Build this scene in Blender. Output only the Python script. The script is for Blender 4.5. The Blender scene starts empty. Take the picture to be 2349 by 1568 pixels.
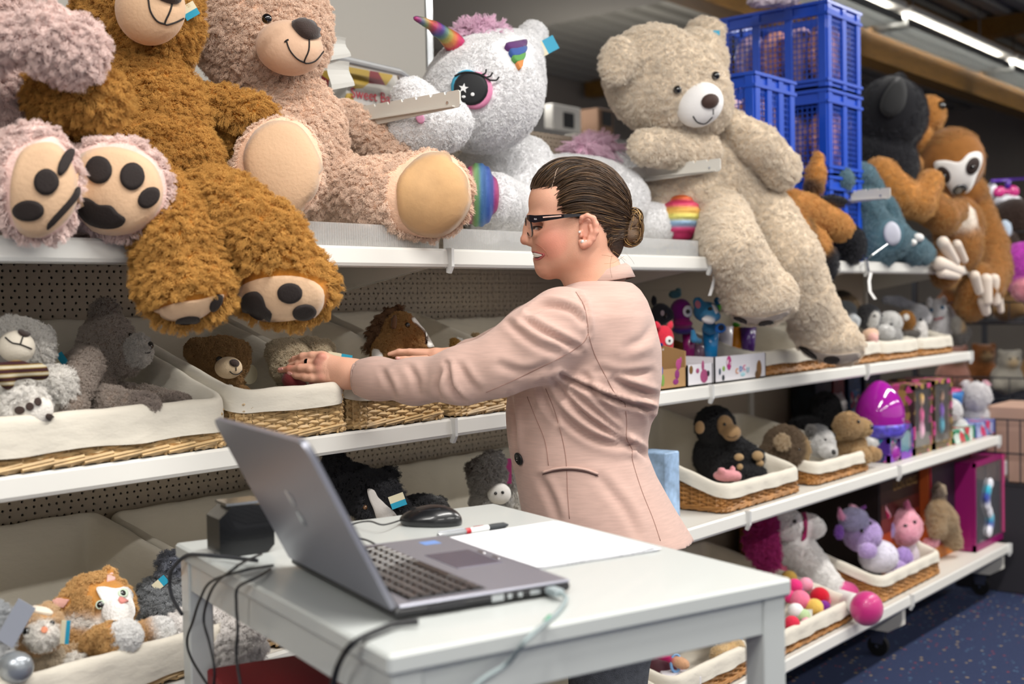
import bpy, math, random
import numpy as np
from mathutils import Vector, Matrix
from mathutils.bvhtree import BVHTree
random.seed(7); RNG=np.random.default_rng(7)
SC=bpy.context.scene; COL=SC.collection
PI=math.pi
# ------------------------------------------------------------------ camera
F=2775.
CAM=np.array([0,-1.72,1.25]); YAW=math.radians(39.56); PITCH=math.radians(1.94); ROLL=math.radians(-1.13)
fw=np.array([math.cos(YAW),math.sin(YAW),0.]); rt=np.array([math.sin(YAW),-math.cos(YAW),0.])
cp,sp=math.cos(PITCH),math.sin(PITCH); cr,sr=math.cos(ROLL),math.sin(ROLL)
FWD=fw*cp-np.array([0,0,sp])
def ray(x,y):
    a=(x-1174.5)/F; b=-(y-784)/F
    a,b=cr*a-sr*b,sr*a+cr*b
    return rt*a+fw*(cp+b*sp)+np.array([0,0,1.])*(-sp+b*cp)
def WY(x,y,Y=0.): d=ray(x,y); return CAM+d*((Y-CAM[1])/d[1])
def WZ(x,y,Z): d=ray(x,y); return CAM+d*((Z-CAM[2])/d[2])
def WX(x,y,X): d=ray(x,y); return CAM+d*((X-CAM[0])/d[0])
def WD(x,y,D): return CAM+ray(x,y)*D
def dep(p): return float((np.asarray(p)-CAM)@FWD)
SR=ray(1175.5,784)-ray(1174.5,784); SR=SR/np.linalg.norm(SR)      # camera right / up in the world
SU=np.cross(SR,FWD); SU=SU/np.linalg.norm(SU)
cd=bpy.data.cameras.new('camera'); cam=bpy.data.objects.new('camera',cd); COL.objects.link(cam); SC.camera=cam
M=Matrix(((SR[0],SU[0],-FWD[0],CAM[0]),(SR[1],SU[1],-FWD[1],CAM[1]),(SR[2],SU[2],-FWD[2],CAM[2]),(0,0,0,1)))
cam.matrix_world=M
cd.sensor_width=36; cd.lens=F/2349*36; cd.clip_start=.05; cd.clip_end=100
cd.dof.use_dof=True; cd.dof.focus_distance=2.36; cd.dof.aperture_fstop=3.2
# ------------------------------------------------------------------ light
W=bpy.data.worlds.new('world'); SC.world=W; W.use_nodes=True
W.node_tree.nodes['Background'].inputs[0].default_value=(1,.985,.96,1)
W.node_tree.nodes['Background'].inputs[1].default_value=.6
def area(name,loc,sx,sy,power,rot=(0,0,0),col=(1,.97,.92)):
    l=bpy.data.lights.new(name,'AREA'); l.shape='RECTANGLE'; l.size=sx; l.size_y=sy; l.energy=power; l.color=col
    o=bpy.data.objects.new(name,l); o.location=loc; o.rotation_euler=rot; COL.objects.link(o); return o
for i,(y,p) in enumerate(((-1.35,78),(-3.6,66),(3.0,70))):
    for x in (-2.2,1.2,4.6,8.0):
        area('ceiling_luminaire_light',(x,y,3.02),2.4,.16,p*(1 if x<8 else .6))
for x in (3.5,8.0): area('uplight_behind_racks',(x,3.6,2.2),1.6,.3,16,(PI,0,0),(1,.95,.86))  # added fill with no fitting behind it, brightens the rear ceiling and beam
SC.view_settings.view_transform='Standard'; SC.view_settings.look='None'; SC.view_settings.gamma=1
SC.view_settings.use_curve_mapping=False; SC.view_settings.exposure=0.02
SC.cycles.max_bounces=7; SC.cycles.diffuse_bounces=3; SC.cycles.glossy_bounces=3; SC.cycles.transparent_max_bounces=24
SC.cycles.transmission_bounces=6; SC.cycles.use_denoising=True; SC.cycles.use_adaptive_sampling=True; SC.cycles.adaptive_threshold=.04
# ------------------------------------------------------------------ materials
def lin(h):
    if not isinstance(h,str): return tuple(h)+(1,) if len(h)==3 else tuple(h)
    h=h.lstrip('#'); v=[int(h[i:i+2],16)/255 for i in (0,2,4)]
    return tuple((x/12.92 if x<=.04045 else ((x+.055)/1.055)**2.4) for x in v)+(1,)
MC={}
def mat(name,col='#888888',rough=.6,metal=0,bump=0,bscale=200,var=0,vscale=8,sheen=0,coat=0,stretch=(1,1,1),attr=False,trans=0,emit=0,spec=.5,alpha=1,sss=0):
    key=name
    if key in MC: return MC[key]
    m=bpy.data.materials.new(name); m.use_nodes=True; nt=m.node_tree; N=nt.nodes; L=nt.links
    b=N['Principled BSDF']; b.inputs['Base Color'].default_value=lin(col)
    b.inputs['Roughness'].default_value=rough; b.inputs['Metallic'].default_value=metal
    b.inputs['Sheen Weight'].default_value=sheen; b.inputs['Coat Weight'].default_value=coat
    b.inputs['Transmission Weight'].default_value=trans; b.inputs['Specular IOR Level'].default_value=spec
    b.inputs['Alpha'].default_value=alpha
    if sss: b.inputs['Subsurface Weight'].default_value=sss; b.inputs['Subsurface Radius'].default_value=(.012,.005,.003); b.inputs['Subsurface Scale'].default_value=1
    if emit: b.inputs['Emission Color'].default_value=lin(col); b.inputs['Emission Strength'].default_value=emit
    tc=N.new('ShaderNodeTexCoord'); mp=N.new('ShaderNodeMapping'); mp.inputs['Scale'].default_value=stretch
    L.new(tc.outputs['Object'],mp.inputs[0]); src=None
    if attr:
        at=N.new('ShaderNodeVertexColor'); at.layer_name='Col'; src=at.outputs[0]
    if var:
        nz=N.new('ShaderNodeTexNoise'); nz.inputs['Scale'].default_value=vscale; nz.inputs['Detail'].default_value=5
        L.new(mp.outputs[0],nz.inputs['Vector'])
        mr=N.new('ShaderNodeMapRange'); mr.inputs[1].default_value=.3; mr.inputs[2].default_value=.7
        mr.inputs[3].default_value=1-var; mr.inputs[4].default_value=1+var
        L.new(nz.outputs[0],mr.inputs[0])
        mx=N.new('ShaderNodeVectorMath'); mx.operation='SCALE'
        if src: L.new(src,mx.inputs[0])
        else: mx.inputs[0].default_value=lin(col)[:3]
        L.new(mr.outputs[0],mx.inputs['Scale']); src=mx.outputs[0]
    if src: L.new(src,b.inputs['Base Color'])
    if bump:
        nz=N.new('ShaderNodeTexNoise'); nz.inputs['Scale'].default_value=bscale; nz.inputs['Detail'].default_value=4
        L.new(mp.outputs[0],nz.inputs['Vector'])
        bp=N.new('ShaderNodeBump'); bp.inputs['Strength'].default_value=bump; bp.inputs['Distance'].default_value=.004
        L.new(nz.outputs[0],bp.inputs['Height']); L.new(bp.outputs[0],b.inputs['Normal'])
    MC[key]=m; return m
def hairmat():
    if 'plush_hair' in MC: return MC['plush_hair']
    m=bpy.data.materials.new('plush_hair'); m.use_nodes=True; nt=m.node_tree; N=nt.nodes; L=nt.links
    b=N['Principled BSDF']; b.inputs['Roughness'].default_value=.75; b.inputs['Specular IOR Level'].default_value=.12
    at=N.new('ShaderNodeVertexColor'); at.layer_name='Col'
    hi=N.new('ShaderNodeHairInfo')
    mr=N.new('ShaderNodeMapRange'); mr.inputs[3].default_value=.86; mr.inputs[4].default_value=1.12
    L.new(hi.outputs['Random'],mr.inputs[0])
    mx=N.new('ShaderNodeVectorMath'); mx.operation='SCALE'; L.new(at.outputs[0],mx.inputs[0]); L.new(mr.outputs[0],mx.inputs['Scale'])
    gm_=N.new('ShaderNodeGamma'); gm_.inputs[1].default_value=.64; L.new(mx.outputs[0],gm_.inputs[0]); L.new(gm_.outputs[0],b.inputs['Base Color'])
    MC['plush_hair']=m; return m
# ------------------------------------------------------------------ object helpers
def setp(o,label=None,cat=None,group=None,kind=None):
    if label: o['label']=label
    if cat: o['category']=cat
    if group: o['group']=group
    if kind: o['kind']=kind
    return o
def T(name,label,cat,loc,group=None):
    o=bpy.data.objects.new(name,None); COL.objects.link(o); o.location=tuple(map(float,loc)); o.empty_display_size=.05
    o['_o']=tuple(map(float,loc)); return setp(o,label,cat,group)
def org(p):
    q=np.zeros(3)
    while p is not None: q=q+np.array(p.location); p=p.parent
    return q
def mkmesh(name,V,Fc,m,smooth=False,colors=None,slots=None):
    me=bpy.data.meshes.new(name); V=np.asarray(V,float)
    if isinstance(Fc,np.ndarray):
        me.vertices.add(len(V)); me.vertices.foreach_set('co',V.astype('f').ravel())
        n=Fc.shape[1]; me.loops.add(Fc.size); me.loops.foreach_set('vertex_index',Fc.astype('i').ravel())
        me.polygons.add(len(Fc)); me.polygons.foreach_set('loop_start',np.arange(0,Fc.size,n,dtype='i'))
        me.update(calc_edges=True)
    else:
        me.from_pydata([tuple(v) for v in V],[],[tuple(f) for f in Fc]); me.update()
    if smooth: me.polygons.foreach_set('use_smooth',np.ones(len(me.polygons),dtype=bool))
    for mm in (m if isinstance(m,(list,tuple)) else [m]): me.materials.append(mm)
    if colors is not None:
        ca=me.color_attributes.new('Col','BYTE_COLOR','CORNER')
        li=np.empty(len(me.loops),'i'); me.loops.foreach_get('vertex_index',li)
        c=np.asarray(colors)[li]; c=np.concatenate([c[:,:3],np.ones((len(c),1))],1)
        ca.data.foreach_set('color',c.astype('f').ravel())
        me.color_attributes.active_color=ca; me.color_attributes.render_color_index=0
    return me
def O(name,V,Fc,m,parent=None,smooth=False,colors=None,loc=None):
    """world-space verts -> object; parent = thing (origin taken from it)"""
    V=np.asarray(V,float)
    if parent is not None: o0=org(parent); l=(0,0,0)
    else:
        l=loc if loc is not None else (float((V[:,0].min()+V[:,0].max())/2),float((V[:,1].min()+V[:,1].max())/2),float(V[:,2].min())); o0=np.array(l)
    me=mkmesh(name,V-o0,Fc,m,smooth,colors)
    o=bpy.data.objects.new(name,me); COL.objects.link(o); o.location=tuple(map(float,l))
    if parent is not None: o.parent=parent
    return o
class MB:
    def __init__(s): s.V=[];s.F=[];s.n=0
    def add(s,V,Fc):
        V=np.asarray(V,float); s.V.append(V); s.F+= [tuple(int(i)+s.n for i in f) for f in Fc]; s.n+=len(V); return s
    def box(s,x0,x1,y0,y1,z0,z1,bev=0,R=None,o=None):
        if bev:
            b=bev; V=[];
            # rounded box: 24 verts
            for sx in (0,1):
                for sy in (0,1):
                    for sz in (0,1):
                        X=(x0,x1)[sx];Y=(y0,y1)[sy];Z=(z0,z1)[sz]; dx=b*(1-2*sx);dy=b*(1-2*sy);dz=b*(1-2*sz)
                        V+=[(X,Y+dy,Z+dz),(X+dx,Y,Z+dz),(X+dx,Y+dy,Z)]
            I=lambda a,c,d,k:(a*4+c*2+d)*3+k
            Fq=[[I(0,0,0,0),I(0,0,1,0),I(0,1,1,0),I(0,1,0,0)],[I(1,0,0,0),I(1,1,0,0),I(1,1,1,0),I(1,0,1,0)],
                [I(0,0,0,1),I(1,0,0,1),I(1,0,1,1),I(0,0,1,1)],[I(0,1,0,1),I(0,1,1,1),I(1,1,1,1),I(1,1,0,1)],
                [I(0,0,0,2),I(0,1,0,2),I(1,1,0,2),I(1,0,0,2)],[I(0,0,1,2),I(1,0,1,2),I(1,1,1,2),I(0,1,1,2)]]
            for a in (0,1):
                for c in (0,1):
                    Fq.append([I(a,c,0,0),I(a,c,0,1),I(a,c,1,1),I(a,c,1,0)])
                    Fq.append([I(a,0,c,0),I(a,0,c,2),I(a,1,c,2),I(a,1,c,0)])
                    Fq.append([I(0,a,c,1),I(0,a,c,2),I(1,a,c,2),I(1,a,c,1)])
                    for d in (0,1): Fq.append([I(a,c,d,0),I(a,c,d,1),I(a,c,d,2)])
        else:
            V=[(x,y,z) for x in (x0,x1) for y in (y0,y1) for z in (z0,z1)]
            Fq=[(0,1,3,2),(4,6,7,5),(0,4,5,1),(2,3,7,6),(0,2,6,4),(1,5,7,3)]
        V=np.array(V,float)
        if bev:   # consistent outward winding
            c=V.mean(0); Fq=[f if np.cross(V[f[1]]-V[f[0]],V[f[2]]-V[f[0]])@(V[list(f)].mean(0)-c)>0 else f[::-1] for f in Fq]
        if R is not None: V=V@np.array(R).T
        if o is not None: V=V+np.array(o)
        return s.add(V,Fq)
    def tube(s,P,r,n=8,closed=False,cap=True):
        P=np.asarray(P,float); m=len(P); r=np.broadcast_to(np.asarray(r,float),(m,))
        t=np.roll(P,-1,0)-np.roll(P,1,0) if closed else np.gradient(P,axis=0)
        t/=np.linalg.norm(t,axis=1)[:,None]+1e-12
        u=np.cross(t[0],[0,0,1.]); 
        if np.linalg.norm(u)<.1: u=np.cross(t[0],[0,1.,0])
        V=[]
        a=np.arange(n)*2*PI/n
        for i in range(m):
            u=u-t[i]*(u@t[i]); u/=np.linalg.norm(u)+1e-12; v=np.cross(t[i],u)
            V.append(P[i]+r[i]*(np.cos(a)[:,None]*u+np.sin(a)[:,None]*v))
        V=np.concatenate(V); Fq=[]
        for i in range(m if closed else m-1):
            j=(i+1)%m
            for k in range(n): l=(k+1)%n; Fq.append((i*n+k,i*n+l,j*n+l,j*n+k))
        if cap and not closed: Fq.append(tuple(range(n))[::-1]); Fq.append(tuple((m-1)*n+k for k in range(n)))
        return s.add(V,Fq)
    def cyl(s,a,b,r,n=16,r2=None): return s.tube([a,b],[r,r if r2 is None else r2],n)
    def ell(s,c,A,n=16,m=10):
        """ellipsoid, A 3x3 rows = semi-axis vectors"""
        A=np.asarray(A,float); V=[np.array(c)+A[2]]
        for i in range(1,m):
            th=PI*i/m
            for k in range(n):
                ph=2*PI*k/n; V.append(np.array(c)+A[0]*math.sin(th)*math.cos(ph)+A[1]*math.sin(th)*math.sin(ph)+A[2]*math.cos(th))
        V.append(np.array(c)-A[2]); Fq=[]
        for k in range(n): Fq.append((0,1+k,1+(k+1)%n)); 
        for i in range(m-2):
            for k in range(n): a=1+i*n; Fq.append((a+k,a+n+k,a+n+(k+1)%n,a+(k+1)%n))
        e=1+(m-1)*n
        for k in range(n): a=1+(m-2)*n; Fq.append((e,a+(k+1)%n,a+k))
        return s.add(V,Fq)
    def lathe(s,prof,c,n=24,ax=(0,0,1)):
        """prof: (radius, height) list"""
        ax=np.array(ax,float); ax/=np.linalg.norm(ax); u=np.cross(ax,[1.,0,0]) if abs(ax[0])<.9 else np.cross(ax,[0,1.,0]); u/=np.linalg.norm(u); v=np.cross(ax,u)
        V=[];Fq=[]
        for r,h in prof:
            for k in range(n): a=2*PI*k/n; V.append(np.array(c)+ax*h+r*(u*math.cos(a)+v*math.sin(a)))
        for i in range(len(prof)-1):
            for k in range(n): l=(k+1)%n; Fq.append((i*n+k,i*n+l,(i+1)*n+l,(i+1)*n+k))
        Fq.append(tuple(range(n))[::-1]); Fq.append(tuple((len(prof)-1)*n+k for k in range(n)))
        return s.add(V,Fq)
    def prism(s,P2,o,ex,ey,ez,t):
        """polygon P2 in plane (ex,ey) at o extruded t along ez"""
        P=[np.array(o)+p[0]*np.array(ex)+p[1]*np.array(ey) for p in P2]; n=len(P)
        V=P+[p+np.array(ez)*t for p in P]
        Fq=[tuple(range(n))[::-1],tuple(range(n,2*n))]+[(i,(i+1)%n,n+(i+1)%n,n+i) for i in range(n)]
        return s.add(V,Fq)
    def go(s,name,m,parent=None,smooth=False,**k):
        return O(name,np.concatenate(s.V),s.F,m,parent,smooth,**k)
def cone_dir(ez):
    ez=np.array(ez,float); ez/=np.linalg.norm(ez); ex=np.cross([0,0,1.],ez); ex/=np.linalg.norm(ex); ey=np.cross(ez,ex); return ex,ey,ez
# ------------------------------------------------------------------ implicit surfaces (plush, people)
def px(x,y,Y): return WY(x,y,Y)
class B:
    """blob field"""
    def __init__(s,k=.02): s.b=[]; s.k=k; s.cc='#ffffff'
    def c(s,col): s.cc=col; return s
    def _add(s,fn,lo,hi,col,sub=False,k=None,fur=1,w=1): s.b.append((fn,np.array(lo),np.array(hi),np.array(lin(col or s.cc)[:3]),sub,k,fur,w)); return s
    def seg(s,a,b,ra,rb,col=None,sub=False,k=None,fur=1):
        a=np.array(a,float);b=np.array(b,float); r=max(ra,rb)
        ba=b-a; l2=max(ba@ba,1e-9); rr=ra-rb; a2=l2-rr*rr; il2=1/l2
        def fn(P):
            if a2<=1e-9: return np.minimum(np.linalg.norm(P-a,axis=-1)-ra,np.linalg.norm(P-b,axis=-1)-rb)
            pa=P-a; y=pa@ba; z=y-l2; x=pa*l2-y[...,None]*ba; x2=(x*x).sum(-1); y2=y*y*l2; z2=z*z*l2
            k=np.sign(rr)*rr*rr*x2
            d=(np.sqrt(x2*a2*il2)+y*rr)*il2-ra
            d=np.where(np.sign(z)*a2*z2>k,np.sqrt(x2+z2)*il2-rb,d)
            d=np.where((np.sign(y)*a2*y2<k)&~(np.sign(z)*a2*z2>k),np.sqrt(x2+y2)*il2-ra,d)
            return d
        return s._add(fn,np.minimum(a-ra,b-rb),np.maximum(a+ra,b+rb),col,sub,k,fur)
    def chain(s,pts,**kw):
        for (a,ra),(b,rb) in zip(pts[:-1],pts[1:]): s.seg(a,b,ra,rb,**kw)
        return s
    def ell(s,c,ax,col=None,sub=False,k=None,fur=1):
        """ax rows: semi axis vectors (orthogonal)"""
        c=np.array(c,float); ax=np.array(ax,float); L=np.linalg.norm(ax,axis=1); U=ax/L[:,None]
        ext=np.sqrt((ax**2).sum(0))
        def fn(P):
            q=(P-c)@U.T; k0=np.sqrt(((q/L)**2).sum(-1)); k1=np.sqrt(((q/L**2)**2).sum(-1))+1e-9
            return k0*(k0-1)/k1
        return s._add(fn,c-ext,c+ext,col,sub,k,fur)
    def loft(s,rows,col=None,ex=None,ey=None,k=None):
        """rows: (centre point, half width along ex, half depth along ey) from top to bottom"""
        C=np.array([r[0] for r in rows],float); A=np.array([r[1] for r in rows]); Bb=np.array([r[2] for r in rows])
        ex=np.array(ex);ey=np.array(ey); up=np.cross(ex,ey); up/=np.linalg.norm(up)
        h=C@up
        if h[0]>h[-1]: C,A,Bb,h=C[::-1],A[::-1],Bb[::-1],h[::-1]
        cx=C@ex; cy=C@ey; m=max(A.max(),Bb.max())+.02
        def fn(P):
            H=P@up; hh=np.clip(H,h[0],h[-1]); a=np.interp(hh,h,A); b=np.interp(hh,h,Bb)
            x=P@ex-np.interp(hh,h,cx); y=P@ey-np.interp(hh,h,cy)
            k0=np.sqrt((x/a)**2+(y/b)**2); k1=np.sqrt((x/a**2)**2+(y/b**2)**2)+1e-6
            d=k0*(k0-1)/k1; e=np.maximum(h[0]-H,H-h[-1])
            return np.where(e>0,np.sqrt(np.maximum(d,0)**2+e*e),np.maximum(d,e))
        return s._add(fn,C.min(0)-m,C.max(0)+m,col,False,k)
    def build(s,h,warp=None):
        add=[b for b in s.b]; K=s.k
        lo=np.min([b[1] for b in add if not b[4]],0)-K-2*h; hi=np.max([b[2] for b in add if not b[4]],0)+K+2*h
        n=np.ceil((hi-lo)/h).astype(int)+1
        if np.prod(n)>6e6: h=h*(np.prod(n)/6e6)**(1/3); n=np.ceil((hi-lo)/h).astype(int)+1
        ax=[lo[i]+h*np.arange(n[i]) for i in range(3)]
        G=np.full(n,1.,dtype='f8')
        for fn,l,u,_,sub,k,_,_ in add:
            k=K if k is None else k
            i0=np.clip(np.floor((l-lo-k-1.5*h)/h).astype(int),0,n); i1=np.clip(np.ceil((u-lo+k+1.5*h)/h).astype(int)+1,0,n)
            if (i1<=i0).any(): continue
            sl=tuple(slice(i0[j],i1[j]) for j in range(3))
            P=np.stack(np.meshgrid(*[ax[j][sl[j]] for j in range(3)],indexing='ij'),-1)
            d=fn(P); g=G[sl]
            if warp is not None and not sub: d=d+warp(P)
            if sub: g2=-g; hh=np.maximum(k-np.abs(g2-d),0)/k; G[sl]=-(np.minimum(g2,d)-hh*hh*k*.25)
            else: hh=np.maximum(k-np.abs(g-d),0)/k; G[sl]=np.minimum(g,d)-hh*hh*k*.25
        # surface nets
        S=G<0; nx,ny,nz=n
        c=[G[i:nx-1+i,j:ny-1+j,l:nz-1+l] for i in (0,1) for j in (0,1) for l in (0,1)]
        st=sum((x<0).astype('i1') for x in c); act=(st>0)&(st<8)
        idx=np.full(act.shape,-1,dtype='i8'); ii=np.argwhere(act); idx[act]=np.arange(len(ii))
        cv=np.stack([x[act] for x in c],1); acc=np.zeros((len(ii),3)); cnt=np.zeros(len(ii))
        corners=[(i,j,l) for i in (0,1) for j in (0,1) for l in (0,1)]
        for a in range(8):
            for b in range(a+1,8):
                df=[corners[b][t]-corners[a][t] for t in range(3)]
                if sum(map(abs,df))!=1: continue
                va,vb=cv[:,a],cv[:,b]; m=(va<0)!=(vb<0); t=np.where(m,va/(va-vb+1e-15),0)
                pt=np.array(corners[a])+t[:,None]*np.array(df); acc+=pt*m[:,None]; cnt+=m
        V=lo+h*(ii+acc/cnt[:,None]); Q=[]
        for axn in range(3):
            o=[i for i in range(3) if i!=axn]
            sA=[slice(None)]*3; sB=[slice(None)]*3
            sA[axn]=slice(0,-1); sB[axn]=slice(1,None)
            for q in o: sA[q]=slice(1,-1); sB[q]=slice(1,-1)
            a=S[tuple(sA)]; b=S[tuple(sB)]; e=np.argwhere(a!=b); 
            if not len(e): continue
            flip=a[tuple(e.T)]; base=e.copy(); 
            for q in o: base[:,q]+=1
            def id_(d0,d1):
                x=base.copy(); x[:,o[0]]-=d0; x[:,o[1]]-=d1; return idx[tuple(x.T)]
            q=np.stack([id_(0,0),id_(1,0),id_(1,1),id_(0,1)],1)
            if axn==1: flip=~flip
            q[~flip]=q[~flip][:,::-1]; Q.append(q)
        Q=np.concatenate(Q)
        # relax a little
        E=np.concatenate([Q[:,[0,1]],Q[:,[1,2]],Q[:,[2,3]],Q[:,[3,0]]])
        for _ in range(2):
            A=np.zeros_like(V); cn=np.zeros(len(V)); np.add.at(A,E[:,0],V[E[:,1]]); np.add.at(cn,E[:,0],1)
            V=V*.5+.5*A/np.maximum(cn,1)[:,None]
        # colours / fur
        wc=np.zeros((len(V),3)); ws=np.zeros(len(V)); wf=np.zeros(len(V)); kc=max(K*.22,h*.6)
        D=np.stack([np.where(True,fn(V),0)+(9 if sub else 0) for fn,_,_,_,sub,_,_,_ in add],1); mn=D.min(1)
        for i,b in enumerate(add):
            if b[4]: continue
            w=np.exp(-(D[:,i]-mn)/kc); wc+=w[:,None]*b[3]; ws+=w; wf+=w*b[6]
        return V,Q,wc/ws[:,None],wf/ws
def EA(rx,ry,rz,ang=0,p=None,yaw=0,pit=0):
    """ellipsoid axes (metres) in the camera's right/up/depth directions, rotated ang (deg) in plane, then yaw about up, pit about right"""
    a=math.radians(ang); r=SR*math.cos(a)+SU*math.sin(a); u=-SR*math.sin(a)+SU*math.cos(a); f=FWD.copy()
    if yaw: y=math.radians(yaw); r,f=r*math.cos(y)+f*math.sin(y),-r*math.sin(y)+f*math.cos(y)
    if pit: y=math.radians(pit); u,f=u*math.cos(y)+f*math.sin(y),-u*math.sin(y)+f*math.cos(y)
    return np.array([r*rx,u*ry,f*rz])
HAIRS=[]
class Toy:
    """plush built at a measured place; coordinates are picture measurements put at shelf depth Y"""
    def __init__(s,name,label,cat,base,group=None):
        s.t=T(name,label,cat,base,group); s.body=None; s.V=None
    def mesh(s,name,b,h,fur=0,count=0,m=None,flen=.02,warp=None,**hk):
        V,Q,C,Fu=b.build(h,warp)
        o=O(name,V,Q,m or mat('plush_fabric',attr=True,rough=.9,bump=.5,bscale=220,sheen=.25,spec=.1,var=.1,vscale=40),s.t,True,colors=C)
        s.V=V; s.Q=Q; s.bvh=BVHTree.FromPolygons([tuple(v) for v in V],[tuple(map(int,q)) for q in Q]); s.obj=o; s.fu=Fu
        if count: HAIRS.append((o,V,Fu.copy(),count,flen,hk))
        s.hi=len(HAIRS)-1 if count else None
        return o
    def hit(s,x,y):
        d=Vector(ray(x,y)).normalized(); l,n,_,_=s.bvh.ray_cast(Vector(CAM),d); return (None,None) if l is None else (np.array(l),np.array(n))
    def shave(s,P,r):
        if s.hi is None: return
        _,V,Fu,_,_,_=HAIRS[s.hi]; P=np.array(P)
        for i in range(0,len(P)): Fu[((V-P[i])**2).sum(1)<r*r]=0
    def decal(s,name,outline,m,thick=.004,parent=None,rings=6,shave=True,label=None,c=None,puff=0):
        """cloth patch following the body: outline = list of picture points or (cx,cy,rx,ry,ang)"""
        if isinstance(m,str): m=vel(m)
        if isinstance(outline,tuple):
            cx,cy,rx,ry,ang=outline; a=math.radians(ang); n=22
            pts=[(cx+rx*math.cos(t)*math.cos(a)+ry*math.sin(t)*math.sin(a),cy-rx*math.cos(t)*math.sin(a)+ry*math.sin(t)*math.cos(a)) for t in np.arange(n)*2*PI/n]
        else: pts=smooth2(outline,3) if len(outline)>4 else subdiv(outline,4)
        pts=np.array(pts,float); n=len(pts); c=pts.mean(0) if c is None else np.array(c)
        h0=[s.hit(*c)]; 
        if h0[0][0] is None: return None
        V=[h0[0][0]+h0[0][1]*(thick+puff)]; last=[h0[0]]*n; G=[]
        for r in range(1,rings+1):
            f=r/rings; row=[]
            for i in range(n):
                q=c+(pts[i]-c)*f; L,Nn=s.hit(*q)
                if L is None or np.linalg.norm(L-last[i][0])>.12*max(1,dep(last[i][0])/2)*1.0: L,Nn=last[i]
                last[i]=(L,Nn); row.append(L+Nn*(thick+puff*math.sqrt(max(0,1-f*f))))
            V+=row
        V+=[last[i][0]-last[i][1]*.003 for i in range(n)]
        Fq=[(0,1+(i+1)%n,1+i) for i in range(n)]
        for r in range(rings):
            a=1+r*n; Fq+=[(a+i,a+(i+1)%n,a+n+(i+1)%n,a+n+i) for i in range(n)]
        if c is not None:
            pass
        o=O(name,V,Fq,m,parent or s.t,True)
        if shave and s.hi is not None:
            P=np.array(V[:-n])
            d=np.linalg.norm(P[1:]-P[0],axis=1).max()/rings
            s.shave(P[::max(1,len(P)//140)],max(d*1.1,.008))
        if label: o['label']=label
        return o
    def line(s,name,pts,m,r=.0015,parent=None,off=.004,shave=0):
        pts=smooth2(pts,4,False); P=[]
        for q in pts:
            L,Nn=s.hit(*q)
            if L is not None: P.append(L+Nn*off)
        if len(P)<2: return
        o=MB().tube(P,r,6).go(name,m,parent or s.t,True)
        if shave: s.shave(P,shave)
        return o
    def ball(s,name,x,y,r,m,parent=None,sq=(1,1,1),ang=0,out=.0):
        """bead (eye, nose) seated in the surface; r in picture px"""
        L,Nn=s.hit(x,y)
        if L is None: return
        w=r*dep(L)/F; ex,ey,ez=SR,SU,Nn
        a=math.radians(ang); n=Nn; ex=SR*math.cos(a)+SU*math.sin(a); ex=ex-n*(ex@n); ex/=np.linalg.norm(ex); ey=np.cross(n,ex)
        o=MB().ell(L+n*out,[ex*w*sq[0],ey*w*sq[1],n*w*sq[2]]).go(name,m,parent or s.t,True)
        s.shave([L],w*max(sq[:2])*1.15); return o
def smooth2(P,k=4,closed=True):
    P=np.array(P,float); n=len(P); out=[]
    rng=range(n) if closed else range(n-1)
    for i in rng:
        if closed: a,b,c,d=P[(i-1)%n],P[i],P[(i+1)%n],P[(i+2)%n]
        else: a,b,c,d=P[max(i-1,0)],P[i],P[i+1],P[min(i+2,n-1)]
        for t in np.arange(k)/k:
            out.append(.5*((2*b)+(c-a)*t+(2*a-5*b+4*c-d)*t*t+(3*b-a-3*c+d)*t**3))
    if not closed: out.append(P[-1])
    return np.array(out)
def subdiv(P,k):
    P=np.array(P,float); return np.array([P[i]*(1-t)+P[(i+1)%len(P)]*t for i in range(len(P)) for t in np.arange(k)/k])
def R_(x,y,Y,r): p=WY(x,y,Y); return p,r*dep(p)/F     # (point, radius in metres)
def chY(*l): return [R_(*a) for a in l]
def chD(*l): return [(WD(x,y,D),r*D/F) for x,y,D,r in l]
def _e(s,x,y,Y,rx,ry,rz,ang=0,yaw=0,pit=0,**k):
    p=WY(x,y,Y); q=dep(p)/F; return s.ell(p,EA(rx*q,ry*q,rz*q,ang,None,yaw,pit),**k)
def _ch(s,pts,**k): return s.chain(chY(*pts),**k)
B.e=_e; B.ch=_ch
def vel(c,n=None): return mat('velour_'+c.strip('#'),c,.85,bump=.2,bscale=300,sheen=.2)
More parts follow.
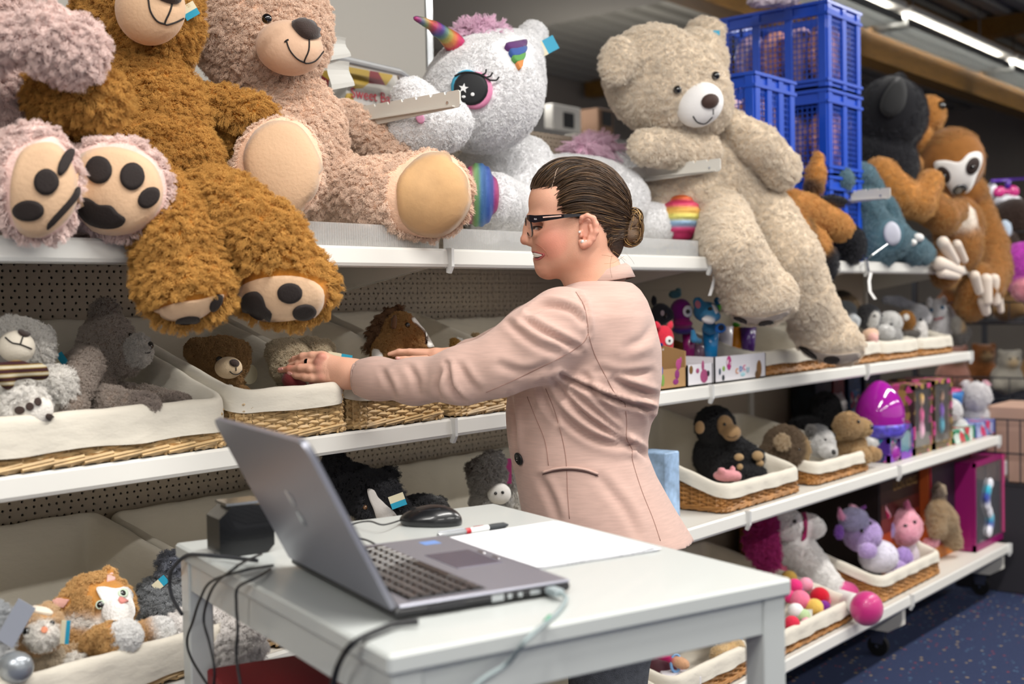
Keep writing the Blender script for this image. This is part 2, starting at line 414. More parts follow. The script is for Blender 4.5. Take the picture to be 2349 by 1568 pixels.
# ------------------------------------------------------------------ the hall
def carpet():
    m=mat('blue_carpet','#1c2a4e',.95,bump=.6,bscale=350,var=.25,vscale=160)
    nt=m.node_tree; N=nt.nodes; L=nt.links; b=N['Principled BSDF']; tc=N.new('ShaderNodeTexCoord')
    old=b.inputs['Base Color'].links[0].from_socket
    for sc,th,col in ((38,.028,'#7a2c34'),(31,.024,'#8d7a5c'),(45,.02,'#4a6a86')):
        v=N.new('ShaderNodeTexVoronoi'); v.inputs['Scale'].default_value=sc; v.inputs['Randomness'].default_value=1
        L.new(tc.outputs['Object'],v.inputs['Vector'])
        vc=N.new('ShaderNodeSeparateColor'); L.new(v.outputs['Color'],vc.inputs[0])
        lt=N.new('ShaderNodeMath'); lt.operation='LESS_THAN'; lt.inputs[1].default_value=.20; L.new(v.outputs['Distance'],lt.inputs[0])
        g=N.new('ShaderNodeMath'); g.operation='LESS_THAN'; g.inputs[1].default_value=.33; L.new(vc.outputs[0],g.inputs[0])
        mu=N.new('ShaderNodeMath'); mu.operation='MULTIPLY'; L.new(lt.outputs[0],mu.inputs[0]); L.new(g.outputs[0],mu.inputs[1])
        mx=N.new('ShaderNodeMix'); mx.data_type='RGBA'; L.new(mu.outputs[0],mx.inputs[0]); L.new(old,mx.inputs[6]); mx.inputs[7].default_value=lin(col)
        old=mx.outputs[2]
    L.new(old,b.inputs['Base Color']); return m
wallm=mat('wall_paint','#a59c93',.9,var=.04,vscale=2); ceilm=mat('ceiling_deck','#6d6a66',.7,metal=.0)
woodm=mat('glulam_timber','#8c6429',.6,var=.22,vscale=5,stretch=(1.5,12,12))
whitem=mat('white_powder_coat','#dbd7ce',.42,bump=.03,bscale=300); rail=mat('price_rail_plastic','#e2e0da',.3,coat=.25)
chrome=mat('chrome','#c9ccd0',.18,metal=1); blackp=mat('black_plastic','#101013',.35); dark=mat('dark_rubber','#0c0c0d',.6)
def struct(name,mb,m,**k): return setp(mb.go(name,m,**k),kind='structure')
struct('floor',MB().box(-7,16,-7,7,-.05,0),carpet())
FW=6.2
struct('wall_back',MB().box(-7,16,FW,FW+.1,0,5.2),wallm)
struct('wall_left',MB().box(-7.1,-7,-7,FW,0,5.2),wallm)
struct('wall_right',MB().box(16,16.1,-7,FW,0,5.2),wallm)
# low ceiling over the store area behind the shelves, and the corrugated hall deck
lowc=struct('ceiling',MB().box(-7,7.4,1.9,FW,3.35,3.45),mat('ceiling_board','#85817b',.8))
deck=MB(); z0=3.62; P=[]; y=-7.
while y<FW: P+=[(y,z0),(y+.09,z0),(y+.11,z0+.05),(y+.19,z0+.05)]; y+=.21
n=len(P); V=[(x,p[0],p[1]) for x in (-7,16) for p in P]; deck.add(V,[(i,i+1,n+i+1,n+i) for i in range(n-1)])
struct('trim_1',deck,mat('ceiling_deck_metal','#aaa79f',.55,metal=.1))
struct('trim_2',MB().box(-7,16,2.0,2.18,3.02,3.58),woodm)     # long timber beam
for i,x in enumerate((1.6,6.2,10.8)): struct('trim_%d'%(3+i),MB().box(x,x+.16,-6.9,6.1,3.46,3.62),woodm)
# luminaires in view: long louvred troughs along the timber beam
tube_m=mat('lit_tube','#fffaf0',emit=14); lou=mat('louvre_aluminium','#b9bcbd',.3,metal=.8)
lum=None
for i,x in enumerate((6.2,8.6,11.0,13.4)):
    t=T('ceiling_luminaire',['louvred ceiling luminaire nearest the blue crates','second louvred ceiling luminaire along the timber beam','third louvred ceiling luminaire running off the right edge','farthest louvred ceiling luminaire beyond the right edge'][i],'ceiling light',(x,1.75,3.16),'ceiling luminaires along the beam')
    MB().box(x,x+2.3,1.62,1.9,3.28,3.31).box(x,x+2.3,1.60,1.62,3.27,3.31).box(x,x+2.3,1.9,1.92,3.27,3.31).go('housing',whitem,t)
    for yy in (1.7,1.82): MB().cyl((x+.08,yy,3.255),(x+2.2,yy,3.255),.014,8).go('tube',tube_m,t)
    b=MB()
    for k in range(46): b.box(x+k*.05,x+k*.05+.004,1.63,1.9,3.17,3.23)
    for yy in (1.63,1.76,1.895): b.box(x,x+2.3,yy,yy+.005,3.17,3.23)
    b.go('louvre',lou,t)['kind']='stuff'
    [MB().cyl((x+hx,1.76,3.31),(x+hx,1.76,3.7),.008,6).go('hanger',chrome,t) for hx in (.4,1.9)]
# tall pale display partition behind the bears
t=T('partition_panel','tall pale grey board with a steel edge post behind the tan bear','partition',(1.9,.75,0))
pa=WY(790,230,.8); pb=WY(982,0,.8)
MB().box(pa[0]-1.0,pb[0]-.012,.80,.83,1.78,2.9,bev=.003).go('board',mat('panel_grey','#b7b3ab',.6),t)
MB().box(pb[0]-.012,pb[0]+.012,.795,.83,.0,2.9).box(pa[0]-1.0,pa[0]-.97,.8,.83,0,2.9).go('post',chrome,t)
# chrome rail and colourful poster beyond the peg board
t=T('display_rail','chrome clothes rail bending down behind the unicorn','rail',(2.1,.62,1.7))
a=WY(760,130,.62); b_=WY(915,165,.62); P=[a,b_,b_+np.array([.03,0,-.01]),b_+np.array([.045,0,-.05]),b_+np.array([.05,0,-.25])]
MB().tube(P,.010,10).tube([p+np.array([0,.03,.012]) for p in P],.007,8).cyl(b_+np.array([.05,0,-.25]),(b_[0]+.05,.62,0),.008,8).go('rail',mat('bright_chrome','#f0f1f2',.3,metal=.7),t)
def poster():
    m=bpy.data.materials.new('poster_print'); m.use_nodes=True; N=m.node_tree.nodes; L=m.node_tree.links; b=N['Principled BSDF']; b.inputs['Roughness'].default_value=.4
    v=N.new('ShaderNodeTexVoronoi'); v.inputs['Scale'].default_value=14; tc=N.new('ShaderNodeTexCoord'); L.new(tc.outputs['Object'],v.inputs['Vector'])
    r=N.new('ShaderNodeValToRGB'); e=r.color_ramp.elements; e[0].color=lin('#8a1f2c'); e[1].color=lin('#4a5f7d')
    for p,c in ((.25,'#c9c5bd'),(.5,'#c7a53f'),(.75,'#d8d3ce')): q=e.new(p); q.color=lin(c)
    r.color_ramp.interpolation='CONSTANT'; s=N.new('ShaderNodeSeparateColor'); L.new(v.outputs['Color'],s.inputs[0]); L.new(s.outputs[0],r.inputs[0]); L.new(r.outputs[0],b.inputs['Base Color']); return m
a=WY(808,228,.7); b_=WY(918,158,.7)
t=T('poster_box','colourful printed carton with red lettering half hidden behind the unicorn nose','box',(a[0],.7,0))
MB().box(a[0]-.02,b_[0]+.03,.70,.9,a[2]-.15,WY(840,160,.7)[2],bev=.002).go('carton',poster(),t)
def text(s,size,loc,ex,ey,m,name,parent,ext=.0006,al='CENTER'):
    c=bpy.data.curves.new('txt','FONT'); c.body=s; c.size=size; c.extrude=ext; c.align_x=al; c.align_y='CENTER'; c.resolution_u=3
    o=bpy.data.objects.new('txt',c); COL.objects.link(o); dg=bpy.context.evaluated_depsgraph_get()
    me=bpy.data.meshes.new_from_object(o.evaluated_get(dg)); V=np.array([v.co[:] for v in me.vertices]); Fc=[tuple(p.vertices) for p in me.polygons]
    bpy.data.objects.remove(o); bpy.data.meshes.remove(me)
    ex=np.array(ex,float);ey=np.array(ey,float);ez=np.cross(ex,ey); Wd=np.array(loc)+V[:,:1]*ex+V[:,1:2]*ey+V[:,2:]*ez
    return O(name,Wd,Fc,m,parent)
X0=np.array([1.,0,0]); Z0=np.array([0,0,1.]); Y0=np.array([0,1.,0])
pc=WY(862,222,.695); text('Sweet Baby',.040,pc,X0,Z0,mat('red_print','#b3283b',.5),'lettering',t)
# wares on the far wall shelf (pale cartons behind)
zr_=WY(1302,305,2.6)[2]-.001
for i,(x,y,w,h,c) in enumerate(((1302,305,90,62,'#d9d6d0'),(1390,300,50,50,'#7d5f49'),(1232,275,50,48,'#8c8a88'))):
    p=WY(x,y,2.6); s=dep(p)/F
    o=MB().box(p[0]-w*s*.6,p[0]+w*s*.6,2.6,3.0,zr_,p[2]+h*s,bev=.004); t=T('storage_carton',['white carton on the rack behind between unicorn and cream bear','brown carton on the rack behind, left of the cream bear','grey carton on the rack behind, right of the unicorn head'][i],'box',(p[0],2.6,p[2]))
    o.go('carton',mat('carton_'+str(i),c,.7),t); MB().box(p[0]-.04,p[0]+.06,2.594,2.6,p[2]+.03,p[2]+.12).go('label',mat('carton_mark','#2a2a2c',.6),t)
t=T('storage_rack','grey steel storage rack standing behind the shelving','rack',(5,2.8,0)); zr=WY(1302,305,2.6)[2]
b=MB().box(2.6,7.2,2.55,3.1,zr-.04,zr-.002).box(2.6,7.2,2.55,3.1,.9,.94)
for x in (2.6,4.9,7.16): b.box(x,x+.04,2.55,2.59,0,zr).box(x,x+.04,3.06,3.1,0,zr)
b.go('rack_frame',mat('rack_grey','#8a8784',.5),t)

# ------------------------------------------------------------------ gondola shelving
def pegmat():
    m=mat('pegboard_metal','#b3a592',.5); nt=m.node_tree; N=nt.nodes; L=nt.links; b=N['Principled BSDF']
    tc=N.new('ShaderNodeTexCoord'); sx=N.new('ShaderNodeSeparateXYZ'); L.new(tc.outputs['Object'],sx.inputs[0])
    def M_(op,a,b_=None,c=None):
        n=N.new('ShaderNodeMath'); n.operation=op
        for i,v in enumerate((a,b_,c)):
            if v is None: continue
            if isinstance(v,(int,float)): n.inputs[i].default_value=v
            else: L.new(v,n.inputs[i])
        return n.outputs[0]
    def holes(pitch,zoff):
        u=M_('SUBTRACT',M_('FRACT',M_('DIVIDE',sx.outputs[0],pitch)),.5); u=M_('MULTIPLY',u,pitch)
        v=M_('SUBTRACT',M_('FRACT',M_('DIVIDE',M_('ADD',sx.outputs[2],zoff),.025)),.5); v=M_('MULTIPLY',v,.025)
        return M_('LESS_THAN',M_('ADD',M_('MULTIPLY',u,u),M_('MULTIPLY',v,v)),.0027**2)
    h=M_('MAXIMUM',holes(.025,0),holes(.0156,.0125)); L.new(M_('SUBTRACT',1,h),b.inputs['Alpha']); return m
peg=pegmat()
XJ=[-.24,.82,1.885,2.95,4.01,5.06]; SH=[(1.36,0.,'A'),(1.003,0.,'B'),(.66,-.11,'C'),(.222,-.15,'D')]
YB=.455
BAYS=[]
bayl=['first shelving bay at the left edge under the pink bear','second shelving bay under the brown and tan bears','third shelving bay behind the woman','fourth shelving bay under the cream bear','last shelving bay at the right, under the sloth']
for i in range(5):
    x0,x1=XJ[i]+.002,XJ[i+1]-.002
    t=T('shelving_bay','white metal '+bayl[i],'shelf',((x0+x1)/2,.2,0),'white shop shelving bays'); BAYS.append(t)
    MB().box(x0+.012,x1-.012,YB,YB+.004,.12,1.738).go('back_panel',peg,t)
    MB().box(x0,x1,YB+.07,YB+.074,.12,1.738).go('rear_panel',mat('rear_panel_grey','#8d857d',.6),t)  # added sheet behind the pegboard, blocks light so the holes look dark
    for k in range(2): 
        xx=x0 if k==0 else x1-.012
        MB().box(xx,xx+.012,YB-.012,YB+.03,.02,1.75,bev=.002).go('upright',whitem,t)
    for z,y,_ in SH:
        P2=[(y+.012,z),(YB-.002,z),(YB-.002,z-.022),(y+.04,z-.022),(y+.03,z-.038),(y+.012,z-.038)]
        s=MB().prism(P2,(x0,0,0),Y0,Z0,X0,x1-x0).go('shelf_board',whitem,t)
        P2=[(y+.012,z+.001),(y+.004,z+.002),(y,z-.003),(y-.003,z-.030),(y,z-.036),(y+.012,z-.036)]
        MB().prism(P2,(x0+.003,0,0),Y0,Z0,X0,x1-x0-.006).go('price_rail',rail,s)
        # end brackets under the board
        for xx in (x0+.004,x1-.007): MB().prism([(YB-.01,z-.022),(y+.05,z-.022),(y+.07,z-.036),(YB-.01,z-.10)],(xx,0,0),Y0,Z0,X0,.003).go('shelf_bracket',whitem,s)
        # little clip at the joint
        MB().prism([(y-.012,z+.003),(y+.004,z+.004),(y+.004,z-.048),(y-.004,z-.05),(y-.012,z-.035)],(x1-.008,0,0),Y0,Z0,X0,.008).go('rail_clip',mat('clear_clip','#d8d8d6',.2,coat=.5),s)
    MB().prism([(-.13,.20),(YB,.20),(YB,.09),(-.08,.09),(-.13,.12)],(x1-.03,0,0),Y0,Z0,X0,.03).go('foot',whitem,t)
    for yy in (-.04,.38):
        c=MB().prism([(-.028,.09),(.028,.09),(.02,.045),(-.02,.045)],(x1-.03,yy,0),Y0,Z0,X0,.004).prism([(-.028,.09),(.028,.09),(.02,.045),(-.02,.045)],(x1-.004,yy,0),Y0,Z0,X0,.004).cyl((x1-.034,yy,.036),(x1+.002,yy,.036),.006,8).go('caster',chrome,t)
        MB().cyl((x1-.026,yy,.036),(x1-.006,yy,.036),.036,20).go('wheel',dark,c)
# toothed arms of the unused upper shelf
arml=['toothed white shelf arm crossing the unicorn muzzle','toothed white shelf arm in front of the cream bear belly','toothed white shelf arm crossing the slate blue plush']
for X,(tp,bs),lb in zip((1.885,2.95,4.01),((((1052,206),(1055,245)),((835,255),(850,285))),(((1650,363),(1655,392)),((1435,390),(1445,425))),(((2040,430),(2045,455)),((1870,445),(1872,470)))),arml):
    a,b_=WX(*tp[0],X),WX(*tp[1],X); z1,z0=a[2],b_[2]; y0=a[1]; P2=[]
    y=y0; P2.append((y0,z0)); P2.append((y0-.004,z0+.006)); P2.append((y0-.004,z1-.004)); P2.append((y0,z1))
    while y<YB-.05:
        P2+=[(y+.03,z1-.0005),(y+.034,z1-.006),(y+.038,z1-.006),(y+.040,z1)]; y+=.042
    P2+=[(YB,z1),(YB,z0-.03),(YB-.06,z0-.018)]
    t=BAYS[{1.885:2,2.95:3,4.01:4}[X]]
    am=MB().prism(P2,(X-.002,0,0),Y0,Z0,X0,.004).box(X-.010,X-.001,y0+.01,YB,z0+.001,z0+.004).go('shelf_arm',whitem,t); am['label']=lb
    MB().cyl((X-.0035,y0+.03,z0+.012),(X-.0015,y0+.03,z0+.012),.0035,8).go('rivet',chrome,am)
# clear ribbed risers standing on the top shelf
clear=mat('clear_ribbed_acrylic','#f6f6f5',.1,trans=.5,alpha=.38,spec=.8)
for (xa,xb,lb) in ((1.40,1.88,'clear ribbed riser strip in front of the tan bear'),(1.895,2.94,'clear ribbed riser strip under the unicorn')):
    t=T('shelf_riser',lb,'shelf divider',((xa+xb)/2,.03,1.361),'clear ribbed riser strips'); n=int((xb-xa)/.0062); b=MB()
    b.box(xa,xb,.028,.030,1.3615,1.408)
    for k in range(n): x=xa+k*.0062; b.prism([(x,0),(x+.004,0),(x+.002,-.003)],(0,.028,1.3615),X0,Y0,Z0,.0455)
    b.box(xa,xb,.028,.045,1.3615,1.3635); b.go('ribbed_strip',clear,t)

# ------------------------------------------------------------------ lined wicker baskets
wick=mat('willow','#c9a877',.45,var=.28,vscale=30,stretch=(1,1,1),coat=.15); wick2=mat('stained_willow','#a9763f',.5,var=.28,vscale=30)
liner=mat('canvas_liner','#dbd4c6',.92,bump=.4,bscale=13,sheen=.1,stretch=(1,1,2.2),spec=.15)
liner.node_tree.nodes['Bump'].inputs['Distance'].default_value=.012
BASK=[]
def basket(x0,x1,yf,yb,z,hf,hb,label,group,wm=wick,st=.025,rh=.0066,over=.04,flat=.0,wall=.004):
    """x0..x1 along the shelf, front yf low (hf), back yb high (hb); sides slope"""
    t=T('wicker_basket',label,'basket',((x0+x1)/2,(yf+yb)/2,z),group); w=x1-x0; d=yb-yf; ins=.012
    def rim(y): f=(y-yf)/d; f=min(max((f-flat)/(1-flat),0),1); return hf+(hb-hf)*f
    # perimeter (rounded corners), starting front left going right
    def peri(off,n):
        r=.025; X0_,X1_,Y0_,Y1_=x0+off,x1-off,yf+off,yb-off; P=[]
        def ln(a,b,m): return [tuple(np.array(a)*(1-i/m)+np.array(b)*i/m) for i in range(m)]
        mf=max(2,int((X1_-X0_-2*r)/n)); md=max(2,int((Y1_-Y0_-2*r)/n))
        def arc(cx,cy,a0): return [(cx+r*math.cos(a),cy+r*math.sin(a)) for a in (a0,a0+PI/6,a0+PI/3)]
        P+=ln((X0_+r,Y0_),(X1_-r,Y0_),mf)+arc(X1_-r,Y0_+r,-PI/2)+ln((X1_,Y0_+r),(X1_,Y1_-r),md)+arc(X1_-r,Y1_-r,0)
        P+=ln((X1_-r,Y1_),(X0_+r,Y1_),mf)+arc(X0_+r,Y1_-r,PI/2)+ln((X0_,Y1_-r),(X0_,Y0_+r),md)+arc(X0_+r,Y0_+r,PI)
        return np.array(P)
    P=peri(.006,st); n=len(P); b=MB(); V=[];Fq=[];k0=0
    nrm=np.roll(P,-1,0)-np.roll(P,1,0); nrm=np.stack([nrm[:,1],-nrm[:,0]],1); nrm/=np.linalg.norm(nrm,axis=1)[:,None]
    rows=int((hb-.006)/rh)
    for r in range(rows):
        zz=z+.006+r*rh
        thick=rh*.56*(1+.25*RNG.random())
        for s in range(n):
            a,c=P[s],P[(s+1)%n]
            if min(rim(a[1]),rim(c[1]))-.012<zz-z: continue
            if wm is wick2 and (s>0 and a[1]>yf+.1 and a[0]>x1-.05): continue
            o0=.0036*(1 if (s+r)%2 else -1); o1=-o0; jj=(RNG.random(4)-.5)*.0022; mid=(a+c)/2
            Q=[np.append(a+nrm[s]*o0,zz+jj[0]),np.append(mid+nrm[s]*(o0+o1)/2,zz+jj[1]+.001),np.append(c+nrm[(s+1)%n]*o1,zz+jj[2])]
            q=len(V)
            for i,p in enumerate(Q):
                nn=np.append(nrm[s],0)
                V+= [p+nn*thick*.8,p+Z0*thick,p-nn*thick*.8,p-Z0*thick]
            for i in (0,1):
                for k in range(4): Fq.append((q+i*4+k,q+i*4+(k+1)%4,q+i*4+4+(k+1)%4,q+i*4+4+k))
    b.add(V,Fq); bo=b.go('weave',wm,t); bo['kind']='stuff'
    b=MB()
    for s in range(n): a=P[s]; b.cyl((a[0],a[1],z+.001),(a[0],a[1],z+rim(a[1])-.014),.0026,5)
    b.go('stakes',wm,t)['kind']='stuff'
    # plaited base border of the front
    bp=peri(.001,.05); b=MB(); m=len(bp)
    for s in range(m):
        a,c=bp[s],bp[(s+2)%m]; b.tube([np.append(a,z+.006),np.append((a+c)/2,z+.011),np.append(c,z+.016)],0.0036,5)
    b.go('plaited_border',wm,t)['kind']='stuff'
    MB().box(x0+.02,x1-.02,yf+.02,yb-.02,z+.001,z+.005).go('base',wm,t)
    # canvas liner: inner wall, over the rim, outer fall
    Pi=peri(.016,.022); m=len(Pi); nn=np.roll(Pi,-1,0)-np.roll(Pi,1,0); nn=np.stack([nn[:,1],-nn[:,0]],1); nn/=np.linalg.norm(nn,axis=1)[:,None]
    prof=[]; cen=np.array([(x0+x1)/2,(yf+yb)/2])
    ph=RNG.random()*9; L_=[]
    for j in range(13):
        row=[]
        for s in range(m):
            p=Pi[s]; rz=rim(p[1]); wv=.0022*math.sin(s*1.3+ph)+.0016*math.sin(s*2.9+ph*2)
            if j==0: q=cen+(p-cen)*.55; zz=.012
            elif j==1: q=cen+(p-cen)*.93; zz=.012
            elif j<=5: q=p-nn[s]*(.004+abs(wv)*1.6); zz=.012+(rz-.012)*(j-1)/4.6
            elif j==6: q=p; zz=rz+.004
            elif j==7: q=p+nn[s]*.008; zz=rz+.009+wv*.6
            elif j==8: q=p+nn[s]*.017; zz=rz+.006+wv*.6
            elif j==9: q=p+nn[s]*(.021+wv*.6); zz=rz-.004
            else: f=(j-9)/3; q=p+nn[s]*(.0205+wv*(.5+f)+.002*f); zz=rz-.004-(over-.004)*f*(1+.05*math.sin(s*.7+ph))
            row.append((q[0],q[1],z+max(zz,.004)))
        L_+=row
    Fq=[(j*m+s,j*m+(s+1)%m,(j+1)*m+(s+1)%m,(j+1)*m+s) for j in range(12) for s in range(m)]; Fq.append(tuple(range(m))[::-1])
    lo=O('canvas_liner',L_,Fq,liner,t,True)
    sm=lo.modifiers.new('s','SUBSURF'); sm.levels=1; sm.render_levels=1
    return t
zB=1.0045; zC=.6615; zD=.2235
gB='canvas-lined baskets on the middle shelf'; gC='canvas-lined baskets on the lower shelf'; gD='stained baskets on the bottom shelf'; gR='dark lined baskets on the right'
basket(.845,1.31,.0,.43,zB,.075,.225,'large canvas-lined wicker basket holding the white bear and the grey bear',gB,over=.052)
basket(1.325,1.592,.0,.43,zB,.085,.225,'canvas-lined wicker basket holding the small brown bear, behind the laptop',gB,over=.035)
basket(1.605,1.868,.0,.43,zB,.08,.225,'canvas-lined wicker basket with the toy horse, under the sleeve',gB,over=.03)
basket(1.90,2.20,.0,.43,zB,.08,.225,'canvas-lined wicker basket half hidden behind the pink blazer front',gB,over=.03)
basket(2.25,2.60,.03,.43,zB,.08,.2,'canvas-lined wicker basket fully behind the woman',gB,over=.03)
basket(3.25,3.78,.03,.43,zB,.065,.19,'stained wicker basket under the hanging foot of the cream bear',gR,wick2,over=.035)
basket(3.80,4.22,.03,.42,zB,.065,.17,'stained basket holding husky toys on the middle shelf',gR,wick2,over=.035)
basket(4.23,4.58,.03,.42,zB,.06,.16,'stained basket holding white rabbits on the middle shelf',gR,wick2,over=.035)
basket(4.60,4.95,.03,.42,zB,.06,.15,'stained basket at the far end of the middle shelf',gR,wick2,over=.035)
basket(.35,1.30,-.10,.43,zC,.06,.19,'large canvas-lined basket of toy cats at the lower left',gC,over=.05)
basket(1.32,1.86,-.10,.43,zC,.06,.18,'canvas-lined basket behind the left table leg with the grey ostrich',gC,over=.04)
basket(1.90,2.60,-.06,.43,zC,.07,.18,'canvas-lined basket behind the computer mouse, holding the grey donkey',gC,over=.03)
basket(2.872,3.33,-.085,.42,zC,.065,.235,'stained basket holding the toy monkeys',gR,wick2,over=.03)
basket(3.45,3.86,-.075,.42,zC,.06,.17,'stained basket holding the tan dog and huskies',gR,wick2,over=.028)
basket(.9,1.80,-.13,.43,zD,.10,.22,'basket on the bottom shelf behind the red box',gD,wick,over=.035)
basket(2.02,2.48,-.13,.42,zD,.07,.19,'basket on the bottom shelf with the boxed doll, by the jeans',gD,wick2,over=.03)
basket(2.52,2.93,-.13,.42,zD,.075,.19,'basket of beige baby dolls seen under the table top',gD,wick2,over=.035)
basket(3.02,3.60,-.13,.42,zD,.06,.19,'basket of pink sweet-coloured plush just right of the table',gD,wick2,over=.035)
basket(3.83,4.38,-.12,.42,zD,.075,.24,'stained basket holding the lilac and pink horned plush',gR,wick2,over=.025)
# ------------------------------------------------------------------ table, laptop, desk things
TZ=.90
tn,tl,tb,tr=[WZ(x,y,TZ) for x,y in ((891,1504),(406,1247),(1126,1152),(1817,1325))]
u=(tl-tn)+(tb-tr); Lu=np.linalg.norm(u)/2; v=(tr-tn)+(tb-tl); Lv=np.linalg.norm(v)/2; u/=np.linalg.norm(u); v=v-u*(v@u); v/=np.linalg.norm(v)
cen=(tn+tl+tb+tr)/4; tn=cen-u*Lu/2-v*Lv/2
tabm=mat('table_lacquer','#c3c7c5',.3,coat=.15)
Rt=np.stack([u,v,Z0],1)     # columns
t=T('table','white square table with chunky legs carrying the laptop','table',(cen[0],cen[1],0))
def tbx(name,x0,x1,y0,y1,z0,z1,bev,m,par): return MB().box(x0,x1,y0,y1,z0,z1,bev=bev,R=Rt,o=(tn[0],tn[1],0)).go(name,m,par)
tbx('tabletop',0,Lu,0,Lv,TZ-.022,TZ,.0035,tabm,t)
lg=.036; g=.006
for a in (g,Lu-g-lg):
    for b_ in (g,Lv-g-lg): tbx('leg',a,a+lg,b_,b_+lg,0,TZ-.0225,.002,tabm,t)
for a,b_,c,d in ((g+lg,Lu-g-lg,g+.003,g+.025),(g+lg,Lu-g-lg,Lv-g-.025,Lv-g-.003),(g+.003,g+.025,g+lg,Lv-g-lg),(Lu-g-.025,Lu-g-.003,g+lg,Lv-g-lg)):
    tbx('apron',a,b_,c,d,TZ-.066,TZ-.0225,.001,tabm,t)
# laptop
zt=TZ+.001
hr=WZ(907,1427,zt+.004); fr=WZ(1310,1352,zt+.004); fl=WZ(1012,1243,zt+.004)
ef=hr-fr; D_=np.linalg.norm(ef)*.97; e1=fl-fr; Wd=.335
e1/=np.linalg.norm(e1); ef=ef-e1*(ef@e1); ef/=np.linalg.norm(ef)          # e1: right->left, ef: front->hinge
silver=mat('laptop_silver','#93949f',.34,metal=.5); key=mat('key_black','#0b0b0c',.35); dk=mat('laptop_side_dark','#1b1b1e',.4)
t=T('laptop','open silver grey laptop on the white table, lid towards the viewer','laptop',(hr+fl)/2*1)
Rl=np.stack([e1,ef,Z0],1)
def lb(name,x0,x1,y0,y1,z0,z1,bev,m,par): return MB().box(x0,x1,y0,y1,z0,z1,bev=bev,R=Rl,o=fr).go(name,m,par)
Wl=Wd
fr=fr.copy(); fr[2]=zt
bs=lb('base',0,Wl,0,D_,.003,.013,.003,dk,t); lb('palm_deck',0.0005,Wl-.0005,0,D_-.006,.0125,.0165,.0018,silver,t)
for a in (.02,Wl-.03):
    for b_ in (.02,D_-.03): lb('rubber_foot',a,a+.012,b_,b_+.01,0,.0035,.001,dark,bs)
kw=lb('keyboard_well',.018,Wl-.022,.105,D_-.025,.0160,.0168,0,key,t)
keyc=mat('key_cap','#1c1c1f',.28,coat=.3); rows=6; kx0,kx1,ky0,ky1=.020,Wl-.024,.107,D_-.027; kh=(ky1-ky0)/rows
kmb=0
for r in range(rows):
    n=17 if r!=0 else 11; x=kx0; kwid=(kx1-kx0)/17
    k=0
    while x<kx1-.003:
        w=kwid*(6 if (r==0 and k==4) else 1.0); w=min(w,kx1-x)
        lb('key',x+.0018,x+w-.0018,ky0+r*kh+.0016,ky0+(r+1)*kh-.0016,.0168,.0190,.0006,keyc,kw); x+=w; k+=1
lb('touchpad',.13,.225,.02,.085,.0163,.0169,.0003,mat('touchpad','#5f5d6e',.25,metal=.4),t)
for a in (.15,.19): lb('touchpad_button',a,a+.018,.012,.016,.0165,.0172,.0003,chrome,t)
lb('sticker',Wl-.05,Wl-.028,.03,.055,.0165,.0168,0,mat('blue_sticker','#6f97d8',.3),t)
# side ports (on the right-hand edge x=0)
for a,w,h,m in ((.165,.045,.007,mat('vent_grey','#26262a',.5)),(.10,.016,.008,chrome),(.084,.006,.006,chrome),(.07,.006,.006,chrome),(.05,.014,.006,chrome),(.03,.013,.005,chrome)):
    MB().box(-.0012,.001,a-w/2,a+w/2,.0085-h/2,.0085+h/2,bev=.0004,R=Rl,o=fr).go('port',m,t)
# lid
TRp=(700,1006); best=None
H0=fr+ef*(D_-.004)+Z0*.0135
def prj(p):
    v_=np.asarray(p)-CAM; return 1174.5+F*(v_@SR)/(v_@FWD),784-F*(v_@SU)/(v_@FWD)
for th in np.arange(60,100,1):
    for Lh in np.arange(.19,.27,.004):
        a=math.radians(th); w_=ef*math.cos(a)+Z0*math.sin(a); q=prj(H0+w_*Lh); e=math.hypot(q[0]-TRp[0],q[1]-TRp[1])
        if best is None or e<best[0]: best=(e,th,Lh)
a=math.radians(best[1]); w_=ef*math.cos(a)+Z0*math.sin(a); nl=np.cross(e1,w_); nl/=np.linalg.norm(nl)
if nl@ef<0: nl=-nl                                             # outer face
Lh=best[2]; Rd=np.stack([e1,w_,nl],1)
def rrect(x0,x1,y0,y1,r,n=5):
    P=[]
    for cx,cy,a0 in ((x1-r,y0+.003,-90),(x1-r,y1-r,0),(x0+r,y1-r,90),(x0+r,y0+.003,180)):
        rr=r if cy>y0+.01 else .003
        cx2=cx if rr==r else (x1-.003 if cx>x0+.1 else x0+.003)
        for k in range(n+1): q=math.radians(a0+90*k/n); P.append((cx2+rr*math.cos(q),cy+rr*math.sin(q)))
    return P
MB().prism(rrect(0,Wl,.002,Lh,.016),H0,e1,w_,nl,.0065).go('lid',silver,t)
MB().prism(rrect(.001,Wl-.001,.003,Lh-.001,.015),H0-nl*.0012,e1,w_,nl,.0012).go('screen_bezel',key,t)
MB().prism([(.018,.02),(Wl-.018,.02),(Wl-.018,Lh-.018),(.018,Lh-.018)],H0-nl*.0016,e1,w_,nl,.0004).go('screen',mat('screen_glass','#0d1118',.08,coat=.5),t)
MB().cyl(H0+e1*.03-nl*.001,H0+e1*(Wl-.03)-nl*.001,.0048,10).go('hinge',dk,t)
lo=H0+e1*Wl*.5+w_*Lh*.5+nl*.0066
# round emblem with two slanted strokes
for k in (-1,1):
    c=lo+w_*.014*k; MB().prism([(-.006,-.011),(.002,-.011),(.006,.011),(-.002,.011)],c,e1*-1,w_,nl,.0008).go('emblem',chrome,t)
    MB().prism([(.005,-.011),(.009,-.011),(.013,.005),(.009,.007)],c,e1*-1,w_,nl,.0008).go('emblem',chrome,t)
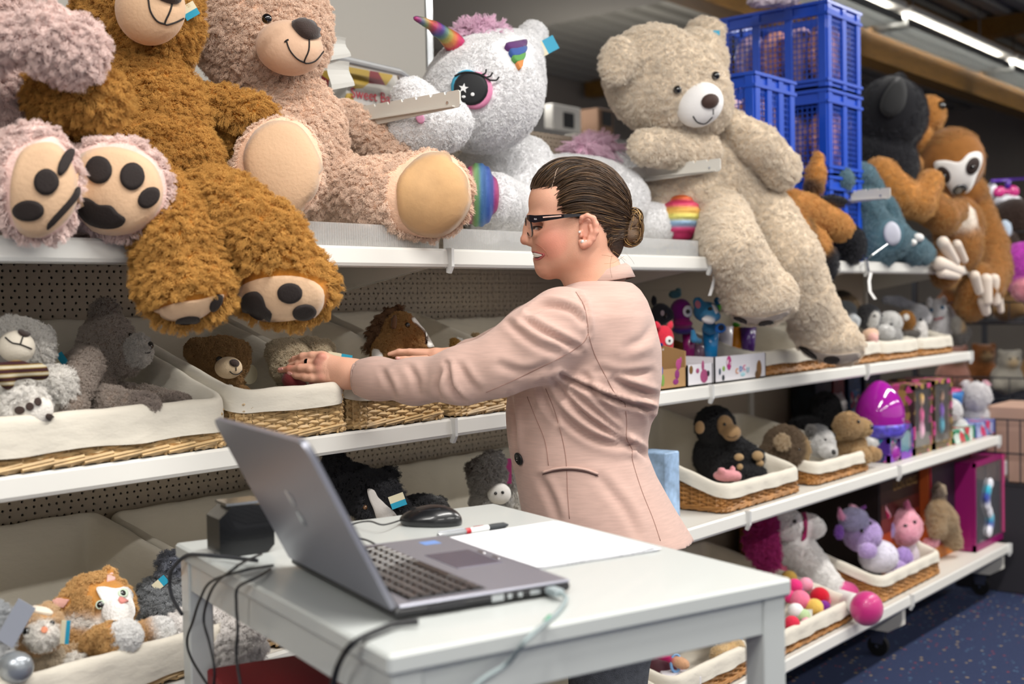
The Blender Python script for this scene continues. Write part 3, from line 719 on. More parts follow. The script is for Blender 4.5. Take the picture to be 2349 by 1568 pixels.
# black cuboid device behind the lid
p=WZ(560,1285,TZ); t=T('card_terminal','black rounded device with chrome trim behind the laptop lid','device',p)
a=WZ(508,1255,TZ); ex=v; c=WZ(575,1262,TZ)
b=MB(); 
prof=[(.0,.004),(.012,.0),(.07,.0),(.08,.01),(.08,.05),(.066,.068),(.02,.07),(.0,.054)]
b.prism(prof,c-v*.055-u*.03+Z0*.001,v,Z0,u,.055); b.go('case',mat('gloss_black','#0c0d10',.25,coat=.3),t)
b=MB(); b.prism([(.012,.0705),(.066,.0705),(.066,.074),(.012,.074)],c-v*.055-u*.026+Z0*.001,v,Z0,u,.047).go('top_slot',chrome,t)
# mouse
t=T('computer_mouse','black corded computer mouse on the table','mouse',WZ(990,1210,TZ))
mp_=WZ(988,1203,TZ); md=WZ(925,1198,TZ)-WZ(1055,1200,TZ); md/=np.linalg.norm(md); ms=np.cross(Z0,md); bb=B(.012)
bb.c('#141518').ell(mp_+Z0*.006-md*.006,[md*.045,ms*.027,Z0*.026],k=.01).ell(mp_+Z0*.008+md*.02,[md*.03,ms*.025,Z0*.014],k=.01)
def cut(P): return 0
V,Q,Cc,_=bb.build(.0022); V[:,2]=np.maximum(V[:,2],TZ+.001)
O('shell',V,Q,mat('mouse_black','#131417',.3,coat=.4),t,True)
MB().cyl(mp_+md*.026+Z0*.021-ms*.004,mp_+md*.026+Z0*.021+ms*.004,.007,12).go('wheel',dark,t)
for s in (-1,1): MB().tube([mp_+md*.04+Z0*.012+ms*s*.014,mp_+md*.012+Z0*.024+ms*s*.016,mp_-md*.02+Z0*.028+ms*s*.016],.0012,5).go('silver_trim',chrome,t)
def cable(name,label,pts,r,m,cat='cable',loc=None):
    P=smooth2(pts,8,False); o=MB().tube(P,r,8).go(name,m,None,True,loc=tuple(P[0])); return setp(o,label,cat)
cabm=mat('cable_black','#15161a',.45)
cz=TZ+.0032
def cq(*l): return [WZ(x,y,z) for x,y,z in l]
cable('mouse_cable','thin black cord running from the mouse behind the laptop lid',[mp_+md*.045+Z0*.008]+cq((880,1203,cz+.01),(845,1195,cz+.012),(800,1205,cz),(740,1240,cz),(700,1262,cz)),.0013,cabm)
cable('usb_cable','short black cord plugged in at the left side of the laptop',cq((900,1255,cz+.004),(870,1252,cz+.004),(840,1238,cz+.004),(800,1232,cz),(740,1248,cz)),.0015,cabm)
# pen
a=WZ(1005,1228,TZ+.006); b_=WZ(1166,1203,TZ+.006); d=b_-a; Lp=np.linalg.norm(d); d/=Lp
t=T('ballpoint_pen','white ballpoint pen with a red band and dark grip on the table','pen',a)
ax=d; MB().lathe([(.0035,0),(.0042,.004),(.0042,Lp*.42)],a,12,ax).go('clear_cap',mat('clear_plastic','#c9ccd0',.15,trans=.6),t)
MB().lathe([(.0046,Lp*.38),(.0048,Lp*.41),(.0048,Lp*.44),(.0046,Lp*.445)],a,12,ax).go('red_band',mat('red_plastic','#b5202a',.3),t)
MB().lathe([(.0046,Lp*.44),(.005,Lp*.70)],a,12,ax).go('barrel',mat('white_gloss','#f2f2f0',.25),t)
MB().lathe([(.005,Lp*.70),(.0056,Lp*.78),(.005,Lp*.93),(.0015,Lp*.995),(.0008,Lp)],a,12,ax).go('grip',mat('grip_dark','#2d3134',.6),t)
MB().box(0,.045,-.001,.001,-.001,.001,R=np.stack([d,np.cross(Z0,d),Z0],1),o=a+Z0*.0055).go('clip',chrome,t)
text('JOSERA',.0055,a+d*Lp*.56+Z0*.0051,d,np.cross(Z0,d),mat('print_red','#a02028',.5),'lettering',t,.0002)
# papers
def inkpaper():
    m=mat('printed_paper','#f6f7f8',.6); N=m.node_tree.nodes; L=m.node_tree.links; b=N['Principled BSDF']; tc=N.new('ShaderNodeTexCoord'); s=N.new('ShaderNodeSeparateXYZ'); 
    mp=N.new('ShaderNodeMapping'); mp.vector_type='TEXTURE'; mp.inputs['Rotation'].default_value=(0,0,math.atan2(pe[1],pe[0])); L.new(tc.outputs['Object'],mp.inputs[0]); L.new(mp.outputs[0],s.inputs[0])
    def M_(op,a,b_): 
        n=N.new('ShaderNodeMath'); n.operation=op
        for i,v_ in enumerate((a,b_)):
            if isinstance(v_,(int,float)): n.inputs[i].default_value=v_
            else: L.new(v_,n.inputs[i])
        return n.outputs[0]
    ln_=M_('LESS_THAN',M_('FRACT',M_('MULTIPLY',s.outputs[1],120.),0),.38)
    nz=N.new('ShaderNodeTexNoise'); nz.inputs['Scale'].default_value=260; L.new(mp.outputs[0],nz.inputs[0]); g_=M_('GREATER_THAN',nz.outputs[0],.5)
    f=M_('MULTIPLY',M_('MULTIPLY',ln_,g_),.3); mx=N.new('ShaderNodeMix'); mx.data_type='RGBA'; L.new(f,mx.inputs[0]); mx.inputs[6].default_value=lin('#f4f6fa'); mx.inputs[7].default_value=lin('#666c7c'); L.new(mx.outputs[2],b.inputs['Base Color']); return m
Pp=[WZ(x,y,TZ) for x,y in ((1030,1237),(1240,1306),(1512,1264),(1275,1198))]; pe=Pp[3]-Pp[0]; pm=inkpaper()
t=T('printed_list','small stack of printed paper lists lying beside the laptop','paper',sum(Pp)/4)
for k,(dx,dy) in enumerate(((0,0),(.004,-.002),(-.002,.003))):
    z=TZ+.0008+k*.0011; n=8; V=[];
    for i in range(n+1):
        for j in range(n+1):
            a,b_=i/n,j/n; p=(1-a)*(1-b_)*Pp[0]+a*(1-b_)*Pp[1]+a*b_*Pp[2]+(1-a)*b_*Pp[3]; p=p+np.array([dx,dy,0]); p[2]=z+.0035*max(0,b_-.85)*a*6*(k/2); V.append(p)
    V2=[p-Z0*.0006 for p in V]; m_=(n+1)**2; I=lambda i,j:i*(n+1)+j
    Fq=[(I(i,j),I(i+1,j),I(i+1,j+1),I(i,j+1)) for i in range(n) for j in range(n)]; Fq=Fq+[tuple(m_+x for x in f[::-1]) for f in Fq]
    O('sheet',V+V2,Fq,pm,t)
# cables over the table edge
def edge(x,y,z=0): return WZ(x,y,TZ+z)
el=lambda x,y: (lambda d:CAM+d*(((tn-u*0)-CAM)@v/(d@v)))(ray(x,y)) - v*.012      # plane of the table's left face, a little outside
def hang(*l): return [el(x,y) for x,y in l]
cable('power_cable','thick ribbed dark cord looping over the left table corner',cq((590,1285,cz+.006),(520,1277,cz+.004),(460,1272,cz+.003))+[el(428,1278)+v*.01+Z0*.002]+hang((412,1305),(408,1340),(416,1372),(436,1405)),.0028,mat('braided_cord','#3d3f45',.6,bump=1,bscale=900))
cable('network_cable','black cord arching over the table edge, leftmost of three hanging together',cq((628,1296,cz),(600,1300,cz),(560,1308,cz+.006))+hang((505,1330),(478,1372),(462,1420),(448,1465),(460,1510),(505,1580)),.0019,cabm)
cable('charger_cable','black cord arching over the table edge, middle of three hanging together',cq((600,1270,cz+.01),(560,1288,cz+.01),(535,1305,cz+.01))+hang((515,1335),(495,1375),(487,1420),(500,1470),(512,1530),(508,1580)),.0019,cabm)
cable('printer_cable','black cord dropping straight over the table edge, rightmost of three hanging together',cq((620,1305,cz),(600,1318,cz+.004),(580,1328,cz+.006))+hang((566,1345),(563,1385),(566,1440),(563,1500),(575,1580)),.0019,cabm)
cable('laptop_power_lead','thick black lead falling over the near table edge below the laptop hinge',[WZ(960,1425,cz+.004),WZ(912,1430,cz+.003),WZ(880,1440,cz+.004)]+hang((835,1470),(800,1520),(783,1585)),.0036,cabm)
ev=lambda x,y: (lambda d:CAM+d*(((tn)-CAM)@u/(d@u)))(ray(x,y)) - u*.012
pl=fr+ef*.03+Z0*.0085-e1*.001
cable('grey_network_lead','grey green network lead from the laptop side hanging over the front table edge',[pl+e1*.001,pl-e1*.02,pl-e1*.035-Z0*.003,WZ(1283,1400,cz),WZ(1250,1430,cz),WZ(1205,1470,cz+.001)]+[ev(1150,1515),ev(1095,1550),ev(1040,1600)],.0027,mat('lead_grey','#8d9a9c',.5))
MB().box(-.022,0,-.0065,.0065,-.004,.004,bev=.001,R=Rl,o=pl).go('network_plug',mat('plug_grey','#9aa6aa',.3),None)
setp(bpy.data.objects['network_plug'],'grey network plug pushed into the laptop right side','plug')
MB().cyl(WZ(1262,1415,cz),WZ(1252,1426,cz),.0032,8).go('cable_tie',mat('tie_green','#2f8f6a',.5),None); setp(bpy.data.objects['cable_tie'],'small green sleeve on the grey network lead','cable tie')
# red crate under the table
rz_=.72; a=WZ(480,1533,rz_); b_=WZ(742,1492,rz_); eu=(b_-a)/np.linalg.norm(b_-a); en=np.array([eu[1],-eu[0],0]); en=en if en@(CAM-a)>0 else -en
Rb=np.stack([eu,-en,Z0],1); L_=np.linalg.norm(b_-a); c0=np.array([a[0],a[1],0]); t=T('red_box','dark red cardboard box under the table','box',c0)
rb=mat('red_card','#7c0a14',.7,bump=.1)
MB().box(0,L_,-.20,0,.002,rz_-.004,bev=.004,R=Rb,o=c0).go('carton',rb,t)
MB().box(-.003,L_+.003,-.203,.003,rz_-.06,rz_,bev=.003,R=Rb,o=c0).go('box_lid',rb,t)
# ------------------------------------------------------------------ giant plush on the top shelf
padm=mat('plush_pad_velour','#d9b38f',.8,bump=.25,bscale=160,sheen=.3,var=.06,vscale=12)
padd=mat('paw_mark_dark','#1e120e',.8,sheen=.05,bump=.2,bscale=300); stitch=mat('stitch_thread','#1c1412',.7)
eyem=mat('eye_bead','#0a0a0c',.08,coat=1); nosebr=mat('nose_brown','#2e1a12',.8,sheen=.4,bump=.4,bscale=400)
bluetag=mat('blue_tag','#2aa5c9',.5); tagw=mat('paper_tag','#ece3c4',.6); white_cloth=mat('white_velour','#e9e6e2',.85,sheen=.3)
def tag2(t,x,y,Y,w,h,ang,parts=('tag_card','tag_band')):
    p=WY(x,y,Y); q=dep(p)/F; a=math.radians(ang); r=SR*math.cos(a)+SU*math.sin(a); u_=-SR*math.sin(a)+SU*math.cos(a)
    M_=np.stack([r,u_,-FWD],1)
    MB().box(-w*q/2,w*q*.05,-h*q/2,h*q/2,0,.0012,R=M_,o=p).go('tag_card',tagw,t)
    MB().box(w*q*.05,w*q/2,-h*q/2,h*q/2,0,.0012,R=M_,o=p).go('tag_band',bluetag,t)
G=dict(kids=26,clump=.6)
# --- pink bear, far left
t=Toy('teddy_bear','huge dusty pink plush bear at the left edge showing two spotted paw soles','plush bear',WY(60,545,.2))
b=B(.009).c('#ecc8be')
b.e(-60,230,.22,150,170,150).e(-60,20,.25,120,130,110)
b.ch([(-70,110,.06,60),(30,85,.0,40),(110,85,-.03,66),(165,108,-.04,72)])
b.ch([(-60,420,.12,85),(60,410,-.02,100)]); b.e(82,415,-.05,96,133,62,ang=6)
b.ch([(60,440,.15,80),(240,430,.04,95)]); b.e(268,427,-.03,113,113,62,yaw=12)
t.mesh('fur_body',b,.006,count=6500,flen=.011,**G)
t.decal('left_sole',[(50,350),(90,330),(130,335),(160,375),(173,430),(165,480),(130,520),(90,540),(50,530),(28,480),(28,410)],padm)
for o_ in ((106,418,27,29,0),(68,481,34,23,0),(146,374,11,32,-22)): t.decal('paw_mark',o_,padd,thick=.0075,rings=3)
t.decal('paw_mark',[(172,428),(172,448),(150,480),(112,520),(108,512),(130,485),(158,452)],padd,thick=.0075,rings=3)
t.decal('right_sole',[(182,365),(215,345),(260,340),(310,352),(350,380),(370,430),(360,480),(320,520),(270,535),(215,525),(182,480),(172,420)],padm)
for o_ in ((229,392,29,30,0),(302,406,27,30,0),(338,452,27,19,45)): t.decal('paw_mark',o_,padd,thick=.0075,rings=3)
t.decal('paw_mark',[(177,470),(190,453),(210,456),(228,468),(255,470),(272,487),(288,500),(272,516),(235,518),(200,503)],padd,thick=.0075,rings=3)
# --- brown bear
t=Toy('teddy_bear','huge golden brown plush bear with its legs hanging over the shelf edge','plush bear',WY(330,545,.2))
b=B(.009).c('#b8772b')
b.e(318,30,.26,135,165,120); b.e(300,300,.25,170,190,130,ang=-20).e(335,365,.19,168,108,118)
b.ch([(180,190,.2,60),(130,215,.08,62),(225,218,.0,62)])
b.ch([(430,240,.25,45),(500,250,.2,50),(585,262,.14,44)]); b.ch([(450,260,.25,50),(520,330,.22,55)])
b.ch([(340,430,.10,66),(383,485,-.02,72),(405,560,-.05,88),(423,640,-.06,96)]); b.e(425,655,-.08,105,78,80)
b.ch([(460,440,.10,60),(525,478,-.05,76),(602,548,-.11,88),(650,640,-.13,94)]); b.e(652,655,-.13,114,88,85)
b.e(640,840,-.13,130,105,120,sub=True,k=.012)
b.e(-200,-300,.2,1,1,1)if 0 else None
t.mesh('fur_body',b,.0062,count=9000,flen=.0125,kids=26,clump=.6,r2=.006)
t.decal('sole',[(541,694),(552,660),(590,640),(650,632),(705,640),(738,664),(736,704),(706,732),(640,742),(580,737)],padm,shave=True)
for o_ in ((664,670,27,22,0),(696,711,26,16,8)): t.decal('paw_mark',o_,padd,thick=.0075,rings=3)
t.decal('paw_mark',[(560,690),(570,671),(592,667),(606,680),(612,700),(625,716),(616,735),(592,735),(568,718)],padd,thick=.0075,rings=3)
t.decal('sole',[(342,718),(400,695),(460,686),(510,674),(488,704),(448,730),(400,741),(362,737)],padm)
for o_ in ((430,729,27,8,8),(492,691,20,9,55)): t.decal('paw_mark',o_,padd,thick=.0075,rings=3)
b=B(.01).c('#dcb08d'); b.e(345,20,.13,80,84,62,ang=-8); t.mesh('muzzle',b,.006,m=padm)
t.line('mouth_line',[(340,-5),(345,25),(360,48),(378,55)],stitch,.0016,off=.001); t.line('mouth_line',[(396,2),(390,25),(378,55),(400,52),(420,42)],stitch,.0016,off=.001)
t.ball('nose',385,-12,34,nosebr,sq=(1,.6,.6))
tag2(t.t,436,25,.14,34,34,-60)
# --- tan bear
t=Toy('teddy_bear','huge tan plush bear smiling, with big plain velour foot soles','plush bear',WY(650,520,.22))
b=B(.010).c('#f2c8aa')
b.e(602,62,.27,156,160,120); b.e(500,-80,.3,45,45,35).e(700,-90,.33,45,45,35)
b.e(640,330,.26,150,175,120,ang=-12).e(690,430,.25,160,110,110)
b.ch([(790,265,.3,38),(860,320,.24,46),(925,352,.18,44)]); b.ch([(520,250,.28,50),(540,330,.25,48)])
b.ch([(620,440,.2,70),(635,400,.08,90)]); b.e(637,389,.04,103,122,48,ang=-14)
b.ch([(770,450,.2,80),(860,450,.08,84),(950,448,.02,92)]); b.e(985,445,-.01,100,100,66,yaw=-14)
t.mesh('fur_body',b,.0062,count=8000,flen=.0085,kids=24,clump=.6)
t.decal('sole',[(562,350),(588,302),(630,280),(680,288),(715,330),(738,388),(738,442),(706,480),(655,489),(600,456),(568,405)],padm,puff=.006)
t.decal('sole',[(918,405),(970,357),(1030,356),(1074,392),(1083,440),(1062,500),(1015,538),(960,535),(922,505),(911,455)],mat('plush_pad_tan','#cda271',.8,bump=.3,bscale=60,sheen=.3,var=.12,vscale=16),puff=.006)
b=B(.01).c('#dcb492'); b.e(664,110,.135,78,63,60,ang=-8); t.mesh('muzzle',b,.006,m=mat('muzzle_velour','#dcb597',.8,bump=.2,bscale=120,sheen=.3))
t.line('mouth_line',[(657,93),(665,115),(681,134),(698,143)],stitch,.0015,off=.001); t.line('mouth_line',[(709,88),(708,115),(698,143),(722,140),(741,118)],stitch,.0015,off=.001)
t.line('mouth_line',[(653,97),(657,93),(662,91)],stitch,.0015,off=.001)
t.decal('nose',[(669,55),(685,50),(712,53),(731,72),(731,87),(710,91),(692,85),(675,68)],nosebr,thick=.006,rings=4,puff=.012)

t=[o for o in COL.objects if o.name=='teddy_bear.002'][0]
tb_=t
def eye(t,x,y,Y,r,Yd=None):
    p=WY(x,y,Y); q=r*dep(p)/F; MB().ell(p,EA(q,q,q)).go('eye',eyem,t,True)
eye(t,612,43,.098,12)
# receipts clipped behind
t=T('receipt_slip','long white printed till slips taped up beside the tan bear head','paper',WY(780,210,.4))
for (x0,y0,x1,y1,dx) in ((745,78,802,140,0),(752,134,810,207,6)):
    A=[WY(x0,y0,.40),WY(x1-8,y0+8,.37),WY(x1,y1-10,.37),WY(x0+6,y1,.40)]
    V=[];n=6
    for i in range(n+1):
        for j in range(2): f=i/n; p=(A[0]*(1-f)+A[3]*f)*(1-j)+(A[1]*(1-f)+A[2]*f)*j; V.append(p+Y0*.006*math.sin(f*5))
    m_=len(V); V2=V+[p+Y0*.0006 for p in V]; Fq=[(2*i,2*i+1,2*i+3,2*i+2) for i in range(n)]; Fq+=[tuple(m_+k for k in f[::-1]) for f in Fq]
    O('slip',V2,Fq,mat('slip_paper','#e9e8e2',.6),t)
p=WY(748,66,.36); MB().cyl(p,p-Y0*.004,.014,16).go('round_sticker',mat('sticker_blue','#9db7cf',.5),t)
# --- unicorn
t=Toy('plush_unicorn','giant white plush unicorn lying along the top shelf with a rainbow horn','plush unicorn',WY(1250,560,.25))
uw='#f1f0f1'
b=B(.018).c(uw)
b.e(1108,215,.2,138,132,110,ang=8).e(1130,160,.24,118,92,95).e(985,292,.14,100,68,76,ang=14).e(955,235,.16,50,60,60,ang=40).e(1185,130,.26,60,60,70)
b.ch([(1195,130,.26,42),(1222,82,.28,30),(1232,72,.28,18)]); b.e(1205,190,.27,45,90,60)
b.e(1150,430,.3,120,115,100).e(1300,455,.34,190,100,80).e(1400,430,.36,100,90,70)
b.ch([(1270,500,.3,60),(1190,490,.22,55),(1135,455,.16,58)])
b.ch([(1350,490,.3,60),(1500,515,.2,45),(1560,505,.17,42)])
b.ch([(1200,380,.3,70),(1120,520,.2,35)],)
t.mesh('fur_body',b,.0065,count=7000,flen=.0042,kids=20,clump=.2)
rb=['#c22a6a','#d8554a','#d8a046','#7fae4e','#3b8f97','#2f4fa0','#6b3a8c']
eyed=mat('eye_velour','#0d0f14',.6,sheen=.2)
t.decal('eye_rim_pink',(1092,209,37,41,-8),mat('eye_pink','#e58fb4',.7),thick=.010,rings=4)
t.decal('eye_rim_blue',(1073,200,34,36,-8),mat('eye_blue','#4fb3d6',.7),thick=.011,rings=4)
t.decal('eye',(1082,204,37,36,-10),eyed,thick=.0125,rings=5)
st_=[];cx,cy=1067,204
for k in range(10): a=k*PI/5-PI/2+.15; r=(11,4.6)[k%2]; st_.append((cx+r*math.cos(a),cy+r*math.sin(a)))
def flatpoly(t,name,pts,m,thick):
    pts=np.array(pts); c=pts.mean(0); V=[]; L,N_=t.hit(*c); V.append(L+N_*thick)
    for p in pts: L,N_=t.hit(*p); V.append(L+N_*thick)
    n=len(pts); O(name,V,[(0,1+(i+1)%n,1+i) for i in range(n)],m,t.t)
wv=mat('white_thread','#f4f4f4',.6)
flatpoly(t,'star_glint',st_,wv,.0145)
for o_ in ((1086,217,4,4,0),(1067,222,4,3,0)): t.decal('eye_glint',o_,wv,thick=.0145,rings=2,shave=False)
for l in ([(1048,178),(1070,170),(1100,174),(1125,188)],[(1105,176),(1113,172),(1115,164)],[(1114,181),(1124,178),(1128,171)],[(1122,187),(1136,187),(1142,180)]): t.line('eyelash',l,eyed,.0022,off=.013)
t.decal('nostril',(965,273,9,11,20),mat('nostril_pink','#e8a3c6',.8),thick=.008,rings=3)
for pg,cl_ in (([(1157,108),(1180,103),(1202,98),(1201,112),(1180,118),(1164,118)],'#5a2a6a'),([(1166,120),(1182,118),(1201,113),(1200,126),(1184,133),(1172,133)],'#35579c'),([(1172,134),(1186,133),(1199,128),(1196,142),(1180,146)],'#5c9a4e'),([(1181,147),(1195,143),(1193,156),(1188,163)],'#d98a4a')): t.decal('ear_lining',pg,cl_,thick=.012,rings=3)
bb=B(.004)
P=[(1042,104,.22,21),(1020,80,.2,17),(998,62,.19,13),(975,52,.18,9),(953,42,.175,5)]; Q=smooth2([p[:3] for p in P],3,False); rr=np.interp(np.arange(len(Q)),np.arange(len(P))*3,[p[3] for p in P])
for i in range(len(Q)-1): bb.seg(WY(*Q[i]),WY(*Q[i+1]),rr[i]*dep(WY(*Q[i]))/F,rr[i+1]*dep(WY(*Q[i]))/F,col=rb[int(i*1.3)%7])
for k in range(30): # second twisted strand
    f=k/29; q=np.array([np.interp(f*(len(Q)-1),np.arange(len(Q)),Q[:,j]) for j in range(3)]); r=np.interp(f*(len(Q)-1),np.arange(len(Q)),rr)*dep(WY(*q))/F
    a=f*9; p=WY(*q)+SR*r*.55*math.cos(a)+SU*r*.55*math.sin(a)-FWD*r*.4*math.cos(a+.8); bb.seg(p,p+SR*.001,r*.75,r*.7,col=rb[int(f*12)%7])
t.mesh('horn',bb,.0035,m=mat('horn_lame','#ffffff',.35,metal=.35,attr=True,bump=.4,bscale=500))
bb=B(.01).c('#fbc4e2'); bb.e(1105,82,.25,52,24,35,ang=-4); t.mesh('mane_tuft',bb,.006,count=500,flen=.03,kids=20,clump=.7)
bb=B(.01).c('#fbc8e2'); bb.ch([(1330,350,.37,28),(1375,350,.37,34),(1410,385,.36,30)]); t.mesh('tail_tuft',bb,.007,count=600,flen=.03,kids=18,clump=.7)
def hoof(t,x,y,Y,rx,ry,rz,ang,bands,horiz,name='rainbow_hoof'):
    b=B(.012); n=len(bands)
    for i,c in enumerate(bands):
        f=(i+.5)/n*2-1; s_=math.sqrt(max(.05,1-f*f))
        if horiz: b.e(x,y+f*ry,Y,rx*s_,ry/n*1.5,rz*s_,col=c)
        else: b.e(x+f*rx,y,Y,rx/n*1.6,ry*s_,rz*s_,col=c)
    t.mesh(name,b,.005,m=mat('horn_lame'))
hoof(t,1098,447,.12,43,76,50,0,['#a5306b','#a5306b','#5a8a4c','#2f5f9a','#2f4f9f','#a5306b'],False)
hoof(t,1563,500,.135,50,50,45,0,['#e0703c','#e0406f','#e8b45a','#d8d06a','#8fb3d8','#d93a76','#b92a5f'],True)
tag2(t.t,1248,110,.2,62,34,28)
# --- cream bear
t=Toy('teddy_bear','giant cream plush bear slumped over the shelf edge, white muzzle','plush bear',WY(1640,590,.1))
b=B(.010).c('#e6d3ba')
b.e(1530,195,.14,148,118,105,ang=-22).e(1500,150,.16,110,92,95).e(1600,235,.09,80,75,76,ang=-20)
b.e(1418,138,.18,42,56,30,ang=-12).e(1618,76,.18,46,38,28).e(1595,140,.15,72,72,80)
b.ch([(1600,310,.16,60),(1645,400,.14,98),(1690,480,.12,96)]); b.e(1560,440,.18,105,95,70)
b.ch([(1480,335,.14,38),(1560,340,.10,44),(1610,345,.08,44)])
b.ch([(1660,275,.08,32),(1740,330,-.02,44),(1790,385,-.04,46)])
b.ch([(1650,500,.08,68),(1680,570,-.04,68),(1730,660,-.06,72)]); b.e(1742,675,-.07,86,68,75)
b.ch([(1760,490,.02,60),(1822,590,-.08,60),(1850,680,-.09,58),(1890,760,-.09,60)]); b.e(1895,768,-.10,92,56,65,ang=-28)
t.mesh('fur_body',b,.007,count=7000,flen=.0075,kids=20,clump=.45)
b=B(.01).c('#f2efec'); b.e(1604,240,.02,57,50,44,ang=30,yaw=-10); t.mesh('muzzle',b,.006,m=mat('white_muzzle_velour','#f3f0ee',.85,sheen=.3,bump=.2,bscale=300))
t.ball('nose',1629,232,22,mat('nose_choc','#3a2117',.7,sheen=.3),sq=(1,.78,.5),ang=15)
t.line('mouth_line',[(1590,266),(1600,280),(1618,283),(1634,268)],stitch,.0018,off=.001); t.line('mouth_line',[(1636,250),(1636,262)],stitch,.0014,off=.001)
cb=t.t
tb=t
t.bvh=BVHTree.FromPolygons([tuple(v.co+Vector(cb.location)) for v in [o for o in cb.children if o.name.startswith('fur_body')][0].data.vertices],[tuple(p.vertices) for p in [o for o in cb.children if o.name.startswith('fur_body')][0].data.polygons]); t.hi=[i for i,h in enumerate(HAIRS) if h[0].parent==cb][0]
t.ball('eye',1553,206,10,eyem,out=.006); t.ball('eye',1638,175,10,eyem,out=.006)
gp=mat('grey_sole','#b9aca0',.85)
t.decal('sole',[(1665,722),(1700,724),(1760,726),(1808,712),(1795,735),(1745,748),(1700,746)],gp)
t.decal('sole',[(1830,792),(1870,806),(1920,812),(1970,808),(1960,828),(1920,836),(1870,828)],gp)
for o_ in ((1698,732,17,7,-15),(1757,738,17,6,5),(1852,808,26,9,-28),(1908,822,18,8,0)): t.decal('paw_mark',o_,padd,thick=.007,rings=3,shave=False)
MB().box(-.022,.022,-.008,.008,0,.001,R=np.stack([SR,SU,-FWD],1),o=WY(1634,76,.1)).go('ear_tag',bluetag,cb)
# --- black and tan dog
t=Toy('plush_dog','giant black and tan plush dog looking right on the top shelf','plush dog',WY(2040,600,.2))
bl='#16161a'; tan='#b5793a'
b=B(.018).c(bl)
b.e(2042,265,.2,82,88,80).ch([(2040,220,.2,40),(2062,182,.2,16)]).e(2010,380,.25,95,80,80).e(1990,480,.3,80,90,70)
b.e(2130,262,.18,36,44,40,col=tan).e(2105,320,.2,35,35,40,col=tan)
b.ch([(2020,400,.14,40),(2070,450,.06,38),(2110,470,.02,34)],col=tan).ch([(2105,465,.02,34),(2135,415,0,28)],col=tan)
b.e(2083,375,.16,32,24,30,col=tan).e(2145,480,.05,40,40,40,col=tan)
t.mesh('fur_body',b,.009,count=2600,flen=.008,kids=14,clump=.4)
eye(t.t,2158,243,.12,11)
t.decal('inner_ear',[(2062,180),(2078,210),(2070,250),(2040,270),(2020,250),(2030,215)],mat('black_velour','#0b0b0d',.8,sheen=.2),thick=.01,rings=3)
# --- lying tan dog with black paws, between cream bear and the slate one
t=Toy('plush_dog','lying tan plush dog with black paws, right of the cream bear belly','plush dog',WY(1850,600,.15))
b=B(.015).c('#c07f3a'); b.ch([(1790,460,.0,34),(1850,480,-.01,34),(1925,520,-.03,32)]).ch([(1800,520,.0,40),(1870,560,-.02,34)]).e(1820,540,.0,50,50,36,col=bl)
b.e(1893,600,-.04,30,42,30,col=bl).ch([(1868,430,.0,18),(1872,395,.0,20),(1876,358,.0,13)]).e(1905,462,-.02,42,14,18,col=bl).e(1950,560,.0,36,46,30,col=bl).e(1865,430,.0,22,20,20,col=bl)
t.mesh('fur_body',b,.008,count=1500,flen=.007,kids=12,clump=.3)
# --- slate blue one
t=Toy('plush_elephant','slate blue plush animal slumped under a toothed shelf arm','plush animal',WY(2020,600,.12))
b=B(.014).c('#4a6672'); b.e(1925,412,.07,34,32,30).e(1968,405,.08,44,34,38).e(1985,450,.08,45,60,38).ch([(1970,470,.08,48),(2010,560,.04,55)]).ch([(2020,530,.05,40),(2090,570,0,34),(2120,580,0,24)]).e(2045,545,-.02,44,46,34).ch([(2030,470,.06,24),(2060,530,.02,22)])
t.mesh('fur_body',b,.007,count=1600,flen=.006,kids=12,clump=.3)
t.decal('paw_pad',(2046,536,19,27,10),mat('pale_grey_velour','#b9bac6',.8),rings=3)
for x,y,r in ((2106,545,13),(2093,556,10),(2072,560,7)): eyew=WY(x,y,-.045); q=r*dep(eyew)/F; MB().ell(eyew,EA(q,q*.8,q)).go('toe',white_cloth,t.t,True)
# --- sloth
t=Toy('plush_sloth','long-armed brown plush sloth with a white face hanging off the shelf end','plush sloth',WY(2190,600,.05))
sb='#8d5c2c'; b=B(.014).c(sb); b.e(2183,370,.08,74,78,62).e(2220,440,.1,45,40,40).e(2200,520,.1,58,70,50)
b.ch([(2240,470,.08,34),(2275,560,.0,36),(2283,620,-.04,36),(2270,660,-.05,34)]); b.ch([(2130,470,.05,38),(2165,500,-.02,34),(2195,480,-.03,26)])
b.ch([(2165,590,.05,40),(2170,630,0,30)]).ch([(2240,640,0,40),(2225,700,.02,34)]).e(2210,565,.02,44,60,40); b.e(2205,520,.03,32,60,36,col='#e2d5c6')
t.mesh('fur_body',b,.008,count=2400,flen=.008,kids=12,clump=.35)
t.decal('face_patch',[(2145,372),(2170,368),(2200,372),(2222,352),(2245,350),(2250,370),(2238,400),(2225,430),(2205,448),(2188,445),(2170,420),(2150,395)],white_cloth,rings=4,thick=.008)
for o_ in ((2165,399,14,19,30),(2228,380,13,20,-25)): t.decal('eye_patch',o_,mat('dark_brown_velour','#2a1a14',.7),thick=.012,rings=3)
t.decal('nose',(2200,432,16,10,25),eyem,thick=.013,rings=3)
for x,y in ((2166,402),(2226,383)): t.ball('eye',x,y,6,eyem,out=.012)
cl=mat('sloth_claw','#dccdbf',.8,sheen=.2)
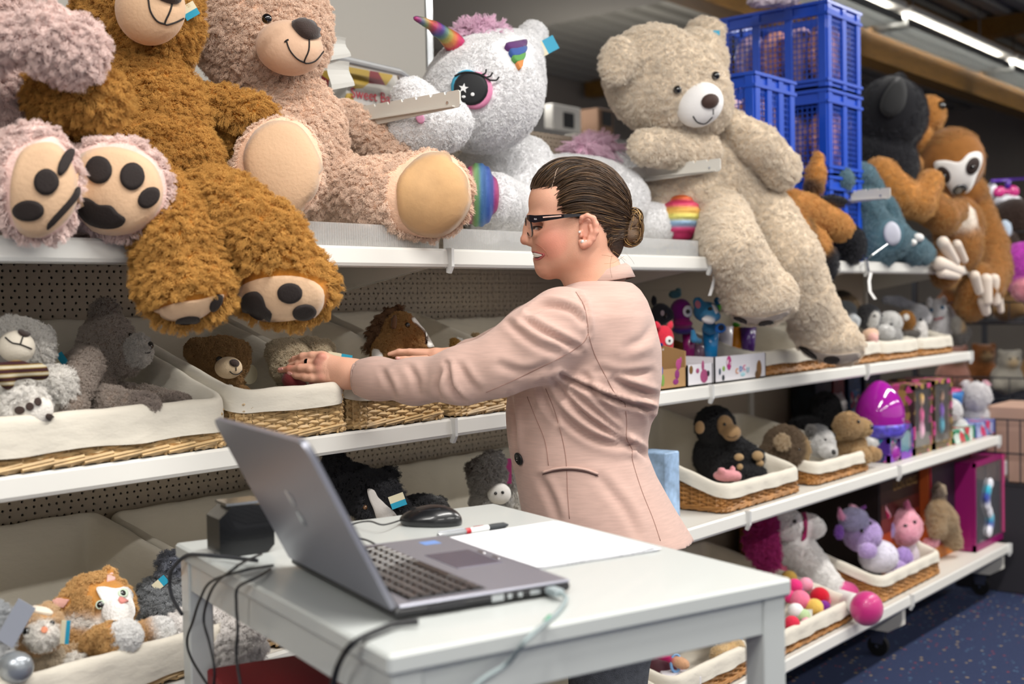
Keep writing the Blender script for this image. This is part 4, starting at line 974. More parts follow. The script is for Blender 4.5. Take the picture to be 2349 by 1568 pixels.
for (x0,y0,x1,y1,Y,r) in ((2163,556,2190,600,-.05,16),(2195,560,2212,596,-.05,12),(2155,604,2200,622,-.04,18),(2160,625,2195,632,-.04,14),(2236,632,2246,668,-.07,13),(2262,640,2265,690,-.08,15),(2280,640,2285,692,-.08,14),(2290,665,2296,712,-.07,10),(2255,690,2262,715,-.06,14)):
    pa_,pb_=WY(x0,y0,Y),WY(x1,y1,Y); q=dep(pa_)/F; bb=B(.003).c('#dccdbf'); bb.seg(pa_,pb_,r*q*.9,r*q*.75); V,Q_,C_,_=bb.build(.004); O('claw',V,Q_,cl,t.t,True)
# --- blue crates
crm=mat('crate_blue','#0a48bc',.4,coat=.1); mesh_bag=[mat('bag_pink','#e0a08a',.5,var=.5,vscale=25),mat('bag_blue','#c8a8b8',.4,var=.6,vscale=25)]
def crate(label,x0,x1,y0,y1,z0,z1,nw=3,nd=2,fill=0):
    t=T('plastic_crate',label,'crate',((x0+x1)/2,(y0+y1)/2,z0),'blue stacking crates'); w=.006
    h=z1-z0; tt=h*.17; bt=h*.1
    for f in (0,1):
        b=MB()
        if f==0: b.box(x0,x1,y0,y1,z0,z0+.006)
        zz=(z0,z1-tt)[f]; hh=(bt,tt)[f]
        b.box(x0,x1,y0,y0+w,zz,zz+hh).box(x0,x1,y1-w,y1,zz,zz+hh).box(x0,x0+w,y0,y1,zz,zz+hh).box(x1-w,x1,y0,y1,zz,zz+hh)
        for zz in ((z0+bt-.01,),(z1-.012,z1-tt))[f]: b.box(x0-.009,x1+.009,y0-.009,y0,zz,zz+.01).box(x0-.009,x1+.009,y1,y1+.009,zz,zz+.01).box(x0-.009,x0,y0,y1,zz,zz+.01).box(x1,x1+.009,y0,y1,zz,zz+.01)
        b.go(('bottom_tray','top_rim')[f],crm,t)
    pw=.03
    for i in range(nw+1):
        xx=x0+(x1-x0-pw)*i/nw
        for yy in (y0-.006,y1-w): MB().box(xx,xx+pw,yy,yy+.011,z0,z1-.005,bev=.002).go('rib',crm,t)
    for i in range(nd+1):
        yy=y0+(y1-y0-pw)*i/nd
        for xx in (x0-.006,x1-w): MB().box(xx,xx+.011,yy,yy+pw,z0,z1-.005,bev=.002).go('rib',crm,t)
    g=MB(); st=.018; k=x0
    while k<x1: g.box(k,k+.0028,y0+.001,y0+.004,z0+bt,z1-tt); k+=st
    k=y0
    while k<y1: g.box(x0+.001,x0+.004,k,k+.0028,z0+bt,z1-tt).box(x1-.004,x1-.001,k,k+.0028,z0+bt,z1-tt); k+=st
    k=z0+bt
    while k<z1-tt: g.box(x0,x1,y0+.001,y0+.004,k,k+.0028).box(x0+.001,x0+.004,y0,y1,k,k+.0028).box(x1-.004,x1-.001,y0,y1,k,k+.0028); k+=st
    g.go('grid_walls',crm,t)['kind']='stuff'
    MB().box(x1-.001,x1+.0015,y0+.03,y0+.08,z1-tt-.06,z1-tt-.01).go('white_label',white_cloth,t) if fill else None
    # wrapped wares inside
    for k in range(4):
        c=np.array([(x0+x1)/2,y0+(y1-y0)*(.15+.233*k),z0+h*.44]); bb=B(.01).c('#b08a90'); 
        bb.ell(c,[X0*(x1-x0)*.47,Y0*(y1-y0)*.112,Z0*h*.40])
        V,Q_,C_,_=bb.build(.012); V+=RNG.normal(0,.0016,V.shape); o=setp(O('bagged_toy',V,Q_,mesh_bag[k%2],None,True),'bagged toy in the '+label.split(' of ')[0]+' of the '+('tall' if 'tall' in label else 'low')+' blue stack, '+['nearest','second','third','farthest'][k],'toy','wrapped toys inside the blue crates')
for k_,(z0_,z1_,nm_) in enumerate(((1.3615,1.652,'lowest'),(1.657,1.943,'middle'),(1.948,2.236,'uppermost'))): crate(nm_+' crate of the tall blue stack',3.825,4.088,.05,.448,z0_,z1_,2,3,k_>0)
for z0_,z1_,nm_ in ((1.3615,1.640,'bottom'),(1.645,1.932,'top')): crate(nm_+' crate of the low blue stack beside the cream bear',3.316,3.575,.05,.44,z0_,z1_,3,3)
bb=B(.02).c('#d8c4d0'); bb.e(1790,-6,.16,50,22,30).e(1745,4,.2,34,14,20); V,Q_,C_,_=bb.build(.008); V+=RNG.normal(0,.0025,V.shape)
setp(O('wrapped_toy_bag',V,Q_,mat('clear_bag','#e3d3dd',.2,trans=.2,var=.3,vscale=30),None,True),'pale wrapped bag lying on top of the uppermost blue crate','bag')
# ------------------------------------------------------------------ the woman
DW=2.35; q0=DW/F; HB=WD(1320,520,DW)
def HP(x,y,d=0.): return HB+SR*(x-1320)*q0-SU*(y-520)*q0+FWD*d
def HE(b,x,y,d,rx,ry,rz,ang=0,**k): return b.ell(HP(x,y,d),EA(rx*q0,ry*q0,rz*q0,ang),**k)
def HC(b,pts,**k): return b.chain([(HP(x,y,d),r*q0) for x,y,d,r in pts],**k)
def DC(b,pts,**k): return b.chain([(WD(x,y,D),r*D/F) for x,y,D,r in pts],**k)
skin=mat('skin','#dba58c',.5,bump=.12,bscale=500,var=.05,vscale=14,attr=True,sss=.12,spec=.35)
wt=T('person','woman in a dusty pink blazer with a low hair bun, reaching into the baskets','person',(float(HP(1400,900)[0]),float(HP(1400,900)[1]),0))
sk='#e0aa90'; b=B(.012).c(sk)
HE(b,1338,475,0,98,96,84); HE(b,1268,466,0,56,64,66,k=.02); HE(b,1281,535,0,66,74,66,k=.02)
for s in (-1,1):
    HE(b,1276,556,s*.030,44,40,34,k=.015,col='#df9d86'); HC(b,[(1262,610,s*.012,22),(1328,588,s*.046,26)],k=.03); HE(b,1340,545,s*.040,45,60,36,k=.02)
    HE(b,1236,520,s*.028,15,11,15,sub=True,k=.014)
    HC(b,[(1216,504,s*.012,7),(1240,500,s*.036,7)],k=.014)
HE(b,1256,614,0,23,24,28); HE(b,1245,617,0,12,12,18); HE(b,1251,586,0,26,28,34,k=.015)
HC(b,[(1215,500,0,8),(1210,525,0,8),(1206,545,0,10)],k=.01); HE(b,1205,551,0,12,11,13,k=.006); 
for s in (-1,1): HE(b,1217,556,s*.011,11,8,8,k=.006)
HE(b,1230,573,0,10,7,18,k=.006); HE(b,1238,599,0,9,7,18,k=.006)
HE(b,1242,606,0,10,4,22,sub=True,k=.008)
HE(b,1232,585,0,14,5,16,sub=True,k=.003)
HC(b,[(1345,560,0,56),(1362,640,0,60),(1380,720,0,66)],k=.03); HE(b,1370,760,0,110,80,150,k=.03)
V1,Q1,C1,_=b.build(.0026)
# cheeks redder, chin and forehead as they are
# near hand
b=B(.006).c(sk); hd=2.315
def fing(pts,k=.004): DC(b,pts,k=k)
fing([(740,819,hd+.005,11),(716,815,hd+.006,9.2),(694,817,hd+.012,8.6),(676,824,hd+.03,7.6),(661,833,hd+.045,6.6)])
fing([(735,833,hd,11),(705,832,hd+.004,8.8),(684,835,hd+.014,8.2),(664,840,hd+.03,6.8)])
fing([(735,849,hd-.004,11),(710,846,hd-.008,9.2),(688,844,hd-.004,8.9),(664,846,hd+.006,8),(643,849,hd+.018,6.8)])
fing([(738,866,hd-.004,11.5),(716,867,hd-.008,9.8),(700,865,hd-.006,9.2),(680,861,hd,7.8),(664,857,hd+.006,6.4)])
DC(b,[(740,822,hd+.006,13),(810,846,hd,20)],k=.014); DC(b,[(740,836,hd,14),(810,852,hd,22)],k=.014); DC(b,[(740,852,hd,14),(810,860,hd,24)],k=.014); DC(b,[(745,866,hd+.004,13),(790,872,hd+.004,16),(815,868,hd,18)],k=.014)
DC(b,[(800,856,hd,28),(845,862,hd-.002,31),(900,868,hd-.03,34)],k=.015)
DC(b,[(790,845,hd+.02,14),(755,838,hd+.045,11),(725,842,hd+.065,9.5),(705,846,hd+.075,8)],k=.006)
for x,y in ((737,818),(731,831),(731,846),(735,864)): b.ell(WD(x,y,hd-.009),EA(.007,.006,.006),col='#d08f7c',k=.008)
for (x0,y0),(x1,y1) in (((757,820),(800,842)),((757,834),(800,850)),((757,851),(800,858))): pass
V2,Q2,C2,_=b.build(.0016)
# far hand
b=B(.006).c(sk); hf=2.60
DC(b,[(978,822,hf-.02,8),(948,823,hf-.035,7),(928,823,hf-.04,6.4),(911,822,hf-.042,5.6)],k=.004)
for i in range(4): DC(b,[(975,810+i*3,hf+.0+.012*i,8),(940,806+i*3,hf+.01*i,7),(915,806+i*4,hf+.012*i,6.4),(893,812+i*4,hf+.012*i,5.2)],k=.004)
DC(b,[(1000,815,hf+.01,15),(960,813,hf+.01,12)],k=.012); DC(b,[(1080,808,hf+.0,16),(1030,813,hf,14),(1000,814,hf,16)],k=.012); DC(b,[(1200,790,hf-.02,22),(1080,808,hf,16)],k=.01)
V3,Q3,C3,_=b.build(.002)
b=B(.01).c(sk); HC(b,[(1372,720,-.10,50),(1372,720,.10,50)]); DC(b,[(1330,745,2.25,44),(1226,792,2.19,42),(1062,860,2.20,36),(880,868,2.29,31)]); DC(b,[(1330,745,2.48,44),(1220,770,2.53,38),(1130,795,2.57,22)])
V4,Q4,C4,_=b.build(.005)
VV=np.concatenate([V1,V2,V3,V4]); QQ=np.concatenate([Q1,Q2+len(V1),Q3+len(V1)+len(V2),Q4+len(V1)+len(V2)+len(V3)]); CC=np.concatenate([C1,C2,C3,C4])
# skin tone: redder nose tip, cheeks, finger tips
def tone(P,r,col,amt):
    d=((VV-P)**2).sum(1); w=(amt*np.exp(-d/(r*r)))[:,None]; CC[:]=CC*(1-w)+np.array(lin(col)[:3])*w
tone(HP(1262,552,-.05),.032,'#cf7f6c',.55); tone(HP(1200,552,0),.014,'#cf7a68',.5); tone(HP(1245,625,-.02),.02,'#d08a74',.4)
for x,y,D in ((640,849,hd),(660,857,hd),(664,840,hd),(660,833,hd),(690,843,hd),(700,865,hd),(912,822,hf)): tone(WD(x,y,D),.009,'#c8705f',.5)
body=O('body',VV,QQ,skin,wt,True,colors=CC)
wbvh=BVHTree.FromPolygons([tuple(v) for v in VV],[tuple(map(int,f)) for f in QQ])
W_=Toy.__new__(Toy); W_.t=wt; W_.bvh=wbvh; W_.hi=None
nail=mat('nail','#e2a298',.25,coat=.4)
for o_ in ((643,846,6.5,4.2,-5),(664,856,6.5,4,-20),(913,822,5.5,3.6,0)): W_.decal('nail',o_,nail,thick=.0008,rings=3,shave=False)
lips=mat('lips','#b9605e',.4); W_.decal('mouth',[(1222,579),(1232,580),(1243,583),(1248,583),(1242,590),(1234,593),(1227,592)],mat('mouth_inside','#5a2022',.6),thick=.0012,rings=3,shave=False)
W_.decal('teeth',[(1224,580),(1233,581),(1244,584),(1239,588),(1231,589),(1225,588)],mat('teeth','#efe9e0',.3),thick=.0022,rings=3,shave=False)
W_.line('upper_lip',[(1221,577),(1230,578),(1240,581),(1249,582)],lips,.0013,off=.0004); W_.line('lower_lip',[(1228,594),(1235,594),(1242,590),(1249,583)],lips,.0022,off=.0003)
W_.line('smile_crease',[(1229,560),(1241,566),(1252,577),(1256,588)],mat('skin_crease','#b9745f',.6),.0006,off=.0002)
dkb=mat('brow_hair','#3a2a20',.7)
W_.line('eyebrow',[(1211,497),(1218,496),(1230,499),(1242,503)],dkb,.0018,off=.0006); W_.line('eyelashes',[(1219,522),(1226,520),(1236,520),(1244,522)],dkb,.0013,off=.001)
W_.decal('eye',(1229,523,6,3,-5),mat('eye_white','#d8d0c8',.3),thick=.0006,rings=2,shave=False); W_.decal('iris',(1225,523,3,3,0),mat('iris','#4a3628',.2),thick=.0012,rings=2,shave=False)
# ear
def ear(s):
    b=B(.004).c('#dfa089'); d=.072*s
    HE(b,1343,536,d-.002*s,19,31,9,ang=8)
    HC(b,[(1327,517,d+.004*s,5),(1330,509,d+.009*s,5.5),(1341,505,d+.012*s,6),(1354,511,d+.013*s,6.5),(1360,524,d+.013*s,6.5),(1360,541,d+.012*s,6.5),(1354,556,d+.010*s,6),(1345,565,d+.008*s,7)],k=.003)
    HC(b,[(1345,565,d+.008*s,7.5),(1333,568,d+.006*s,8.5),(1327,562,d+.004*s,6)],k=.004)
    HC(b,[(1346,524,d+.010*s,4.5),(1350,540,d+.010*s,4.5),(1344,552,d+.009*s,5)],k=.004)
    HE(b,1336,540,d+.012*s,9,15,7,sub=True,k=.004); HE(b,1342,518,d+.012*s,6,8,4,sub=True,k=.004); HC(b,[(1326,540,d+.006*s,5),(1327,548,d+.006*s,5)],k=.003)
    V,Q,C,_=b.build(.0014); return O('ear',V,Q,mat('skin'),wt,True,colors=C)
ea=ear(-1); ear(1)
for x,y,r in ((1324,541,3),(1330,562,4.5),(1338,561,2.4)):
    MB().ell(HP(x,y,-.072-.011),EA(r*q0,r*q0,r*q0)).go('earring',mat('pearl','#efe9e4',.15,coat=1,metal=.3),wt,True)
# hair
def hcap():
    b=B(.014).c('#4a3526')
    HE(b,1340,470,0,101,99,87); HE(b,1385,495,0,55,72,66,k=.02); HE(b,1394,553,0,37,50,48,k=.02); HE(b,1262,430,0,46,38,56,k=.015); HE(b,1300,410,0,60,44,60,k=.02); HE(b,1305,462,0,52,60,74,k=.01)
    V,Q,C,_=b.build(.003)
    u=((V-HB)@SR)/q0+1320; v=520-((V-HB)@SU)/q0
    z=[(-200,400),(268,412),(340,432),(430,436),(470,470),(452,560),(478,640),(545,700),(590,770),(640,850),(655,800),(690,770),(760,750),(790,725),(850,715),(930,770),(955,850),(965,950),(985,1060),(1040,1120),(1200,1130),(1200,1600),(-200,1600)]
    P=[(1150+a/4.355,340+c/4.355) for a,c in z]; ins=np.zeros(len(V),bool); n=len(P)
    for i in range(n):
        (x0,y0),(x1,y1)=P[i],P[(i+1)%n]
        if y0==y1: continue
        c=((y0>v)!=(y1>v))&(u<(x1-x0)*(v-y0)/(y1-y0)+x0); ins^=c
    keep=~ins[Q].any(1); Q=Q[keep]; return V,Q
Vh,Qh=hcap(); hairm=mat('hair_cap','#463323',.5,var=.4,vscale=60,stretch=(1,1,6),bump=.4,bscale=300)
O('hair_cap',Vh,Qh,hairm,wt,True)
hb=BVHTree.FromPolygons([tuple(v) for v in Vh],[tuple(map(int,f)) for f in Qh])
def strandmat():
    m=mat('hair_strands','#4a3526',.38,attr=True,spec=.5); return m
HL=[(1214,431),(1228,436),(1249,439),(1257,445),(1256,470),(1262,487),(1276,501),(1300,512),(1320,510),(1335,503),(1348,504),(1362,518),(1368,540),(1371,565),(1378,588),(1395,596),(1412,592)]
HLs=smooth2(HL,6,False)
sb_=MB(); cols=[]; tones=['#33241a','#453223','#59422e','#70543a','#8f6d47','#b08a58']
def strand(path,r,col,n=3):
    V0=len(sb_.V) and sb_.n; sb_.tube(path,r,n,cap=False); cols.append(np.repeat(np.array(lin(col))[None,:3],sb_.n-(V0 or 0),0))
for i in range(1500):
    side=-1 if RNG.random()<.72 else 1; f=RNG.random()
    st=HLs[int(f*(len(HLs)-1))]; jx,jy=RNG.normal(0,1.5,2); t0=RNG.random()**2*.5
    end=HP(1428+RNG.normal(0,3),512+(f-.5)*46+RNG.normal(0,3),side*abs(RNG.normal(0,.012)))
    top=max(0,1-f*2.2); lat=.062*(1-.9*top*RNG.random()**.7)+.02*(f>.2)
    s0=HP(st[0]+jx,st[1]+jy,side*lat); P=[]
    off=.0006+RNG.random()*.0026
    for t in np.linspace(t0,1,15):
        p=s0*(1-t)+end*t+SU*.075*math.sin(PI*t)*top+FWD*side*.035*math.sin(PI*t)*(1-top)-SU*.012*math.sin(PI*t)*max(0,f-.5)
        l,nn,_,_=hb.find_nearest(Vector(p)); l=np.array(l); nn=np.array(nn)
        if t>.93: P.append(l*.4+end*.6+nn*off)
        else: P.append(l+nn*off*(1+.6*math.sin(9*t+i)))
    P=smooth2(P,2,False); r=np.full(len(P),.00055+.0005*RNG.random()); r[0]=.0001
    gold=.25+.45*RNG.random()
    c=tones[min(5,int(abs(RNG.normal(1.7,1.3)))+(1 if RNG.random()<.15 else 0))]
    strand(P,r,c)
# bun: twisted coils
bc=HP(1450,522,0)
for i in range(420):
    a0=RNG.random()*2*PI; R1=(14+10*RNG.random())*q0; k=RNG.integers(0,3); P=[]
    cx,cy=((1454,503),(1447,542),(1457,522))[k]; rx,ry=((20,26),(26,24),(18,38))[k]; L=PI*(.9+RNG.random()*.9); tl=(RNG.random()-.5)*2
    th=RNG.random()*2*PI
    for t in np.linspace(0,1,16):
        a=a0+L*t; rr=(.55+.45*math.sin(PI*min(1,t*1.05)))
        x=cx+rx*math.cos(a)*rr; y=cy+ry*math.sin(a)*rr; d=(tl*(.026)*math.sqrt(max(0,1-.5*rr*rr)))*math.cos(a*.5+th)
        P.append(HP(x,y,d))
    strand(P,np.full(16,.0008+.0006*RNG.random()),('#6b4e30','#8a6a3f','#a98552','#55402a','#c29c63','#4a3524')[int(RNG.random()*6)])
b=B(.008).c('#6b4e30'); HE(b,1447,541,0,27,24,28); HE(b,1454,508,0,21,29,26); HE(b,1434,522,0,16,34,26); V,Q,C,_=b.build(.003); O('bun_core',V,Q,mat('bun_core','#5f452b',.5,var=.4,vscale=70,stretch=(1,1,5),bump=.4,bscale=300),wt,True)
for i in range(9):  # loose flyaway hairs
    side=-1 if RNG.random()<.8 else 1; k=RNG.random()
    a=(1372+40*RNG.random(),560+35*RNG.random()) if k<.3 else ((1400+30*RNG.random(),580+15*RNG.random()) if k<.55 else (1400+50*RNG.random(),450+70*RNG.random()))
    e_=(a[0]+RNG.normal(8,22),a[1]+RNG.normal(25,18)); m_=((a[0]+e_[0])/2+RNG.normal(0,10),(a[1]+e_[1])/2+RNG.normal(0,6)); dd=side*.06 if k<.55 else side*.03
    P=smooth2([HP(*a,dd),HP(*m_,dd+side*.006),HP(*e_,dd+side*.01)],6,False); strand(P,.00028,tones[3+int(RNG.random()*3)])
o=O('hair_strands',np.concatenate(sb_.V),sb_.F,strandmat(),wt,True,colors=np.concatenate(cols)); o['kind']='stuff'
pl_=[np.array(hb.find_nearest(Vector(HP(x,y,d)))[0])+np.array(hb.find_nearest(Vector(HP(x,y,d)))[1])*.0032 for x,y,d in ((1256,446,-.06),(1263,432,-.06),(1270,415,-.055),(1274,402,-.05),(1282,394,-.045))]; MB().tube(smooth2(pl_,4,False),np.array([.0003]+[.0009]*15+[.0003]),6).go('hair_parting',mat('parting_skin','#a8907e',.6),wt,True)
# glasses
gm=mat('glasses_acetate','#120c14',.15,coat=1); glass=mat('lens_glass','#ffffff',.02,trans=1,alpha=.25)
gl=T('eyeglasses','dark plastic eyeglasses worn by the woman, pale inlay on the arm','glasses',HP(1216,520,0))
for s in (-1,1):
    arm=[(1208,506,.062),(1213,509,.066),(1225,511,.069),(1258,508,.073),(1290,505,.0755),(1322,503,.0765),(1338,505,.074)]
    hs=[5,8,8.5,6.5,4.5,3,2.2]; V=[]
    for (x,y,d),h in zip(arm,hs):
        for dy,dd in ((-h,0),(h*.9,0),(h*.9,.0022),(-h,.0022)): V.append(HP(x,y+dy,s*(d+dd)))
    n=len(arm); Fq=[(4*i+k,4*i+(k+1)%4,4*i+4+(k+1)%4,4*i+4+k) for i in range(n-1) for k in range(4)]+[(0,1,2,3),(4*n-1,4*n-2,4*n-3,4*n-4)]
    O('temple_arm',V,Fq,gm,gl)
    MB().tube([HP(1243,507.5,s*.0748),HP(1284,504.5,s*.0778)],.0014,6).go('pale_inlay',mat('inlay_pale','#e6b8a8',.3),gl)
    C_=HP(1213,523,s*.034); A1=-SU*q0*23+SR*q0*4.5; A2=FWD*s*.027+SR*q0*(5 if s<0 else 5)*1
    P=[]
    for k in range(24):
        a=2*PI*k/24; ca,sa=math.cos(a),math.sin(a); sg=lambda v_:math.copysign(abs(v_)**.7,v_); P.append(C_+A1*sg(ca)+A2*sg(sa)-SR*0)
    MB().tube(P,.0017,6,closed=True).go('rim',gm,gl,True)
    MB().add([C_]+P,[(0,1+k,1+(k+1)%24) for k in range(24)]).go('lens',glass,gl)
MB().tube([HP(1209,512,-.008),HP(1205,509,0),HP(1209,512,.008)],.0018,6).go('bridge',gm,gl)
text('RALPH',.0042,HP(1231,511,-.0715),SR,SU,mat('glasses_print','#d9d4d8',.4),'lettering',gl,.0003)
# blazer
bz='#d9b9ad'; b=B(.02).c(bz)
rows=[(648,1378,70,.075),(665,1376,92,.115),(690,1377,106,.155),(730,1370,128,.175),(800,1366,150,.178),(870,1346,171,.168),(912,1337,174,.16),(945,1334,174,.152),(970,1327,166,.148),(1005,1325,161,.146),(1040,1327,158,.148),(1090,1343,162,.155),(1160,1369,175,.168),(1238,1402,190,.178)]
b.loft([(HP(cx,y,0),hw*q0,hd_) for y,cx,hw,hd_ in rows],ex=SR,ey=FWD)
DC(b,[(1322,745,2.25,72),(1292,750,2.215,84),(1226,792,2.185,83),(1142,838,2.18,66),(1062,860,2.195,61),(950,875,2.25,47),(865,868,2.295,43),(828,866,2.312,41)],k=.03)
DC(b,[(1300,745,2.50,80),(1220,765,2.53,64),(1130,795,2.57,34),(1075,806,2.59,24),(1050,811,2.6,19)],k=.02)
DC(b,[(790,866,2.313,38),(818,866,2.3135,36)],sub=True,k=.004)
DC(b,[(1030,813,2.6,17),(1046,811,2.6,15)],sub=True,k=.003)
HC(b,[(1375,560,0,62),(1384,662,0,58)],sub=True,k=.008)
V,Q,C,_=b.build(.0048)
Z3=lambda a,c:(1140+a/2.375,600+c/2.375)
def crease(V,Q,L):
    fn=np.cross(V[Q[:,1]]-V[Q[:,0]],V[Q[:,2]]-V[Q[:,0]]); Nn=np.zeros_like(V)
    for k in range(4): np.add.at(Nn,Q[:,k],fn)
    Nn/=np.linalg.norm(Nn,axis=1)[:,None]+1e-12
    rel=V-CAM; z=rel@FWD; U=np.stack([1174.5+F*(rel@SR)/z,784-F*(rel@SU)/z],1); 
    # undo camera roll is already in SR/SU
    vis=np.clip(-(Nn*rel).sum(1)/np.linalg.norm(rel,axis=1)*2.2,0,1); D=np.zeros(len(V))
    for pts,w,dp in L:
        P=smooth2([Z3(*p) for p in pts],5,False); best=np.full(len(V),1e9); tt=np.zeros(len(V)); sg=np.zeros(len(V)); n=len(P)-1
        for i in range(n):
            a,c=P[i],P[i+1]; ab=c-a; t=np.clip(((U-a)@ab)/(ab@ab),0,1); pr=a+t[:,None]*ab; d=np.linalg.norm(U-pr,axis=1); m=d<best
            cr_=(ab[0]*(U-a)[:,1]-ab[1]*(U-a)[:,0]); best[m]=d[m]; tt[m]=((i+t)/n)[m]; sg[m]=np.sign(cr_)[m]
        env=np.sin(PI*np.clip(tt*.86+.07,0,1))**.6
        x=best/w*sg
        D+=1.9*vis*env*dp*(-np.exp(-(x*1.15)**2)+.75*np.exp(-((x+1.7)/1.1)**2)+.35*np.exp(-((x-1.9)/1.2)**2))
    return V+Nn*D[:,None]
CR=[([(340,612),(500,690),(690,765),(870,812)],6,.0085),([(250,650),(320,790),(500,950),(720,1010)],9,.006),([(300,635),(440,800),(600,925),(735,1000)],7,.006),
([(225,660),(270,780),(330,870)],7,.005),([(340,650),(520,800),(700,960)],7,.004),([(630,640),(760,700),(880,735)],9,.006),([(560,590),(700,615),(840,600)],9,.0025),([(740,1000),(800,1040),(825,1070)],8,.004),
([(150,320),(300,400),(440,470)],8,.0055),([(60,330),(200,440),(330,490)],9,.004),([(180,280),(270,238),(400,262),(470,330)],8,.0055),([(430,165),(480,250),(497,390)],5,.003),
([(-270,560),(-250,680),(-180,760)],7,.006),([(-300,590),(-330,680),(-300,750)],7,.004),([(-200,570),(-150,650),(-100,700)],9,.003),([(-620,600),(-580,680),(-560,740)],8,.003),([(-480,570),(-440,640),(-430,720)],9,.0025),([(10,560),(150,600),(260,570)],10,.003),([(480,620),(560,760),(660,860)],8,.0035),
([(240,1180),(300,1300),(330,1400)],10,.003),([(560,1180),(700,1350),(760,1480)],12,.0025),([(860,330),(800,420),(700,470)],12,.0022),([(70,720),(95,900),(100,1100)],7,.004),([(770,760),(850,860),(830,960)],8,.004)]
V=crease(V,Q,CR)
def blazmat():
    m=mat('blazer_jersey','#c9a89c',.85,bump=.25,bscale=900,sheen=.25,spec=.2,var=.07,vscale=30,stretch=(1,1,9)); return m
bm=blazmat(); bo=O('blazer',V,Q,bm,wt,True)
J=Toy.__new__(Toy); J.t=wt; J.hi=None; J.bvh=BVHTree.FromPolygons([tuple(v) for v in V],[tuple(map(int,f)) for f in Q])
seam=mat('blazer_seam','#99756a',.9)
for L in ([(165,735),(215,860),(262,980),(281,1110)],[(265,690),(320,830),(360,980),(378,1100),(384,1250),(395,1400)],[(497,390),(530,500),(590,620),(650,730),(697,772)],[(697,772),(706,870),(706,960),(735,1020),(740,1090),(790,1250),(850,1400),(890,1520)],[(-60,712),(60,660),(250,570),(400,492),(470,440),(497,392)],[(430,165),(475,240),(493,330),(497,392)],[(248,1160),(300,1138),(400,1128),(500,1140),(552,1168)]):
    J.line('seam',[Z3(*p) for p in L],seam,.0008,parent=bo,off=.0001)
J.line('pocket_welt',[Z3(*p) for p in [(250,1148),(320,1128),(400,1122),(480,1132),(550,1156)]],bm,.0026,parent=bo,off=.001)
J.line('pocket_slit',[Z3(*p) for p in [(256,1154),(320,1140),(400,1134),(480,1144),(545,1164)]],mat('pocket_dark','#4a302c',.9),.0012,parent=bo,off=.0016)
bp=J.hit(*Z3(122,1072)); nrm=bp[1]
ex_,ey_,ez_=cone_dir(nrm); bt=MB().lathe([(.0,.0),(.0115,.0),(.0125,.0015),(.0125,.003),(.0108,.0042),(.009,.0032),(0.0001,.0032)],bp[0],24,nrm).go('button',blackp,wt,True)
for a,c in ((-.002,.002),(.002,.002),(-.002,-.002),(.002,-.002)): MB().cyl(bp[0]+SR*a+SU*c+nrm*.003,bp[0]+SR*a+SU*c+nrm*.0042,.0007,6).go('button_thread',mat('thread_pale','#d9c6c0',.6),bt)
# cuff ring
for (x0,y0,D0,x1,y1,D1,r) in ((829,866,2.311,818,866,2.313,39.5),(1052,811,2.6,1045,812,2.6,17.5)):
    p0,p1=WD(x0,y0,D0),WD(x1,y1,D1); ax=(p1-p0)/np.linalg.norm(p1-p0); rr=r*D0/F
    MB().lathe([(rr*1.0,0),(rr*1.03,.004),(rr*1.02,.010),(rr*.96,.0115),(rr*.93,.008),(rr*.93,0)],p0,28,ax).go('cuff',bm,wt,True)
# collar
V=[];n=26;R4=[]
for j,(xc,yc,hw,hd_,tl) in enumerate(((1384,652,52,.056,10),(1384,624,47,.050,17),(1386,621,50,.053,18),(1391,628,55,.058,17),(1394,646,63,.070,12),(1393,648,61,.068,12))):
    for i in range(n+1):
        a=-PI+.75+(2*PI-1.5)*i/n; x=xc+hw*math.cos(a); y=yc-tl*math.cos(a); V.append(HP(x,y+0,hd_*math.sin(a)))
Fq=[(j*(n+1)+i,j*(n+1)+i+1,(j+1)*(n+1)+i+1,(j+1)*(n+1)+i) for j in range(5) for i in range(n)]
O('collar',V,Fq,bm,wt,True)
# ring + bracelet
p=WD(705,831.5,hd+.004); ax=WD(684,834,hd+.012)-WD(730,831,hd); ax/=np.linalg.norm(ax)
o=MB().lathe([(.0076,-.0028),(.0083,-.0028),(.0087,0),(.0083,.0028),(.0076,.0028)],p,24,ax).go('ring',mat('dark_steel','#3a3d44',.12,metal=1),None); setp(o,'dark polished steel ring on the nearer hand of the woman','ring')
p=WD(1039,812,2.6); ax=WD(1020,814,2.6)-WD(1060,810,2.6); ax/=np.linalg.norm(ax)
t=T('bracelet','thin silver and black bracelet on the farther wrist of the woman','bracelet',p)
for k,(of,m) in enumerate(((0,chrome),(.006,blackp))):
    e1_=np.cross(ax,Z0); e1_/=np.linalg.norm(e1_); e2_=np.cross(ax,e1_); MB().tube([p-ax*of+.0150*(e1_*math.cos(a)+e2_*math.sin(a)) for a in np.arange(20)*2*PI/20],.0017,6,closed=True).go(('silver_band','black_band')[k],m,t,True)
